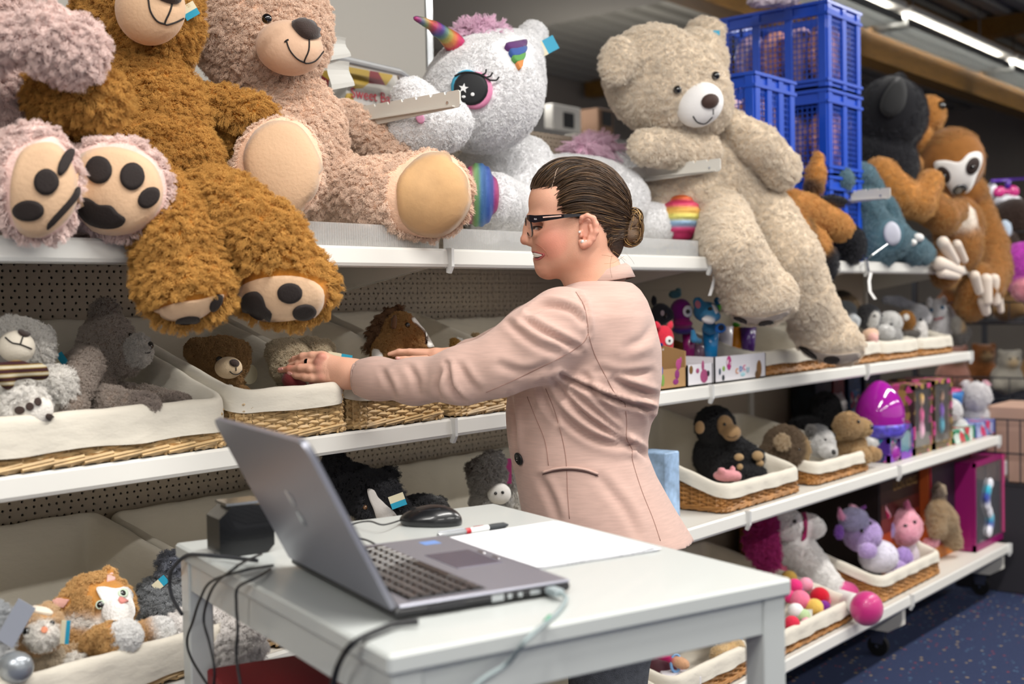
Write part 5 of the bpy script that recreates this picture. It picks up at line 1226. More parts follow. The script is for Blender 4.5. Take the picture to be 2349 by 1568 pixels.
# jeans and shoes
b=B(.02).c('#4d5056')
hipz=WD(1400,1225,DW)
for s in (-1,1):
    h=HP(1395,1225,s*.075); kn=HP(1400,1225,s*.085); kn=np.array([kn[0]-.03,kn[1]-.0,.44]); an=np.array([kn[0]+.03,kn[1],.09])
    b.chain([(h,.092),(h*.5+kn*.5,.08),(kn,.062),(an*.45+kn*.55,.058),(an,.045)])
b.ell(HP(1400,1225,0),EA(.13,.09,.16))
V,Q,C,_=b.build(.007)
N2=V.copy(); V[:,2]+=.003*np.sin(V[:,2]*90)*np.exp(-((V[:,2]-.5)/.12)**2)
O('jeans',V,Q,mat('grey_denim','#4b4e55',.9,bump=.6,bscale=700,var=.25,vscale=90),wt,True)
fd=-SR*.96; fd[2]=0; fd/=np.linalg.norm(fd)
for s in (-1,1):
    kn=HP(1400,1225,s*.085); an=np.array([kn[0],kn[1],.05]); b=B(.02).c('#222226'); b.chain([(an+Z0*.02,.045),(an+fd*.05-Z0*.01,.038),(an+fd*.14-Z0*.022,.028)]); V,Q,C,_=b.build(.006); V[:,2]=np.maximum(V[:,2],.001); O('shoe',V,Q,mat('shoe_leather','#222226',.5),wt,True)
# ------------------------------------------------------------------ smaller plush and toys
def toy(name,label,cat,base,col,E_=(),C_=(),h=.005,fur=None,eyes=(),D_=(),k=.012,L_=(),tag=None,bod='fur_body',group=None,balls=(),**hk):
    t=Toy(name,label,cat,WY(*base),group); b=B(k).c(col)
    for e in E_:
        e=list(e)+[0]*(7-len(e)) if len(e)<7 else list(e)
        b.e(*e[:6],ang=e[6],col=(e[7] if len(e)>7 else None))
    for c in C_: b.ch(c[0],col=(c[1] if len(c)>1 else None))
    if fur: t.mesh(bod,b,h,count=fur[0],flen=fur[1],kids=hk.get('kids',14),clump=hk.get('clump',.4),down=hk.get('down',1),up=hk.get('up',1))
    else: t.mesh(bod,b,h)
    for d in D_: t.decal(d[0],d[1],vel(d[2]) if isinstance(d[2],str) else d[2],thick=(d[3] if len(d)>3 else .004),rings=4)
    for e in eyes: t.ball('eye',e[0],e[1],e[2],eyem,out=(e[3] if len(e)>3 else .002))
    for n_,x,y,r,c,sq in balls: t.ball(n_,x,y,r,vel(c) if isinstance(c,str) else c,sq=sq,out=.002)
    for l in L_: t.line('mouth_line' if len(l)<3 else l[2],l[0],stitch,l[1],off=.004)
    if tag: tag2(t.t,*tag)
    return t
# ---- middle shelf, left
t=toy('teddy_bear','white plush bear with a striped knitted scarf in the large left basket','plush bear',(60,960,.14),'#e9e3da',
 [(30,800,.16,85,72,60),(95,770,.2,28,26,18),(55,900,.12,80,55,50),(130,885,.08,42,44,36),(48,938,.03,76,50,30),(110,925,.1,60,40,40)],fur=(2600,.008),h=.005,
 D_=[('sole_mark',(46,940,11,9,0),'#3a2a24'),('sole_mark',(69,932,9,9,0),'#3a2a24'),('sole_mark',(87,922,9,8,-40),'#3a2a24'),('sole_mark',(112,955,8,7,-30),'#3a2a24')])
b=B(.008).c('#e6dccb'); b.e(38,795,.085,42,38,34,ang=-10); t.mesh('muzzle',b,.004,m=vel('#e6dccb')); t.decal('nose',(55,763,15,9,-20),'#2b1d17' and nosebr,thick=.004,rings=3); t.line('mouth_line',[(53,770),(47,788)],stitch,.0012,off=.001); t.line('mouth_line',[(13,774),(28,786),(47,790),(72,800)],stitch,.0012,off=.001)
sc=mat('knit_scarf','#6b2a2a',.9,bump=.6,bscale=700); N_=sc.node_tree.nodes; L2=sc.node_tree.links
wv_=N_.new('ShaderNodeTexWave'); wv_.bands_direction='Z'; wv_.inputs['Scale'].default_value=26; tc_=N_.new('ShaderNodeTexCoord'); L2.new(tc_.outputs['Object'],wv_.inputs[0]); rp=N_.new('ShaderNodeValToRGB'); rp.color_ramp.interpolation='CONSTANT'; rp.color_ramp.elements[0].color=lin('#3a1418'); rp.color_ramp.elements[1].color=lin('#8f7434'); rp.color_ramp.elements[1].position=.4; q_=rp.color_ramp.elements.new(.75); q_.color=lin('#c9bfa6'); L2.new(wv_.outputs[1],rp.inputs[0]); L2.new(rp.outputs[0],N_['Principled BSDF'].inputs['Base Color'])
b=B(.01); b.ch([(-5,850,.05,20),(40,848,.035,20),(90,852,.03,17),(100,858,.03,12)]); b.ch([(5,860,.03,18),(18,880,.03,15)]); t.mesh('scarf',b,.004,m=sc)
tag2(t.t,135,828,.2,36,30,35)
t=toy('teddy_bear','taupe plush bear sitting in profile in the large left basket','plush bear',(250,945,.15),'#8a7a6e',
 [(243,790,.2,62,72,55,-15),(240,715,.2,33,32,20),(275,820,.18,45,40,40,-20),(195,880,.2,62,85,60),(180,930,.12,50,30,40)],
 [([(200,830,.12,34),(175,890,.08,30),(170,935,.06,26)],),([(200,920,.14,40),(260,925,.06,34),(320,925,.03,26)],),([(270,900,.2,24),(340,910,.16,22),(405,918,.12,20)],)],fur=(2200,.005),h=.0045,
 eyes=[(297,768,4)])
for e_ in ((325,925,.02,40,26,20),(405,922,.1,32,20,18)): b=B(.01).c('#6f6057').e(*e_); t.mesh('foot',b,.004,count=250,flen=.004,kids=12)
ft=t.bvh; b=B(.01).c('#b9b0a6'); b.e(314,803,.15,34,36,30,ang=-25); t.mesh('muzzle',b,.004,count=250,flen=.004,kids=12); t.ball('nose',345,792,11,eyem,sq=(.8,1,.6)); t.line('mouth_line',[(343,805),(338,808),(330,808)],stitch,.001)
t.bvh=ft; 
t=toy('teddy_bear','small brown plush bear with a cream muzzle in the second basket','plush bear',(510,910,.2),'#6f4a26',
 [(508,822,.2,62,50,48),(455,803,.22,30,27,18),(551,805,.24,20,24,16),(508,862,.19,44,28,34),(530,890,.2,28,30,30),(548,905,.17,28,18,20)],fur=(1500,.0045),h=.0042)
b=B(.008).c('#d9c2a2'); b.e(524,843,.155,32,26,24); t.mesh('muzzle',b,.0035,m=vel('#d9c2a2')); t.ball('nose',538,832,12,nosebr,sq=(1,.8,.5)); t.line('mouth_line',[(541,842),(541,850)],stitch,.001,off=.001); t.line('mouth_line',[(527,851),(535,857),(546,857),(554,850)],stitch,.001,off=.001)
eye(t.t,503,824,.168,8); eye(t.t,551,824,.168,7)
b=B(.006).c('#eeeae4'); b.e(515,888,.17,22,12,12); t.mesh('white_bib',b,.004,m=white_cloth)
p=WY(572,858,.22); setp(MB().cyl(p,p-Y0*.001,.020,24).go('round_card',tagw,t.t),None)
t=toy('teddy_bear','grey brown plush bear seen from behind under the nearer hand, red heart at its waist','plush bear',(690,925,.15),'#9a8769',
 [(660,815,.15,44,38,40),(710,812,.16,48,38,42),(634,806,.15,24,24,18),(742,800,.19,24,22,16),(665,845,.13,42,30,34)],[([(680,880,.14,38),(690,915,.13,44)],'#6b5d49'),([(648,900,.12,16),(640,915,.1,15)],'#6b5d49')],fur=(1800,.0045),h=.0045)
b=B(.008).c('#5c1416'); b.ch([(668,870,.09,22),(705,905,.08,14)]).ch([(738,870,.1,20),(705,905,.08,14)]); t.mesh('red_heart',b,.004,m=vel('#6b171a'))
tag2(t.t,780,818,.1,56,16,-10)
# horse
t=toy('plush_horse','brown plush horse with a white blaze held by the farther hand','plush horse',(900,905,.15),'#7a4e24',
 [(920,752,.16,38,36,26,-20),(940,770,.15,40,30,22,-20),(968,790,.15,26,18,18,-15),(958,800,.15,32,7,12,-8)],[([(905,765,.17,26),(888,800,.17,28),(880,850,.17,36),(890,890,.16,44)],)],fur=(1500,.003),h=.0036)
t.decal('blaze',[(944,720),(956,726),(970,742),(985,760),(996,778),(996,792),(984,797),(978,790),(983,778),(974,762),(960,748),(946,736)],'#f2f0ec',.004)
t.ball('eye',934,745,6,eyem,out=.002); t.decal('nostril',(979,776,4,7,10),'#38210f')
b=B(.01).c('#f0eeea'); b.ch([(868,805,.18,16),(866,822,.16,14)]); t.mesh('white_shoulder',b,.004,m=white_cloth)
b=B(.01).c('#4a2d1a'); b.ch([(912,708,.18,9),(884,730,.2,13),(866,762,.21,13),(856,795,.21,10)]); t.mesh('mane',b,.004,count=200,flen=.017,kids=34,clump=.8,up=.8,down=1.5)
b=B(.005).c('#5a3a20'); b.ch([(903,748,.15,7),(904,733,.15,6),(906,722,.15,3)]); t.mesh('ear',b,.003,m=vel('#5a3a20'))
toy('plush_dog','brown and white plush ear tip poking up behind the farther wrist','plush animal',(1050,880,.2),'#9a6a2c',[(1046,792,.2,13,20,8,25),(1056,792,.21,12,20,8,25,'#f0eee8'),(1060,850,.2,26,40,30,0,'#c9b28a')],fur=(250,.003),h=.004)
toy('plush_dog','curly light brown plush animal peeking above the far sleeve','plush animal',(1110,890,.2),'#a8875a',[(1108,805,.22,34,30,28),(1092,775,.22,12,12,10),(1125,778,.22,16,12,10),(1110,860,.2,32,44,30)],fur=(700,.008),h=.005,tag=(1145,768,.2,18,18,40))
# ---- lower shelf, left
t=toy('plush_cat','large ginger and white plush cat lying in the lower left basket','plush cat',(230,1500,.0),'#c48a48',
 [(225,1388,.06,80,70,60,-10),(250,1320,.08,16,22,9,-15),(140,1385,.08,34,15,12,15),(165,1470,.06,90,40,60),(205,1440,.05,60,44,44,0,'#efe9e1'),(270,1425,.0,30,46,26,10,'#f4f1ec'),(235,1500,-.02,60,28,40)],
 [([(225,1480,-.02,34),(262,1458,-.07,30)],)],fur=(3200,.007),h=.005)
t.decal('face_blaze',[(222,1350),(240,1348),(262,1352),(288,1350),(305,1375),(312,1405),(300,1425),(262,1430),(240,1418),(238,1385),(228,1368)],mat('white_fur_patch','#f6f3ef',.95,bump=.8,bscale=260,sheen=.4),.005)
for x,y,r in ((232,1387,13),(277,1363,12)):
    t.decal('eye_ring',(x,y,r*.85,r*.78,0),'#c9d9c4',.0075); t.ball('eye',x,y,r*.68,eyem,sq=(1,1,.5),out=.006)
t.decal('nose',(277,1383,7,6,0),'#e08f86',.009)
t.decal('inner_ear',[(245,1318),(257,1312),(263,1330),(245,1334)],'#eab9ae',.003); t.decal('inner_ear',[(118,1372),(160,1375),(148,1392),(128,1390)],'#dfa79a',.003)
b=B(.008).c('#f7f5f2'); b.e(287,1457,-.085,34,34,28); t.mesh('paw',b,.004,count=700,flen=.004,kids=10)
b=B(.008).c('#c48a48'); b.ch([(320,1455,-.03,24),(345,1450,-.05,26)]).e(368,1446,-.06,30,30,24,col='#f7f5f2'); t.mesh('hind_paw',b,.004,count=900,flen=.005,kids=10)
t=toy('plush_kitten','small pale ginger plush kitten with a blue tag at the lower left','plush cat',(95,1530,-.02),'#c99c6b',
 [(90,1440,-.02,54,46,40),(112,1398,-.01,14,14,7,-20),(50,1415,.02,14,16,9),(98,1455,-.05,30,26,22,0,'#f3ece2'),(105,1510,.0,36,34,30,0,'#d9c3a4'),(165,1505,.0,32,26,22,0,'#d0a97a'),(172,1518,-.03,24,18,16,0,'#f0e8dd')],fur=(1500,.006),h=.0045,
 D_=[('stripe',[(62,1400),(80,1396),(110,1402),(118,1412),(90,1408)],'#efe2cf',.006),('nose',(102,1446,6,6,0),'#e0906e',.006)],tag=(150,1449,-.08,20,54,-5))
t.ball('eye',66,1449,11,eyem,out=.003); t.ball('eye',117,1432,6,eyem,out=.003)
t=toy('plush_cat','grey and white plush animal cut by the left edge, lower basket','plush animal',(-5,1540,-.05),'#8d9094',[(-20,1440,-.04,50,60,45),(-5,1500,-.06,30,30,26,0,'#d9d9d9')],fur=(500,.007),h=.005)
b=B(.006).c('#9aa0a6'); b.e(36,1530,-.10,42,38,30); t.mesh('silver_paw',b,.004,m=mat('silver_lame','#a9afb5',.3,metal=.6))
p=WY(30,1420,-.1); Rq=np.stack([SR*.86-SU*.5,SR*.5+SU*.86,-FWD],1); o=MB().box(-.008,.02,-.035,.03,0,.001,R=Rq,o=p).go('hang_tag',mat('tag_grey','#9ea3b0',.5),t.t)
t=toy('plush_ostrich','mottled grey plush ostrich with a blue tag behind the left table leg','plush bird',(385,1500,.1),'#6d7074',
 [(392,1292,.12,23,24,22,0,'#565a66'),(405,1290,.1,12,8,8,0,'#4a4e5c'),(375,1385,.12,52,40,40),(350,1358,.14,28,26,24),(400,1400,.1,50,40,40)],[([(394,1312,.12,17),(396,1345,.12,22),(392,1375,.12,28)],)],fur=(1300,.010),h=.005,tag=(368,1337,.11,36,20,40),clump=.7)
eye(t.t,391,1290,.1,5)
b=B(.008).c('#ece5e0'); b.e(410,1460,-.06,34,44,30).e(470,1430,-.02,70,40,40).e(538,1478,-.11,58,50,36); t.mesh('white_fluff',b,.005,count=2000,flen=.013,kids=18,clump=.6)
# ---- lower shelf, middle
t=toy('plush_dog','black and white plush collie behind the laptop lid with a teal tag','plush dog',(850,1190,.1),'#17171a',
 [(850,1130,.1,72,52,60,-15),(885,1165,.05,50,28,36),(890,1090,.12,22,22,14),(770,1075,.14,34,36,30,30),(800,1110,.14,50,45,45),(745,1140,.16,50,60,50)],fur=(1500,.009),h=.005,
 D_=[('blaze',[(843,1122),(858,1125),(868,1142),(885,1158),(908,1178),(905,1195),(870,1190),(858,1165),(848,1145)],'#cfcac6')],tag=(912,1148,.0,30,36,-70))
t.ball('eye',838,1163,6,mat('eye_amber','#6d4a2c',.1,coat=1))
toy('plush_dog','small black plush paw and white muzzle right of the collie','plush dog',(975,1180,.1),'#1a1a1c',[(970,1155,.1,50,20,30),(1010,1158,.1,14,22,12),(1000,1160,.08,10,14,10,0,'#d9d6d2'),(970,1185,.12,60,20,30)],fur=(350,.006),h=.005)
t=toy('plush_donkey','fluffy grey plush donkey with a white nose, left of the blazer front','plush animal',(1140,1180,.12),'#8d8884',
 [(1118,1093,.14,40,46,36,0),(1130,1055,.14,26,20,20),(1085,1072,.16,15,16,9,0,'#5a524c'),(1144,1048,.15,9,18,7,15,'#5a5754'),(1125,1150,.14,44,36,36,0,'#a39f9a'),(1178,1140,.14,28,50,30,0,'#d8d2c9')],fur=(1300,.008),h=.0045)
b=B(.008).c('#e4e1dc'); b.e(1145,1132,.1,28,25,24); t.mesh('muzzle',b,.004,m=vel('#e4e1dc')); t.ball('nostril',1137,1131,4,eyem,out=0); t.ball('nostril',1153,1129,4,eyem,out=0)
MB().box(-.008,.008,-.03,.03,0,.001,R=np.stack([SR,SU,-FWD],1),o=WY(1166,1080,.12)).go('striped_tag',mat('pink_tag','#d94f9a',.5),t.t)
p=WY(1500,1090,.05); bx=setp(MB().box(p[0]-.02,p[0]+.05,.0,.1,zC,WY(1500,1035,.05)[2],bev=.003).go('small_carton',mat('pale_blue_print','#9ab6d6',.5,var=.4,vscale=30),None),'pale blue printed carton beside the blazer back, lower shelf','box')
# ---- middle shelf, right : display cartons of novelty toys
kraft=mat('kraft_card','#b08a5c',.8); wcard=mat('white_card','#e4e1e6',.6)
def display(label,x0,x1,yf,yb,z,hf,hb,m,dec,group='counter display cartons'):
    t=T('display_carton',label,'box',((x0+x1)/2,(yf+yb)/2,z),group); w=.004
    MB().box(x0,x1,yf,yf+w,z,z+hf).go('front_panel',m,t); MB().box(x0,x1,yb-w,yb,z,z+hb).go('rear_wall',m,t); MB().box(x0,x1,yf,yb,z,z+w).go('base',m,t)
    for xx in (x0,x1-w): MB().prism([(yf,z),(yb,z),(yb,z+hb),(yf,z+max(hf,hb*.62))],(xx,0,0),Y0,Z0,X0,w).go('side_wall',m,t)
    for k,(x,y,rx,ry,c) in enumerate(dec):
        p=WY(x,y,yf); q=dep(p)/F; MB().ell([p[0],yf-.0006,p[2]],[X0*rx*q*1.25,Z0*ry*q,Y0*.001],12,4).go('printed_mark',mat('print_'+c.strip('#'),c,.5),t)
    return t
def XY(x,Y): return WY(x,800,Y)[0]
pk='#8c2f74'
t=display('kraft display carton with a purple printed figure beside the woman back',XY(1500,.02),XY(1573,.02),.02,.30,zB,.055,.16,kraft,[(1556,835,9,13,'#b0437f'),(1553,858,8,11,pk),(1550,875,10,7,pk),(1561,826,4,8,'#b0437f'),(1520,872,6,14,'#7aa04a'),(1517,850,5,10,'#4a63b0')])
display('white display carton with a pink rabbit-like print below the blue toy cat',XY(1576,.02),XY(1634,.02),.02,.30,zB,.06,.07,wcard,[(1615,862,14,16,'#a84a78'),(1612,838,5,12,'#a84a78'),(1600,850,6,6,'#a84a78'),(1624,856,6,7,'#2a1a2c'),(1585,848,7,10,'#7a5a2c')])
t=display('white display carton with round coloured letters and a magenta oval badge',XY(1639,.02),XY(1756,.02),.02,.30,zB,.075,.08,wcard,[(1672,832,9,17,'#b8287c'),(1651,852,4,8,'#3a4a5c'),(1659,866,5,7,'#2a3038'),(1660,845,5,6,'#8ab04a'),(1741,845,10,20,'#8a6236'),(1737,858,9,10,'#6a4a2a'),(1704,858,9,5,'#a9d6e0')])
for s_,x,y,c in (('C',1691,851,'#e08a3a'),('D',1700,846,'#4a86c8'),('C',1708,843,'#d8508a'),('U',1716,848,'#7fb8c8'),('V',1669,831,'#f4f0f4'),('o',1677,832,'#f4f0f4')):
    p=WY(x,y,.0175); text(s_,.022,p,X0,Z0,mat('letter_'+c.strip('#'),c,.5),'letter',t)
def cup(label,x,yt,yb,Y,rt_,rb_,col):
    a=WY(x,yt,Y); b_=WY(x-2,yb,Y); q=dep(a)/F; b_[2]=max(b_[2],zB+.006); hgt=a[2]-b_[2]; t_=MB().lathe([(rb_*q,0),(rt_*q,hgt),(rt_*q*.92,hgt),(rb_*q*.9,.004),(0.0005,.004)],(a[0],Y,b_[2]),24).go('toy_cup',mat('cup_'+col.strip('#'),col,.25,coat=.3),None,True); return setp(t_,label,'cup',group='tall plastic toy cups')
cup('bright blue tall plastic cup holding the toy cat',1630,752,832,.12,20,13,'#1a86c8'); cup('white tall plastic cup right of the blue cup',1663,748,832,.14,19,13,'#d9d3dc')
cup('orange tall plastic cup behind the white cup',1688,750,826,.2,15,10,'#d8891c'); cup('violet tall plastic cup at the right end of the display',1716,750,824,.16,19,13,'#4a2472')
cup('magenta tall plastic cup under the purple toy',1580,762,832,.16,16,11,'#8c1a66'); cup('mauve tall plastic cup left of the blue one',1602,790,832,.18,16,11,'#8a6a80')
t=toy('plush_monster','coral red square-headed toy monster with one round eye','toy',(1525,850,.1),'#e0384c',[(1522,775,.1,24,30,16),(1524,800,.1,20,22,16),(1538,838,.1,14,20,12)],[([(1508,748,.1,9),(1505,740,.1,5)],),([(1536,748,.1,9),(1540,739,.1,5)],)],h=.0045,D_=[('eye_white',(1534,781,8,10,0),'#f4f2f0',.004),('teeth',(1524,801,4,3,0),'#f4f2f0',.004),('nose',(1517,790,4,4,0),'#2a3a80',.004)])
t.ball('pupil',1534,781,3,eyem,out=.005)
toy('plush_mouse','black plush toy head behind the coral monster','toy',(1515,760,.2),'#26262c',[(1515,720,.2,24,26,20),(1500,690,.2,8,14,6),(1535,722,.18,12,14,10)],h=.005,D_=[('eye_patch',(1519,718,4,6,0),'#9a8a90',.004)],eyes=[(1527,724,6)])
t=toy('plush_monster','purple one-eyed plush toy with a wide mouth in a cup','toy',(1570,780,.16),'#6a1466',[(1562,712,.16,25,28,24),(1566,742,.15,24,10,20,0,'#8a1460'),(1568,757,.16,26,10,18,0,'#3a2a7a')],h=.005,D_=[('eye_white',(1577,714,11,13,0),'#d9d6da',.004)])
t.ball('pupil',1576,714,5.5,eyem,out=.004)
t=toy('plush_cat','sky blue plush cat with a white cheek in the blue cup','plush cat',(1630,760,.1),'#3f86b4',[(1620,715,.1,30,24,22),(1634,725,.07,20,14,14),(1602,695,.11,13,16,7,20),(1624,735,.07,16,8,10,-15,'#f0ecec'),(1628,752,.1,18,16,16),(1646,690,.1,10,10,6)],[([(1590,760,.12,6),(1592,778,.12,7),(1605,782,.12,7)],)],h=.0045,D_=[('inner_ear',(1601,698,6,9,15),'#c97a8c',.003),('nose_bridge',[(1632,698),(1638,700),(1648,716),(1642,720)],'#efe9ec',.003)])
t.ball('eye',1629,709,6,eyem)
t=toy('round_badge','round blue badge hanging on the toy cat, dark kitten print','badge',(1652,768,.06),'#2f6fc0',[(1652,752,.06,15,13,3)],h=.003,D_=[('printed_kitten',(1654,751,7,7,0),'#1a2038',.002)],bod='disc')
toy('plush_frog','bright green toy bits behind the white cup','toy',(1690,748,.2),'#4a9a2c',[(1689,744,.2,10,7,8),(1647,702,.22,8,14,8)],h=.004)
toy('feather_toy','pale teal transparent toy behind the purple monster','toy',(1550,700,.3),'#5a8a98',[(1548,675,.3,16,10,10),(1556,668,.3,8,10,6)],h=.005)
p=WY(1632,650,.0); P=[WY(1636,620,.0),WY(1638,640,-.003),WY(1634,660,0),WY(1628,678,0)]
V=[];
for i,(pp,w) in enumerate(zip(P,(.002,.006,.008,.008))): V+=[pp-X0*w,pp+X0*w,pp+X0*w+Y0*.0007,pp-X0*w+Y0*.0007]
setp(O('shelf_tag',V,[(4*i+k,4*i+(k+1)%4,4*i+4+(k+1)%4,4*i+4+k) for i in range(3) for k in range(4)]+[(3,2,1,0),(12,13,14,15)],white_cloth,None),'narrow white paper strip hanging under the top shelf left of the cream bear foot','tag')
# hook with price strip at the right
t=T('price_hook','bent wire hook with a curled white price strip below the slate blue plush','hook',WY(1990,600,-.02))
MB().tube([WY(2035,560,-.05),WY(2000,585,-.02),WY(1988,596,-.02),WY(1990,618,-.02)],.0016,6).cyl(WY(1987,592,-.022),WY(1993,622,-.022),.0035,8).go('hook',chrome,t)
V=[]
for i,(x,y) in enumerate(((1998,625),(1994,645),(1996,668),(2008,686))): pp=WY(x,y,-.02-.004*i); V+=[pp-X0*.012,pp+X0*.012,pp+X0*.012+Y0*.0008,pp-X0*.012+Y0*.0008]
O('price_strip',V,[(4*i+k,4*i+(k+1)%4,4*i+4+(k+1)%4,4*i+4+k) for i in range(3) for k in range(4)]+[(3,2,1,0),(12,13,14,15)],white_cloth,t)
# ---- middle shelf, far right : small plush in the stained baskets
gS='small plush in the right-hand baskets'
toy('plush_bear','beige plush head with a dark crest at the back of the far baskets','plush animal',(1935,760,.25),'#8d7457',[(1935,700,.25,34,28,24),(1930,676,.25,20,9,12,0,'#1c1815'),(1960,715,.24,14,22,14,0,'#b08a70')],fur=(400,.004),h=.006,group=gS)
toy('plush_wolf','dark grey plush toy beside the cream bear hanging leg','plush animal',(1940,770,.15),'#62666a',[(1935,712,.16,28,22,20),(1955,735,.12,16,14,14,0,'#d9dde0'),(1915,703,.15,7,6,6,0,'#d8a690')],fur=(400,.005),h=.006,group=gS)
toy('plush_pig','pale peach plush snout beside the cream bear foot','plush animal',(1990,800,.05),'#d9b498',[(1995,768,.06,22,16,14,20),(2004,776,.04,12,12,10,0,'#e6b3ab')],h=.006,group=gS)
toy('plush_husky','husky plush lying with a pale face stripe in the third stained basket','plush dog',(2010,790,.1),'#4a4a4e',[(1992,725,.14,26,28,24),(2005,735,.1,10,22,10,-20,'#dad7d2'),(2010,765,.12,24,20,20)],fur=(400,.005),h=.006,eyes=[(2006,725,3)],group=gS)
toy('plush_husky','white plush dog lying among huskies in the third stained basket','plush dog',(2040,790,.08),'#d5d3d0',[(2040,740,.1,28,26,22),(2030,762,.08,20,18,16),(2052,768,.06,16,16,14,0,'#a9a7a5')],fur=(500,.005),h=.006,eyes=[(2044,743,3),(2024,725,3)],group=gS)
toy('plush_rabbit','grey plush rabbit with long ears laid back','plush rabbit',(2110,780,.08),'#9b9a9e',[(2105,722,.1,26,24,20),(2120,728,.08,16,14,12,0,'#c9c7c8'),(2112,760,.08,14,26,14,0,'#e8e4e0')],[([(2095,705,.12,11),(2060,690,.16,10),(2030,686,.18,8)],'#86868e')],fur=(500,.004),h=.006,eyes=[(2112,733,4.5)],group=gS)
toy('plush_dog','chestnut plush head with a white spot next to the grey rabbit','plush dog',(2080,780,.08),'#8a5420',[(2078,735,.09,20,22,18),(2079,727,.06,6,8,6,0,'#ece8e2'),(2085,765,.08,26,10,14,0,'#55504c')],fur=(400,.004),h=.006,group=gS)
toy('plush_rabbit','white plush kitten with blue eyes and a pink collar, fourth basket','plush cat',(2160,790,.12),'#d6d4d6',[(2148,708,.14,22,22,18),(2158,748,.14,26,34,22),(2132,692,.14,7,12,6),(2165,690,.15,7,12,6)],[([(2175,705,.14,6),(2188,730,.12,8)],)],fur=(500,.004),h=.006,balls=[('eye',2137,711,5,'#3a5a78',(1,1,.6)),('eye',2161,705,5,'#3a5a78',(1,1,.6))],D_=[('collar',[(2140,730),(2160,726),(2166,729),(2145,735)],'#d88f96',.004)],group=gS)
toy('plush_kitten','ginger plush ear and dark face in the last basket of the middle shelf','plush cat',(2210,780,.04),'#b08a5a',[(2202,748,.05,10,14,8),(2212,762,.04,15,16,12,0,'#4a4644'),(2194,745,.06,10,20,10,0,'#8a857e'),(2203,775,.05,16,14,14,0,'#4a4644')],fur=(250,.004),h=.006,group=gS)
# ---- lower shelf right
t=toy('plush_chimpanzee','black plush chimpanzee sitting in the first stained basket','plush monkey',(1665,1090,.15),'#18181a',
 [(1640,975,.16,44,44,38),(1650,1045,.17,58,55,45),(1700,1050,.1,40,34,34),(1715,1085,.06,42,20,28)],[([(1690,1020,.1,20),(1740,1050,.05,18)],)],fur=(1600,.006),h=.0055)
b=B(.008).c('#9a7a54').e(1605,980,.14,12,16,8); t.mesh('ear',b,.004,m=vel('#9a7a54')); b=B(.008).c('#9a7a54'); b.e(1662,975,.115,20,24,16).e(1678,992,.09,22,20,18); t.mesh('face',b,.004,m=vel('#9a7a54')); t.ball('eye',1662,973,4,eyem); t.line('mouth_line',[(1668,1000),(1680,1003),(1690,998)],stitch,.001,off=.001)
for e_ in ((1695,1048,.06,12,9,9),(1697,1070,.06,8,8,8),(1738,1045,.03,14,12,10),(1743,1062,.03,10,9,9)): b=B(.006).c('#a88a62').e(*e_); t.mesh('paw',b,.004,m=vel('#a88a62'))
t=toy('plush_monkey','brown plush baby monkey with a tan muzzle next to the chimpanzee','plush monkey',(1810,1085,.08),'#54412f',
 [(1800,1025,0.030,46,50,40),(1770,1050,0.050,34,34,30),(1836,1030,-0.010,20,30,16,0,'#9a7a50'),(1794,1012,-0.005,17,19,9,0,'#a58a68')],fur=(1000,.007),h=.005,eyes=[(1832,1030,4)])
toy('plush_pig','small salmon pink plush toy at the chimpanzee feet','plush animal',(1665,1100,.02),'#d8949a',[(1665,1090,.02,30,14,16),(1690,1092,.0,12,12,10),(1680,1076,.02,8,9,7),(1655,1078,.02,10,8,7)],h=.005)
t=toy('plush_husky','black and white plush husky puppy in the second stained basket','plush dog',(1885,1050,.08),'#d9d6d3',[(1882,1015,0.020,32,30,26),(1900,1035,-0.020,20,14,14),(1875,990,0.030,24,16,20,0,'#3a3a3c'),(1860,985,0.030,12,12,8,0,'#55524f'),(1905,1003,0.010,8,14,8,-20,'#2a2a2c')],fur=(600,.005),h=.0055,eyes=[(1893,1008,3)]); t.ball('nose',1912,1036,6,eyem)
t=toy('plush_dog','tan plush dog sitting upright in the second stained basket','plush dog',(1955,1060,.05),'#b0895a',
 [(1945,975,-0.020,32,30,28),(1978,980,-0.050,22,20,18,0,'#b8925f'),(1950,1025,0.000,36,40,32),(1975,1045,-0.060,24,18,18),(2000,1040,-0.050,20,16,16),(1925,985,0.000,12,22,8,0,'#a07c4c')],fur=(1200,.005),h=.005,eyes=[(1968,967,4.5)]); t.ball('nose',1998,979,6,eyem)
toy('plush_dog','black and white plush sheepdog behind the husky and tan dog','plush dog',(1900,1000,.25),'#151517',[(1893,935,.2,34,36,30),(1855,970,.24,44,16,26),(1920,925,.22,18,22,16,0,'#dedbd8'),(1915,985,.2,30,20,24)],fur=(800,.007),h=.006)
t=toy('plush_dog','white plush dog with a grey ear right of the tan dog','plush dog',(2005,1020,.15),'#e8e6e3',[(2000,965,0.060,26,26,22),(2018,972,0.030,16,14,12),(1988,950,0.060,14,18,10,0,'#6a6a6c'),(2015,1005,0.040,26,28,22),(1995,1015,0.000,18,12,12)],fur=(600,.006),h=.0055,eyes=[(2012,958,3)]); t.ball('nose',2034,966,4,eyem)
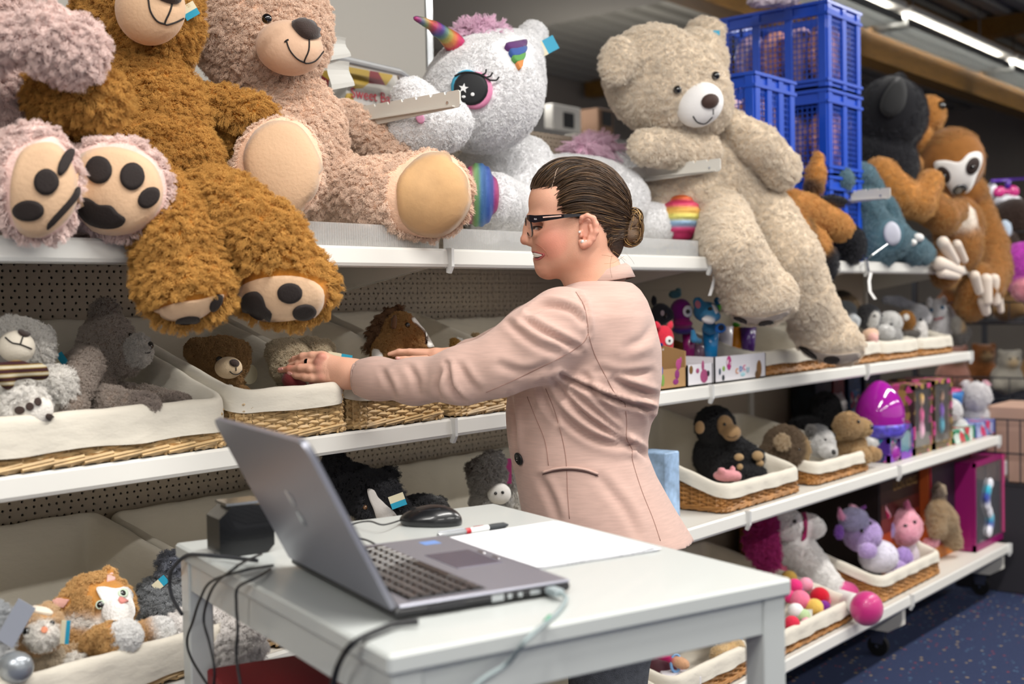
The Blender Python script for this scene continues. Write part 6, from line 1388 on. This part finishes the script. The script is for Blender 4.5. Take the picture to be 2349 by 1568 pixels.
# egg
t=T('surprise_egg','large glossy magenta plastic egg on the lower shelf','toy egg',WY(2020,1040,.0)); ec=WY(2018,950,.0); q=dep(ec)/F
prof=[]; 
for i in range(25):
    a=PI*i/24; prof.append((max(.0005,56*q*math.sin(a)*(1-.13*-math.cos(a)*-1 if 0 else 1)),-78*q*math.cos(a)))
prof=[(r*(1.0 if h<0 else 1-.25*(h/(78*q))**2),h) for r,h in prof]
MB().lathe(prof,ec,36).go('egg_shell',mat('egg_magenta','#a31a9c',.12,coat=.8),t,True)
z0=ec[2]; MB().lathe([(50*q,-52*q),(57.5*q,-36*q),(58*q,-26*q),(56*q,-20*q)],ec,36).go('lower_band',mat('egg_print','#5a4fc0',.3,var=.6,vscale=40),t,True)
MB().lathe([(40*q,zC-z0+.002),(46*q,zC-z0+.02),(36*q,-62*q),(30*q,-66*q)],ec,30).go('egg_stand',mat('egg_stand','#8a1a8c',.3),t,True)
def prm(): return mat('print_mix','#8a5aa8',.45)
def printmat(name,cols,scale=18,seed=0):
    if name in MC: return MC[name]
    m=bpy.data.materials.new(name); m.use_nodes=True; N=m.node_tree.nodes; L=m.node_tree.links; b=N['Principled BSDF']; b.inputs['Roughness'].default_value=.35
    v_=N.new('ShaderNodeTexVoronoi'); v_.inputs['Scale'].default_value=scale; tc=N.new('ShaderNodeTexCoord'); mp=N.new('ShaderNodeMapping'); mp.inputs['Location'].default_value=(seed,seed*2,0); L.new(tc.outputs['Object'],mp.inputs[0]); L.new(mp.outputs[0],v_.inputs['Vector'])
    r=N.new('ShaderNodeValToRGB'); r.color_ramp.interpolation='CONSTANT'; e=r.color_ramp.elements; e[0].color=lin(cols[0]); e[1].color=lin(cols[-1]); e[1].position=1-1/len(cols)
    for i,c in enumerate(cols[1:-1]): x=e.new((i+1)/len(cols)); x.color=lin(c)
    s=N.new('ShaderNodeSeparateColor'); L.new(v_.outputs['Color'],s.inputs[0]); L.new(s.outputs[0],r.inputs[0]); L.new(r.outputs[0],b.inputs['Base Color']); MC[name]=m; return m
win=mat('blister_window','#dfe3e6',.05,trans=.9,alpha=.35)
def wbox(name,label,x0,x1,yf,yb,z0,z1,frame,inner,group=None,art=()):
    t=T(name,label,'box',((x0+x1)/2,(yf+yb)/2,z0),group); f=.012; w=x1-x0
    MB().box(x0,x1,yf+.012,yb,z0,z1,bev=.002).go('carton',frame,t)
    MB().box(x0,x1,yf,yf+.012,z0,z0+f*2.2).box(x0,x1,yf,yf+.012,z1-f*1.5,z1).box(x0,x0+f,yf,yf+.012,z0,z1).box(x1-f,x1,yf,yf+.012,z0,z1).go('window_frame',frame,t)
    MB().box(x0+f,x1-f,yf+.0105,yf+.0125,z0+f*2.2,z1-f*1.5).go('inner_card',inner,t)
    MB().box(x0+f,x1-f,yf+.001,yf+.0018,z0+f*2.2,z1-f*1.5).go('window',win,t); return t
def bx(x0,x1,Y): return WY(x0,1000,Y)[0],WY(x1,1000,Y)[0]
gb='boxed toys right of the egg'
pm1=printmat('print_violet',['#4a2a8a','#7a3ab0','#2a8aa8','#c85aa8','#3a3a6a'],40); pm2=printmat('print_gold',['#7a6238','#5a4a30','#a88a4a','#c84a8a','#3a2c24'],40); pm3=printmat('print_pinkwhite',['#e8dce0','#c83a7a','#e8c8a0','#7a2a5a'],60)
zt_=zC
for i,(xa,xb,hh,fr_,inn,lb) in enumerate(((2040,2062,.085,pm1,pm3,'small violet boxed toy directly under the egg'),(2064,2096,.12,pm1,mat('teal_card','#2a9ab0',.4),'violet and teal boxed toy right of the egg stand'),(2098,2140,.255,pm2,mat('dark_inner','#3a2a26',.5),'tall gold boxed doll, left of the pair'),(2144,2186,.26,pm2,mat('dark_inner2','#4a3a30',.5),'tall gold boxed doll, right of the pair'))):
    x0,x1=bx(xa,xb,-.06); wbox('boxed_toy',lb,x0,x1-.004,-.06,.12,zC,zC+hh,fr_,inn,gb)
for i,o_ in enumerate([o for o in COL.objects if o.name.startswith('boxed_toy')][2:4]):
    cx_,cz_=o_.location[0],zC; bb=B(.008); 
    for dz,rx_,rz2,c_ in ((.19,.016,.018,('#d8b090','#c89878')[i]),(.205,.02,.018,('#c8a050','#3a2a22')[i]),(.14,.020,.03,('#d85a90','#7a4ab0')[i]),(.085,.026,.035,('#e8b0c8','#4a9ab0')[i])): bb.ell([cx_,-.052,cz_+dz],[X0*rx_,Y0*.008,Z0*rz2],col=c_)
    V,Q_,C_,_=bb.build(.005); O('doll',V,Q_,mat('plush_fabric'),o_,True,colors=C_)
x0,x1=bx(2192,2238,-.07); setp(MB().box(x0,x1-.005,-.07,.05,zC,zC+.055,bev=.002).go('toy_tray',printmat('tray_green',['#1f7a5a','#2a8a66','#c83a4a','#cfe0d8'],30),None),'low green printed tray under the white toy cat','box')
x0,x1=bx(2240,2285,-.07); setp(MB().box(x0,x1-.005,-.07,.05,zC,zC+.06,bev=.002).go('toy_tray',printmat('tray_blue',['#4a5aa0','#7a8ac0','#c83a6a','#a0a8d0'],30),None),'low blue printed tray at the far end of the lower shelf','box')
toy('plush_cat','white plush cat on the green tray','plush cat',(2200,995,.0),'#e9e7e8',[(2186,940,-.01,20,24,18),(2196,980,-.01,22,22,18),(2172,945,.02,12,22,10,0,'#b0a8b0'),(2178,925,0,7,12,5)],fur=(400,.005),h=.006)
toy('plush_cat','fluffy pale grey plush cat on the blue tray','plush cat',(2240,985,.0),'#dcd8da',[(2240,905,.0,32,28,24),(2238,955,.02,32,34,26),(2214,880,0,7,10,6),(2262,880,0,7,10,6,0,'#e0a8b8')],fur=(700,.009),h=.006)
t=T('toy_basket','pink and blue round toy basket behind the white cats','toy',WY(2180,960,.06)); c_=WY(2172,900,.06); MB().tube([c_+np.array([.07*math.cos(a),.05*math.sin(a),.01]) for a in np.arange(20)*2*PI/20],.006,8,closed=True).go('pink_rim',mat('pink_plastic','#d8508c',.3),t,True); MB().lathe([(.04,zC+.001-c_[2]),(.062,-.02),(.066,.005),(.058,.005),(.038,zC+.01-c_[2])],c_,24).go('blue_bowl',mat('blue_plastic','#2a6fb0',.3),t,True)
# ---- bottom shelf
t=toy('plush_horse','long-legged white plush horse with magenta mane and hooves leaning over the basket','plush horse',(1830,1400,.0),'#f7f4f1',
 [(1800,1200,.1,46,34,32),(1850,1205,.08,42,28,28,-10),(1820,1255,.12,44,46,34)],[([(1820,1250,.12,44),(1860,1300,.08,40),(1895,1340,.04,34),(1925,1365,.0,26)],),([(1840,1290,.12,36),(1880,1340,.08,26)],)],fur=(1800,.005),h=.0055)
t.decal('bridle',[(1838,1172),(1846,1172),(1852,1200),(1848,1232),(1838,1240),(1843,1205)],'#a81a62',.007); t.decal('ear_patch',[(1768,1176),(1778,1178),(1782,1200),(1768,1205)],'#a81a62',.007)
t.ball('eye',1822,1196,5,eyem,out=.004)
b=B(.01).c('#8f1250'); b.ch([(1752,1195,.12,28),(1745,1240,.13,34),(1760,1275,.12,28)]); t.mesh('mane',b,.006,count=500,flen=.012,kids=14)
hm=mat('magenta_velour','#c8287c',.35,sheen=.4,coat=.15)
b=B(.012).c('#c8287c'); b.ch([(1925,1355,.0,26),(1945,1360,-.01,26)]).e(1920,1325,.06,24,22,18); t.mesh('hoof',b,.005,m=hm)
b=B(.012).c('#c8287c'); b.e(1988,1395,-.19,38,40,34); t.mesh('front_hoof',b,.005,m=hm)
b=B(.01).c('#e8e3df'); b.ch([(1930,1378,-.05,26),(1962,1385,-.15,24)]); t.mesh('fore_leg',b,.005,m=white_cloth)
# lilac and pink horned plush
t=toy('plush_dragon','lilac plush dragon with small horns lying in the bottom right basket','plush dragon',(2010,1290,.05),'#b49ad0',
 [(1978,1225,0.020,44,40,36),(1958,1190,0.030,34,26,26,0,'#a8a4c8'),(2003,1232,-0.020,17,17,14,0,'#b79fd2'),(1925,1220,0.050,12,18,8,0,'#7a4aa8'),(2015,1275,0.010,44,36,36,0,'#e6e2f0'),(2055,1300,-0.030,28,20,22),(1990,1262,-0.050,22,18,18),(2040,1215,0.030,14,22,10)],
 [([(1965,1170,0.050,8),(1952,1160,0.050,6)],'#e0a0b8'),([(1970,1172,0.030,6),(1985,1162,0.010,4)],'#7a3a8a'),([(1930,1185,0.050,8),(1925,1165,0.050,4)],'#d88ab0')],h=.005,fur=(900,.003),kids=8)
t.ball('eye',1977,1217,5,eyem); t.ball('eye',1996,1200,4,eyem)
t=toy('plush_dragon','pink plush dragon with a white belly in the bottom right basket','plush dragon',(2090,1290,.05),'#e6a2b2',
 [(2072,1208,0.005,42,42,36),(2085,1225,-0.035,24,20,18,0,'#dd98aa'),(2135,1242,-0.015,20,15,14,15),(2090,1270,-0.005,32,36,30,0,'#e9dfea'),(2072,1280,-0.045,22,26,20,0,'#a88acc'),(2115,1300,-0.035,22,14,14)],
 [([(2035,1182,0.025,9),(2028,1160,0.025,5)],),([(2085,1172,-0.005,9),(2080,1155,-0.015,5),(2083,1147,-0.025,3)],'#c8688c'),([(2055,1165,0.045,14),(2065,1160,0.045,10)],'#c81a62')],h=.005,fur=(900,.003),kids=8)
t.ball('eye',2077,1206,5,eyem); t.ball('eye',2098,1197,4.5,eyem); t.decal('inner_ear',[(2030,1168),(2040,1180),(2038,1195),(2030,1190)],'#c81a5a')
# picture boxes on the bottom shelf
def XD(x,Y=-.02): return WY(x,1250,Y)[0]
def boxart(name,label,xa,xb,Y,yb_,ztop,side,frontm):
    x0,x1=XD(xa,Y),XD(xb,Y); t=T('picture_box',label,'box',((x0+x1)/2,(Y+yb_)/2,zD),'large boxed plush on the bottom shelf'); MB().box(x0,x1,Y+.003,yb_,zD,ztop,bev=.003).go('carton',side,t); MB().box(x0+.004,x1-.004,Y,Y+.003,zD+.003,ztop-.003).go('front_card',frontm,t); return t,x0,x1
t,x0,x1=boxart('picture_box','large box with a dark red sunset print and gold lettering',2020,2130,.02,.40,WY(2128,1073,.02)[2]+.0,mat('box_darkred','#1c0c0c',.5),mat('sunset_base','#240a0a',.45))
for k,(f0,f1,c) in enumerate(((0,.10,'#d98a1c'),(.10,.2,'#e8a030'),(.2,.32,'#c8681a'),(.32,.45,'#a8401a'),(.45,.6,'#7a2416'),(.6,.75,'#4a1410'))):
    hz=WY(2128,1073,.02)[2]-zD; MB().box(x0+.006,x1-.006,.0188,.0202,zD+.004+hz*f0,zD+.004+hz*f1).go('printed_band',mat('sun_'+c.strip('#'),c,.45),t)
text('LION KING',.045,((x0+x1)/2,.0185,WY(2075,1108,.02)[2]),X0,Z0,mat('gold_print','#8a6a3a',.5),'lettering',t)
t,x0,x1=boxart('picture_box','large box with an orange edge, plush animal behind its front opening',2134,2228,-.02,.38,WY(2135,1070,-.02)[2],mat('box_orange','#b0521c',.5),mat('box_night','#1d1a24',.45))
hz=WY(2135,1070,-.02)[2]-zD
MB().box(x0,x1,-.024,-.02,zD,zD+.05).go('lower_band',mat('orange_print','#c8741c',.5),t); MB().box(x0,x1,-.0245,-.02,zD+.05,zD+.058).go('red_edge',mat('red_print'),t); MB().box(x0,x0+.006,-.0245,-.02,zD,zD+hz).box(x1-.006,x1,-.0245,-.02,zD,zD+hz).go('red_edge',mat('red_print'),t)
MB().ell(WY(2207,1113,-.022),[X0*.03,Z0*.022,Y0*.001]).go('printed_leaf',mat('print_red2','#c8402c',.5),t); MB().tube([WY(2198,1105,-.023),WY(2197,1130,-.023),WY(2203,1152,-.023)],.008,6).go('printed_stem',mat('print_green2','#5a7a3a',.5),t)
MB().box(WY(2222,1090,-.024)[0],WY(2236,1090,-.024)[0],-.026,-.023,WY(2222,1108,-.024)[2],WY(2222,1085,-.024)[2]).go('price_label',mat('label_blue','#7ab0d8',.5),t)
t=toy('plush_dog','beige shaggy plush animal set in the front opening of the orange box','plush animal',(2170,1260,-.04),'#a08462',[(2150,1130,-.04,16,20,14,0,'#4a3c34'),(2158,1122,-.05,10,14,8,0,'#c8b090')],[([(2150,1160,-.04,20),(2165,1190,-.05,28),(2185,1235,-.06,18),(2195,1248,-.07,12)],),([(2150,1175,-.04,26),(2150,1215,-.05,18)],)],fur=(500,.007),h=.006)
x0,x1=XD(2238,-.10),XD(2335,-.10); zt2=WY(2238,1062,-.10)[2]
mg=mat('box_magenta','#8a1260',.35); t=wbox('boxed_doll','tall magenta window box with a blue and white doll at the shelf end',x0,x1,-.10,.12,zD,zt2,mg,mat('inner_grey','#3a3a44',.5),None)
xm=x0+(x1-x0)*.62; MB().box(xm,xm+.012,-.106,-.1,zD+.03,zt2).go('divider',mat('pink_plastic'),t); 
for k in range(4): z=zD+.05+k*(zt2-zD-.07)/4; MB().box(xm+.014,x1-.012,-.104,-.099,z,z+(zt2-zD-.07)/4-.012,bev=.002).go('accessory_window',[mat('inner_grey'),wcard][k%2],t)
bb=B(.01).c('#8fb8d8')
for k in range(8): 
    f=k/7; bb.ell([x0+(x1-x0)*(.28+.05*math.sin(k)),-.104,zD+.06+f*(zt2-zD-.16)],[X0*.022,Y0*.012,Z0*.024],col=('#e8e6ee','#3a4aa0','#3aa8c0','#e8e6ee')[k%4])
V,Q_,C_,_=bb.build(.006); O('doll',V,Q_,mat('plush_fabric'),t.parent if False else t,True,colors=C_)
text('MONSTER',.026,(x0+(x1-x0)*.35,-.103,zt2-.03),X0,Z0,mat('cream_print','#e0d8c0',.5),'lettering',t) if False else None
# sweets plush in the bottom basket
gW='sweet-shaped plush in the basket beside the table'
cols=['#e0347a','#f0a0b8','#c81a30','#e8d8e0','#7a2a8a','#f07a9a','#e8c060','#f2f0f0','#d8304c','#b8d0a0']
pts=[(1822,1345,.05,17),(1848,1340,.05,15),(1880,1368,.0,20),(1860,1352,.1,15),(1888,1392,-.02,15),(1835,1375,.0,20),(1868,1392,-.04,18),(1825,1400,-.03,16),(1816,1430,-.06,17),(1842,1412,-.05,15),(1812,1368,.03,14),(1850,1428,-.07,12),(1765,1285,.25,20),(1738,1275,.28,16),(1720,1285,.3,14),(1790,1300,.2,18),(1810,1325,.12,16),(1775,1270,.28,12)]
lbs=['deep pink','pale pink','scarlet','white','violet','rose','yellow','snow white','cherry red','mint']
for i,(x,y,Y,r) in enumerate(pts):
    Y=Y-.045; r*=1.18
    c=cols[i%10]; c2=cols[(i*3+4)%10]; b=B(.006).c(c); b.e(x,y,Y,r,r*.95,r*.9); b.e(x+r*.5,y+r*.45,Y,r*.6,r*.55,r*.8,col=c2); V,Q_,C_,_=b.build(.005)
    setp(O('sweet_plush',V,Q_,mat('plush_fabric'),None,True,colors=C_),'%s sweet plush with %s side, %s of heap beside the table'%(lbs[i%10],lbs[(i*3+4)%10],('front' if i<4 or i==6 else 'edge' if Y<.02 else 'middle' if Y<.15 else 'rear')),'plush toy',gW)
p=WY(1842,1420,-.09); setp(MB().box(-.028,.028,-.028,.03,0,.001,R=np.stack([SR,SU,-FWD],1),o=p).go('price_card',white_cloth,None),'square white card leaning on the sweet-shaped plush','card')
toy('plush_bear','beige baby doll plush in a blue nappy showing its foot soles under the table','plush doll',(1660,1520,-.02),'#c8a878',
 [(1665,1465,-0.050,36,24,30,0,'#7aa0cc'),(1640,1455,-0.030,30,22,24),(1690,1450,-0.010,28,16,22),(1680,1490,-0.100,30,30,20),(1655,1500,-0.090,26,22,22),(1718,1500,-0.070,30,20,22,20),(1665,1520,-0.110,20,10,14),(1610,1470,-0.020,14,8,10,0,'#e8909a')],fur=(900,.003),h=.005,D_=[('sole_print',(1682,1495,10,15,0),'#b89468',.003)],kids=8)
toy('plush_doll','boxed baby doll hand with a magenta ribbon in the basket by the jeans','plush doll',(1545,1560,-.06),'#c89a78',[(1562,1520,-.08,22,14,14,-20),(1545,1510,-.06,10,10,10)],[([(1498,1500,-.03,8),(1540,1512,-.06,8)],'#a8145a'),([(1535,1560,-.05,10),(1560,1540,-.06,9)],'#a8145a')],h=.004)
p=WY(1550,1520,-.07); q=dep(p)/F; setp(MB().tube([p+SR*14*q*math.cos(a)*.8+SU*20*q*math.sin(a)+FWD*.004*math.cos(a) for a in np.arange(24)*2*PI/24],.004,8,closed=True).go('ring_rattle',mat('ring_blue','#7aa8d8',.3),None,True),'white and blue plastic ring around the doll wrist','rattle')
t=T('boxed_doll','low carton with a blue round print in the basket beside the jeans','box',WY(1560,1568,-.03)); p=WY(1560,1560,-.08); MB().box(-.05,.05,-.03,.03,-.03,.03,bev=.003,R=np.stack([SR,FWD,SU],1),o=p+SU*-.01).go('carton',wcard,t); MB().cyl(p-FWD*.031,p-FWD*.0335,.028,20).go('round_print',mat('print_blue3','#2a78c0',.4),t)
setp(MB().ell(WY(1510,1530,.0),EA(.05,.06,.05)).go('doll_box_window',mat('maroon_card','#5a2a38',.5),None,True),'dark maroon bag behind the doll ribbon, beside the jeans','bag')
# ---- beyond the shelf end, right edge
t=T('wire_rack','dark wire rack crowded with plush beyond the end of the shelving','rack',(6.3,-.1,0)); wr=mat('wire_black','#3c3d42',.4,metal=.5)
b=MB()
for z in (.35,.75,1.10,1.42):
    for y in np.arange(-.5,.5,.05): b.cyl((5.75,y,z),(6.75,y,z),.003,4)
    for x in (5.75,6.25,6.75): b.cyl((x,-.5,z),(x,.5,z),.004,4)
    b.cyl((5.75,-.5,z+.1),(6.75,-.5,z+.1),.004,5); b.cyl((5.75,-.5,z+.1),(5.75,.5,z+.1),.004,5)
for y in np.arange(-.5,.51,.08):
    for z in (.35,.75,1.10,1.42): b.cyl((5.75,y,z),(5.75,y,z+.1),.0025,4)
for x in np.arange(5.75,6.8,.08):
    for z in (.35,.75,1.10,1.42): b.cyl((x,-.5,z),(x,-.5,z+.1),.0025,4)
b.go('wire_baskets',wr,t)['kind']='stuff'
for x in (5.75,6.75):
    for y in (-.5,.5): MB().box(x-.012,x+.012,y-.012,y+.012,0,1.5).go('post',wr,t)
gw='plush heaped in the wire rack'
rc=['#6a4a2c','#3a2a24','#8a6a44','#94744a','#2a2a30','#8f8a80','#7a4a24','#5a4030','#6a6a70','#a8786a']
k=0; adj=['small','round','squat','floppy','stubby']; nm={'#6a4a2c':'mid brown','#3a2a24':'dark brown','#8a6a44':'camel','#94744a':'sandy','#2a2a30':'black','#8f8a80':'stone grey','#7a4a24':'rust','#5a4030':'coffee brown','#6a6a70':'ash grey','#a8786a':'rosy'}
for zi,z in enumerate((.355,.755,1.105)):
    for i in range(4):
        for j in range(2):
            c=rc[(k*7+zi)%10]; x=5.88+j*.42+RNG.normal(0,.02); y=-.38+i*.25; s=.072+.015*RNG.random(); P0=np.array([x,y,z+.004+s]); b=B(.015).c(c)
            b.ell(P0,[X0*s,Y0*s,Z0*s]); hdp=P0+np.array([-.02,-.02,s*1.15]); b.ell(hdp,[X0*s*.72,Y0*s*.72,Z0*s*.68])
            for sg in (-1,1): b.ell(hdp+(SR*sg*.6+SU*.55)*s,EA(s*.25,s*.25,s*.15)); b.ell(P0+(SR*sg*.7-SU*.4)*s-FWD*s*.5,EA(s*.4,s*.35,s*.4))
            b.ell(hdp-FWD*s*.55-SU*s*.12,EA(s*.32,s*.26,s*.3),col='#a8906c')
            T_=Toy('plush_animal','%s %s plush, wire rack, %s tier, %s row, %s aisle'%(adj[(k)%5],nm[c],('bottom','middle','upper')[zi],('left','right')[j],('nearest','second from','third from','farthest from')[i]),'plush animal',(x,y,z),gw)
            T_.mesh('fur_body',b,.011); 
            for sg in (-1,1): MB().ell(hdp-FWD*s*.72+SR*sg*s*.25+SU*s*.15,EA(.006,.006,.006),8,6).go('eye',eyem,T_.t,True)
            k+=1
toy('plush_monkey','large dark brown plush monkey with blue pads behind the sloth arm','plush monkey',(2330,680,.1),'#2c1f1a',[(2330,510,.1,60,55,50),(2300,580,.08,40,60,40),(2340,640,.1,40,60,40),(2305,525,.02,16,22,12,0,'#b9c8d8'),(2315,590,.02,18,18,12,0,'#b9c0cc')],h=.009,fur=(600,.006))
toy('plush_pony','glossy bright pink plush with a peach face at the right edge','plush pony',(2345,700,-.05),'#b83ab0',[(2345,605,-.04,42,50,34),(2352,660,-.06,32,28,22,0,'#d88a98'),(2340,640,-.03,36,30,30)],h=.007,fur=(500,.008))
t=T('toy_vehicle','white toy scooter with violet handlebar and pink bow, top right shelf end','toy',WY(2310,475,.2))
b=B(.01).c('#e8e8f0'); b.e(2305,462,.2,40,18,24).e(2275,440,.2,14,22,14).e(2243,422,.2,18,10,12); V,Q_,C_,_=b.build(.007); O('white_shell',V,Q_,mat('toy_white','#e6e6ee',.25,coat=.4),t,True)
for nm_,e_ in (('pink_bow_wing',(2293,440,.16,15,13,8,25)),('pink_bow_wing',(2324,438,.16,15,13,8,-25)),('pink_bow_knot',(2308,440,.155,9,7,8,0))): b=B(.01).e(*e_[:6],ang=e_[6]); V,Q_,C_,_=b.build(.005); O(nm_,V,Q_,mat('toy_bow','#d83a8c',.3,coat=.3),t,True)
MB().cyl(WY(2275,415,.18),WY(2352,410,.18),.008,10).cyl(WY(2312,412,.18),WY(2312,432,.18),.014,10).go('handlebar',mat('toy_violet','#5a2aa8',.25,coat=.3),t,True)
t=T('end_table','low pale table edge and wicker hamper beyond the shelving at the right edge','table',WY(2345,1300,-.3)); xx=5.45
MB().box(5.45,6.0,-1.0,-.45,.52,.55,bev=.003).go('table_top',whitem,t)
for x in (5.47,5.95):
    for y in (-.98,-.5): MB().box(x,x+.03,y,y+.03,0,.52).go('leg',whitem,t)
MB().box(5.5,5.94,-.94,-.5,.08,.50,bev=.01).go('hamper',wick2,t)
t=T('wire_crate','open wire crate with a folded tan carton past the lower shelf end','crate',(5.35,-.1,0)); b=MB()
for k in range(9): 
    y=-.32+k*.05; b.cyl((5.14,y,.45),(5.14,y,.72),.003,4); b.cyl((5.55,y,.45),(5.55,y,.72),.003,4)
for z in (.45,.58,.72): b.cyl((5.14,-.32,z),(5.14,.1,z),.004,5).cyl((5.14,-.32,z),(5.55,-.32,z),.004,5).cyl((5.55,-.32,z),(5.55,.1,z),.004,5)
b.go('wire_sides',wr,t)['kind']='stuff'; MB().box(5.18,5.5,-.26,-.02,.455,.77,bev=.004).go('tan_carton',mat('tan_card','#b89684',.7),t); MB().box(5.14,5.55,-.32,.1,.0,.45,bev=.004).go('dark_plinth',mat('plinth_dark','#2c2a30',.6),t)
# stacks of dark packaged wares at the back of the right bays, seen under the middle shelf
for i,(xa,w,c,lb) in enumerate(((4.30,.14,'#1c2430','dark navy boxed game standing at the back under the middle shelf'),(4.46,.10,'#7a1420','slim dark red boxed game standing at the back under the middle shelf'),(4.60,.12,'#20406a','blue boxed game standing at the back under the middle shelf'),(4.76,.16,'#3a3c50','slate boxed game standing at the back under the middle shelf'))):
    t=T('boxed_game',lb,'box',(xa+w/2,.38,zC),'boxed games at the back of the lower shelf'); MB().box(xa,xa+w,.33,.43,zC,zC+.30-.01*i,bev=.002).go('carton',mat('gamebox_'+str(i),c,.4,var=.5,vscale=20),t); MB().box(xa+.02,xa+w-.02,.3285,.33,zC+.08,zC+.2).go('printed_panel',printmat('gameprint_%d'%i,['#d8d4d8','#b83a5a','#3a6aa8',c],50,i),t)
# ------------------------------------------------------------------ fur (hair on each plush)
def vg(o,w,name='fur'):
    g=o.vertex_groups.new(name=name)
    for lv in np.unique(np.round(w*4)/4):
        if lv<=0: continue
        ids=np.nonzero(np.round(w*4)/4==lv)[0]; g.add([int(i) for i in ids],float(lv),'ADD')
    return g
for o,V,Fu,count,flen,hk in HAIRS:
    vg(o,Fu)
    m=o.modifiers.new('fur','PARTICLE_SYSTEM'); ps=m.particle_system; st=ps.settings; st.type='HAIR'
    o.data.materials.append(hairmat()); st.material=2
    st.count=count; st.hair_step=hk.get('step',3); st.hair_length=flen; st.emit_from='FACE'; st.use_emit_random=True; st.distribution='RAND' if False else 'JIT'; st.use_even_distribution=True
    st.use_advanced_hair=True
    st.normal_factor=flen*.25*hk.get('up',1); st.factor_random=flen*.18*hk.get('rnd',1); st.object_align_factor=(0,0,-flen*.14*hk.get('down',1))
    # child hairs
    st.child_type='INTERPOLATED' ; st.child_percent=1; st.rendered_child_count=hk.get('kids',20); st.clump_factor=hk.get('clump',.55); st.clump_shape=.1
    st.roughness_1=hk.get('r1',.004); st.roughness_1_size=.02; st.roughness_2=hk.get('r2',.006); st.roughness_2_size=.04; st.roughness_endpoint=hk.get('re',.003)
    st.child_length=1; st.root_radius=hk.get('rad',.9); st.tip_radius=.2; st.radius_scale=.001; st.render_step=3; st.display_step=2
    ps.vertex_group_density='fur'; ps.seed=len(o.name)+count%97
SC.cycles_curves.shape='RIBBONS' if hasattr(SC,'cycles_curves') else None
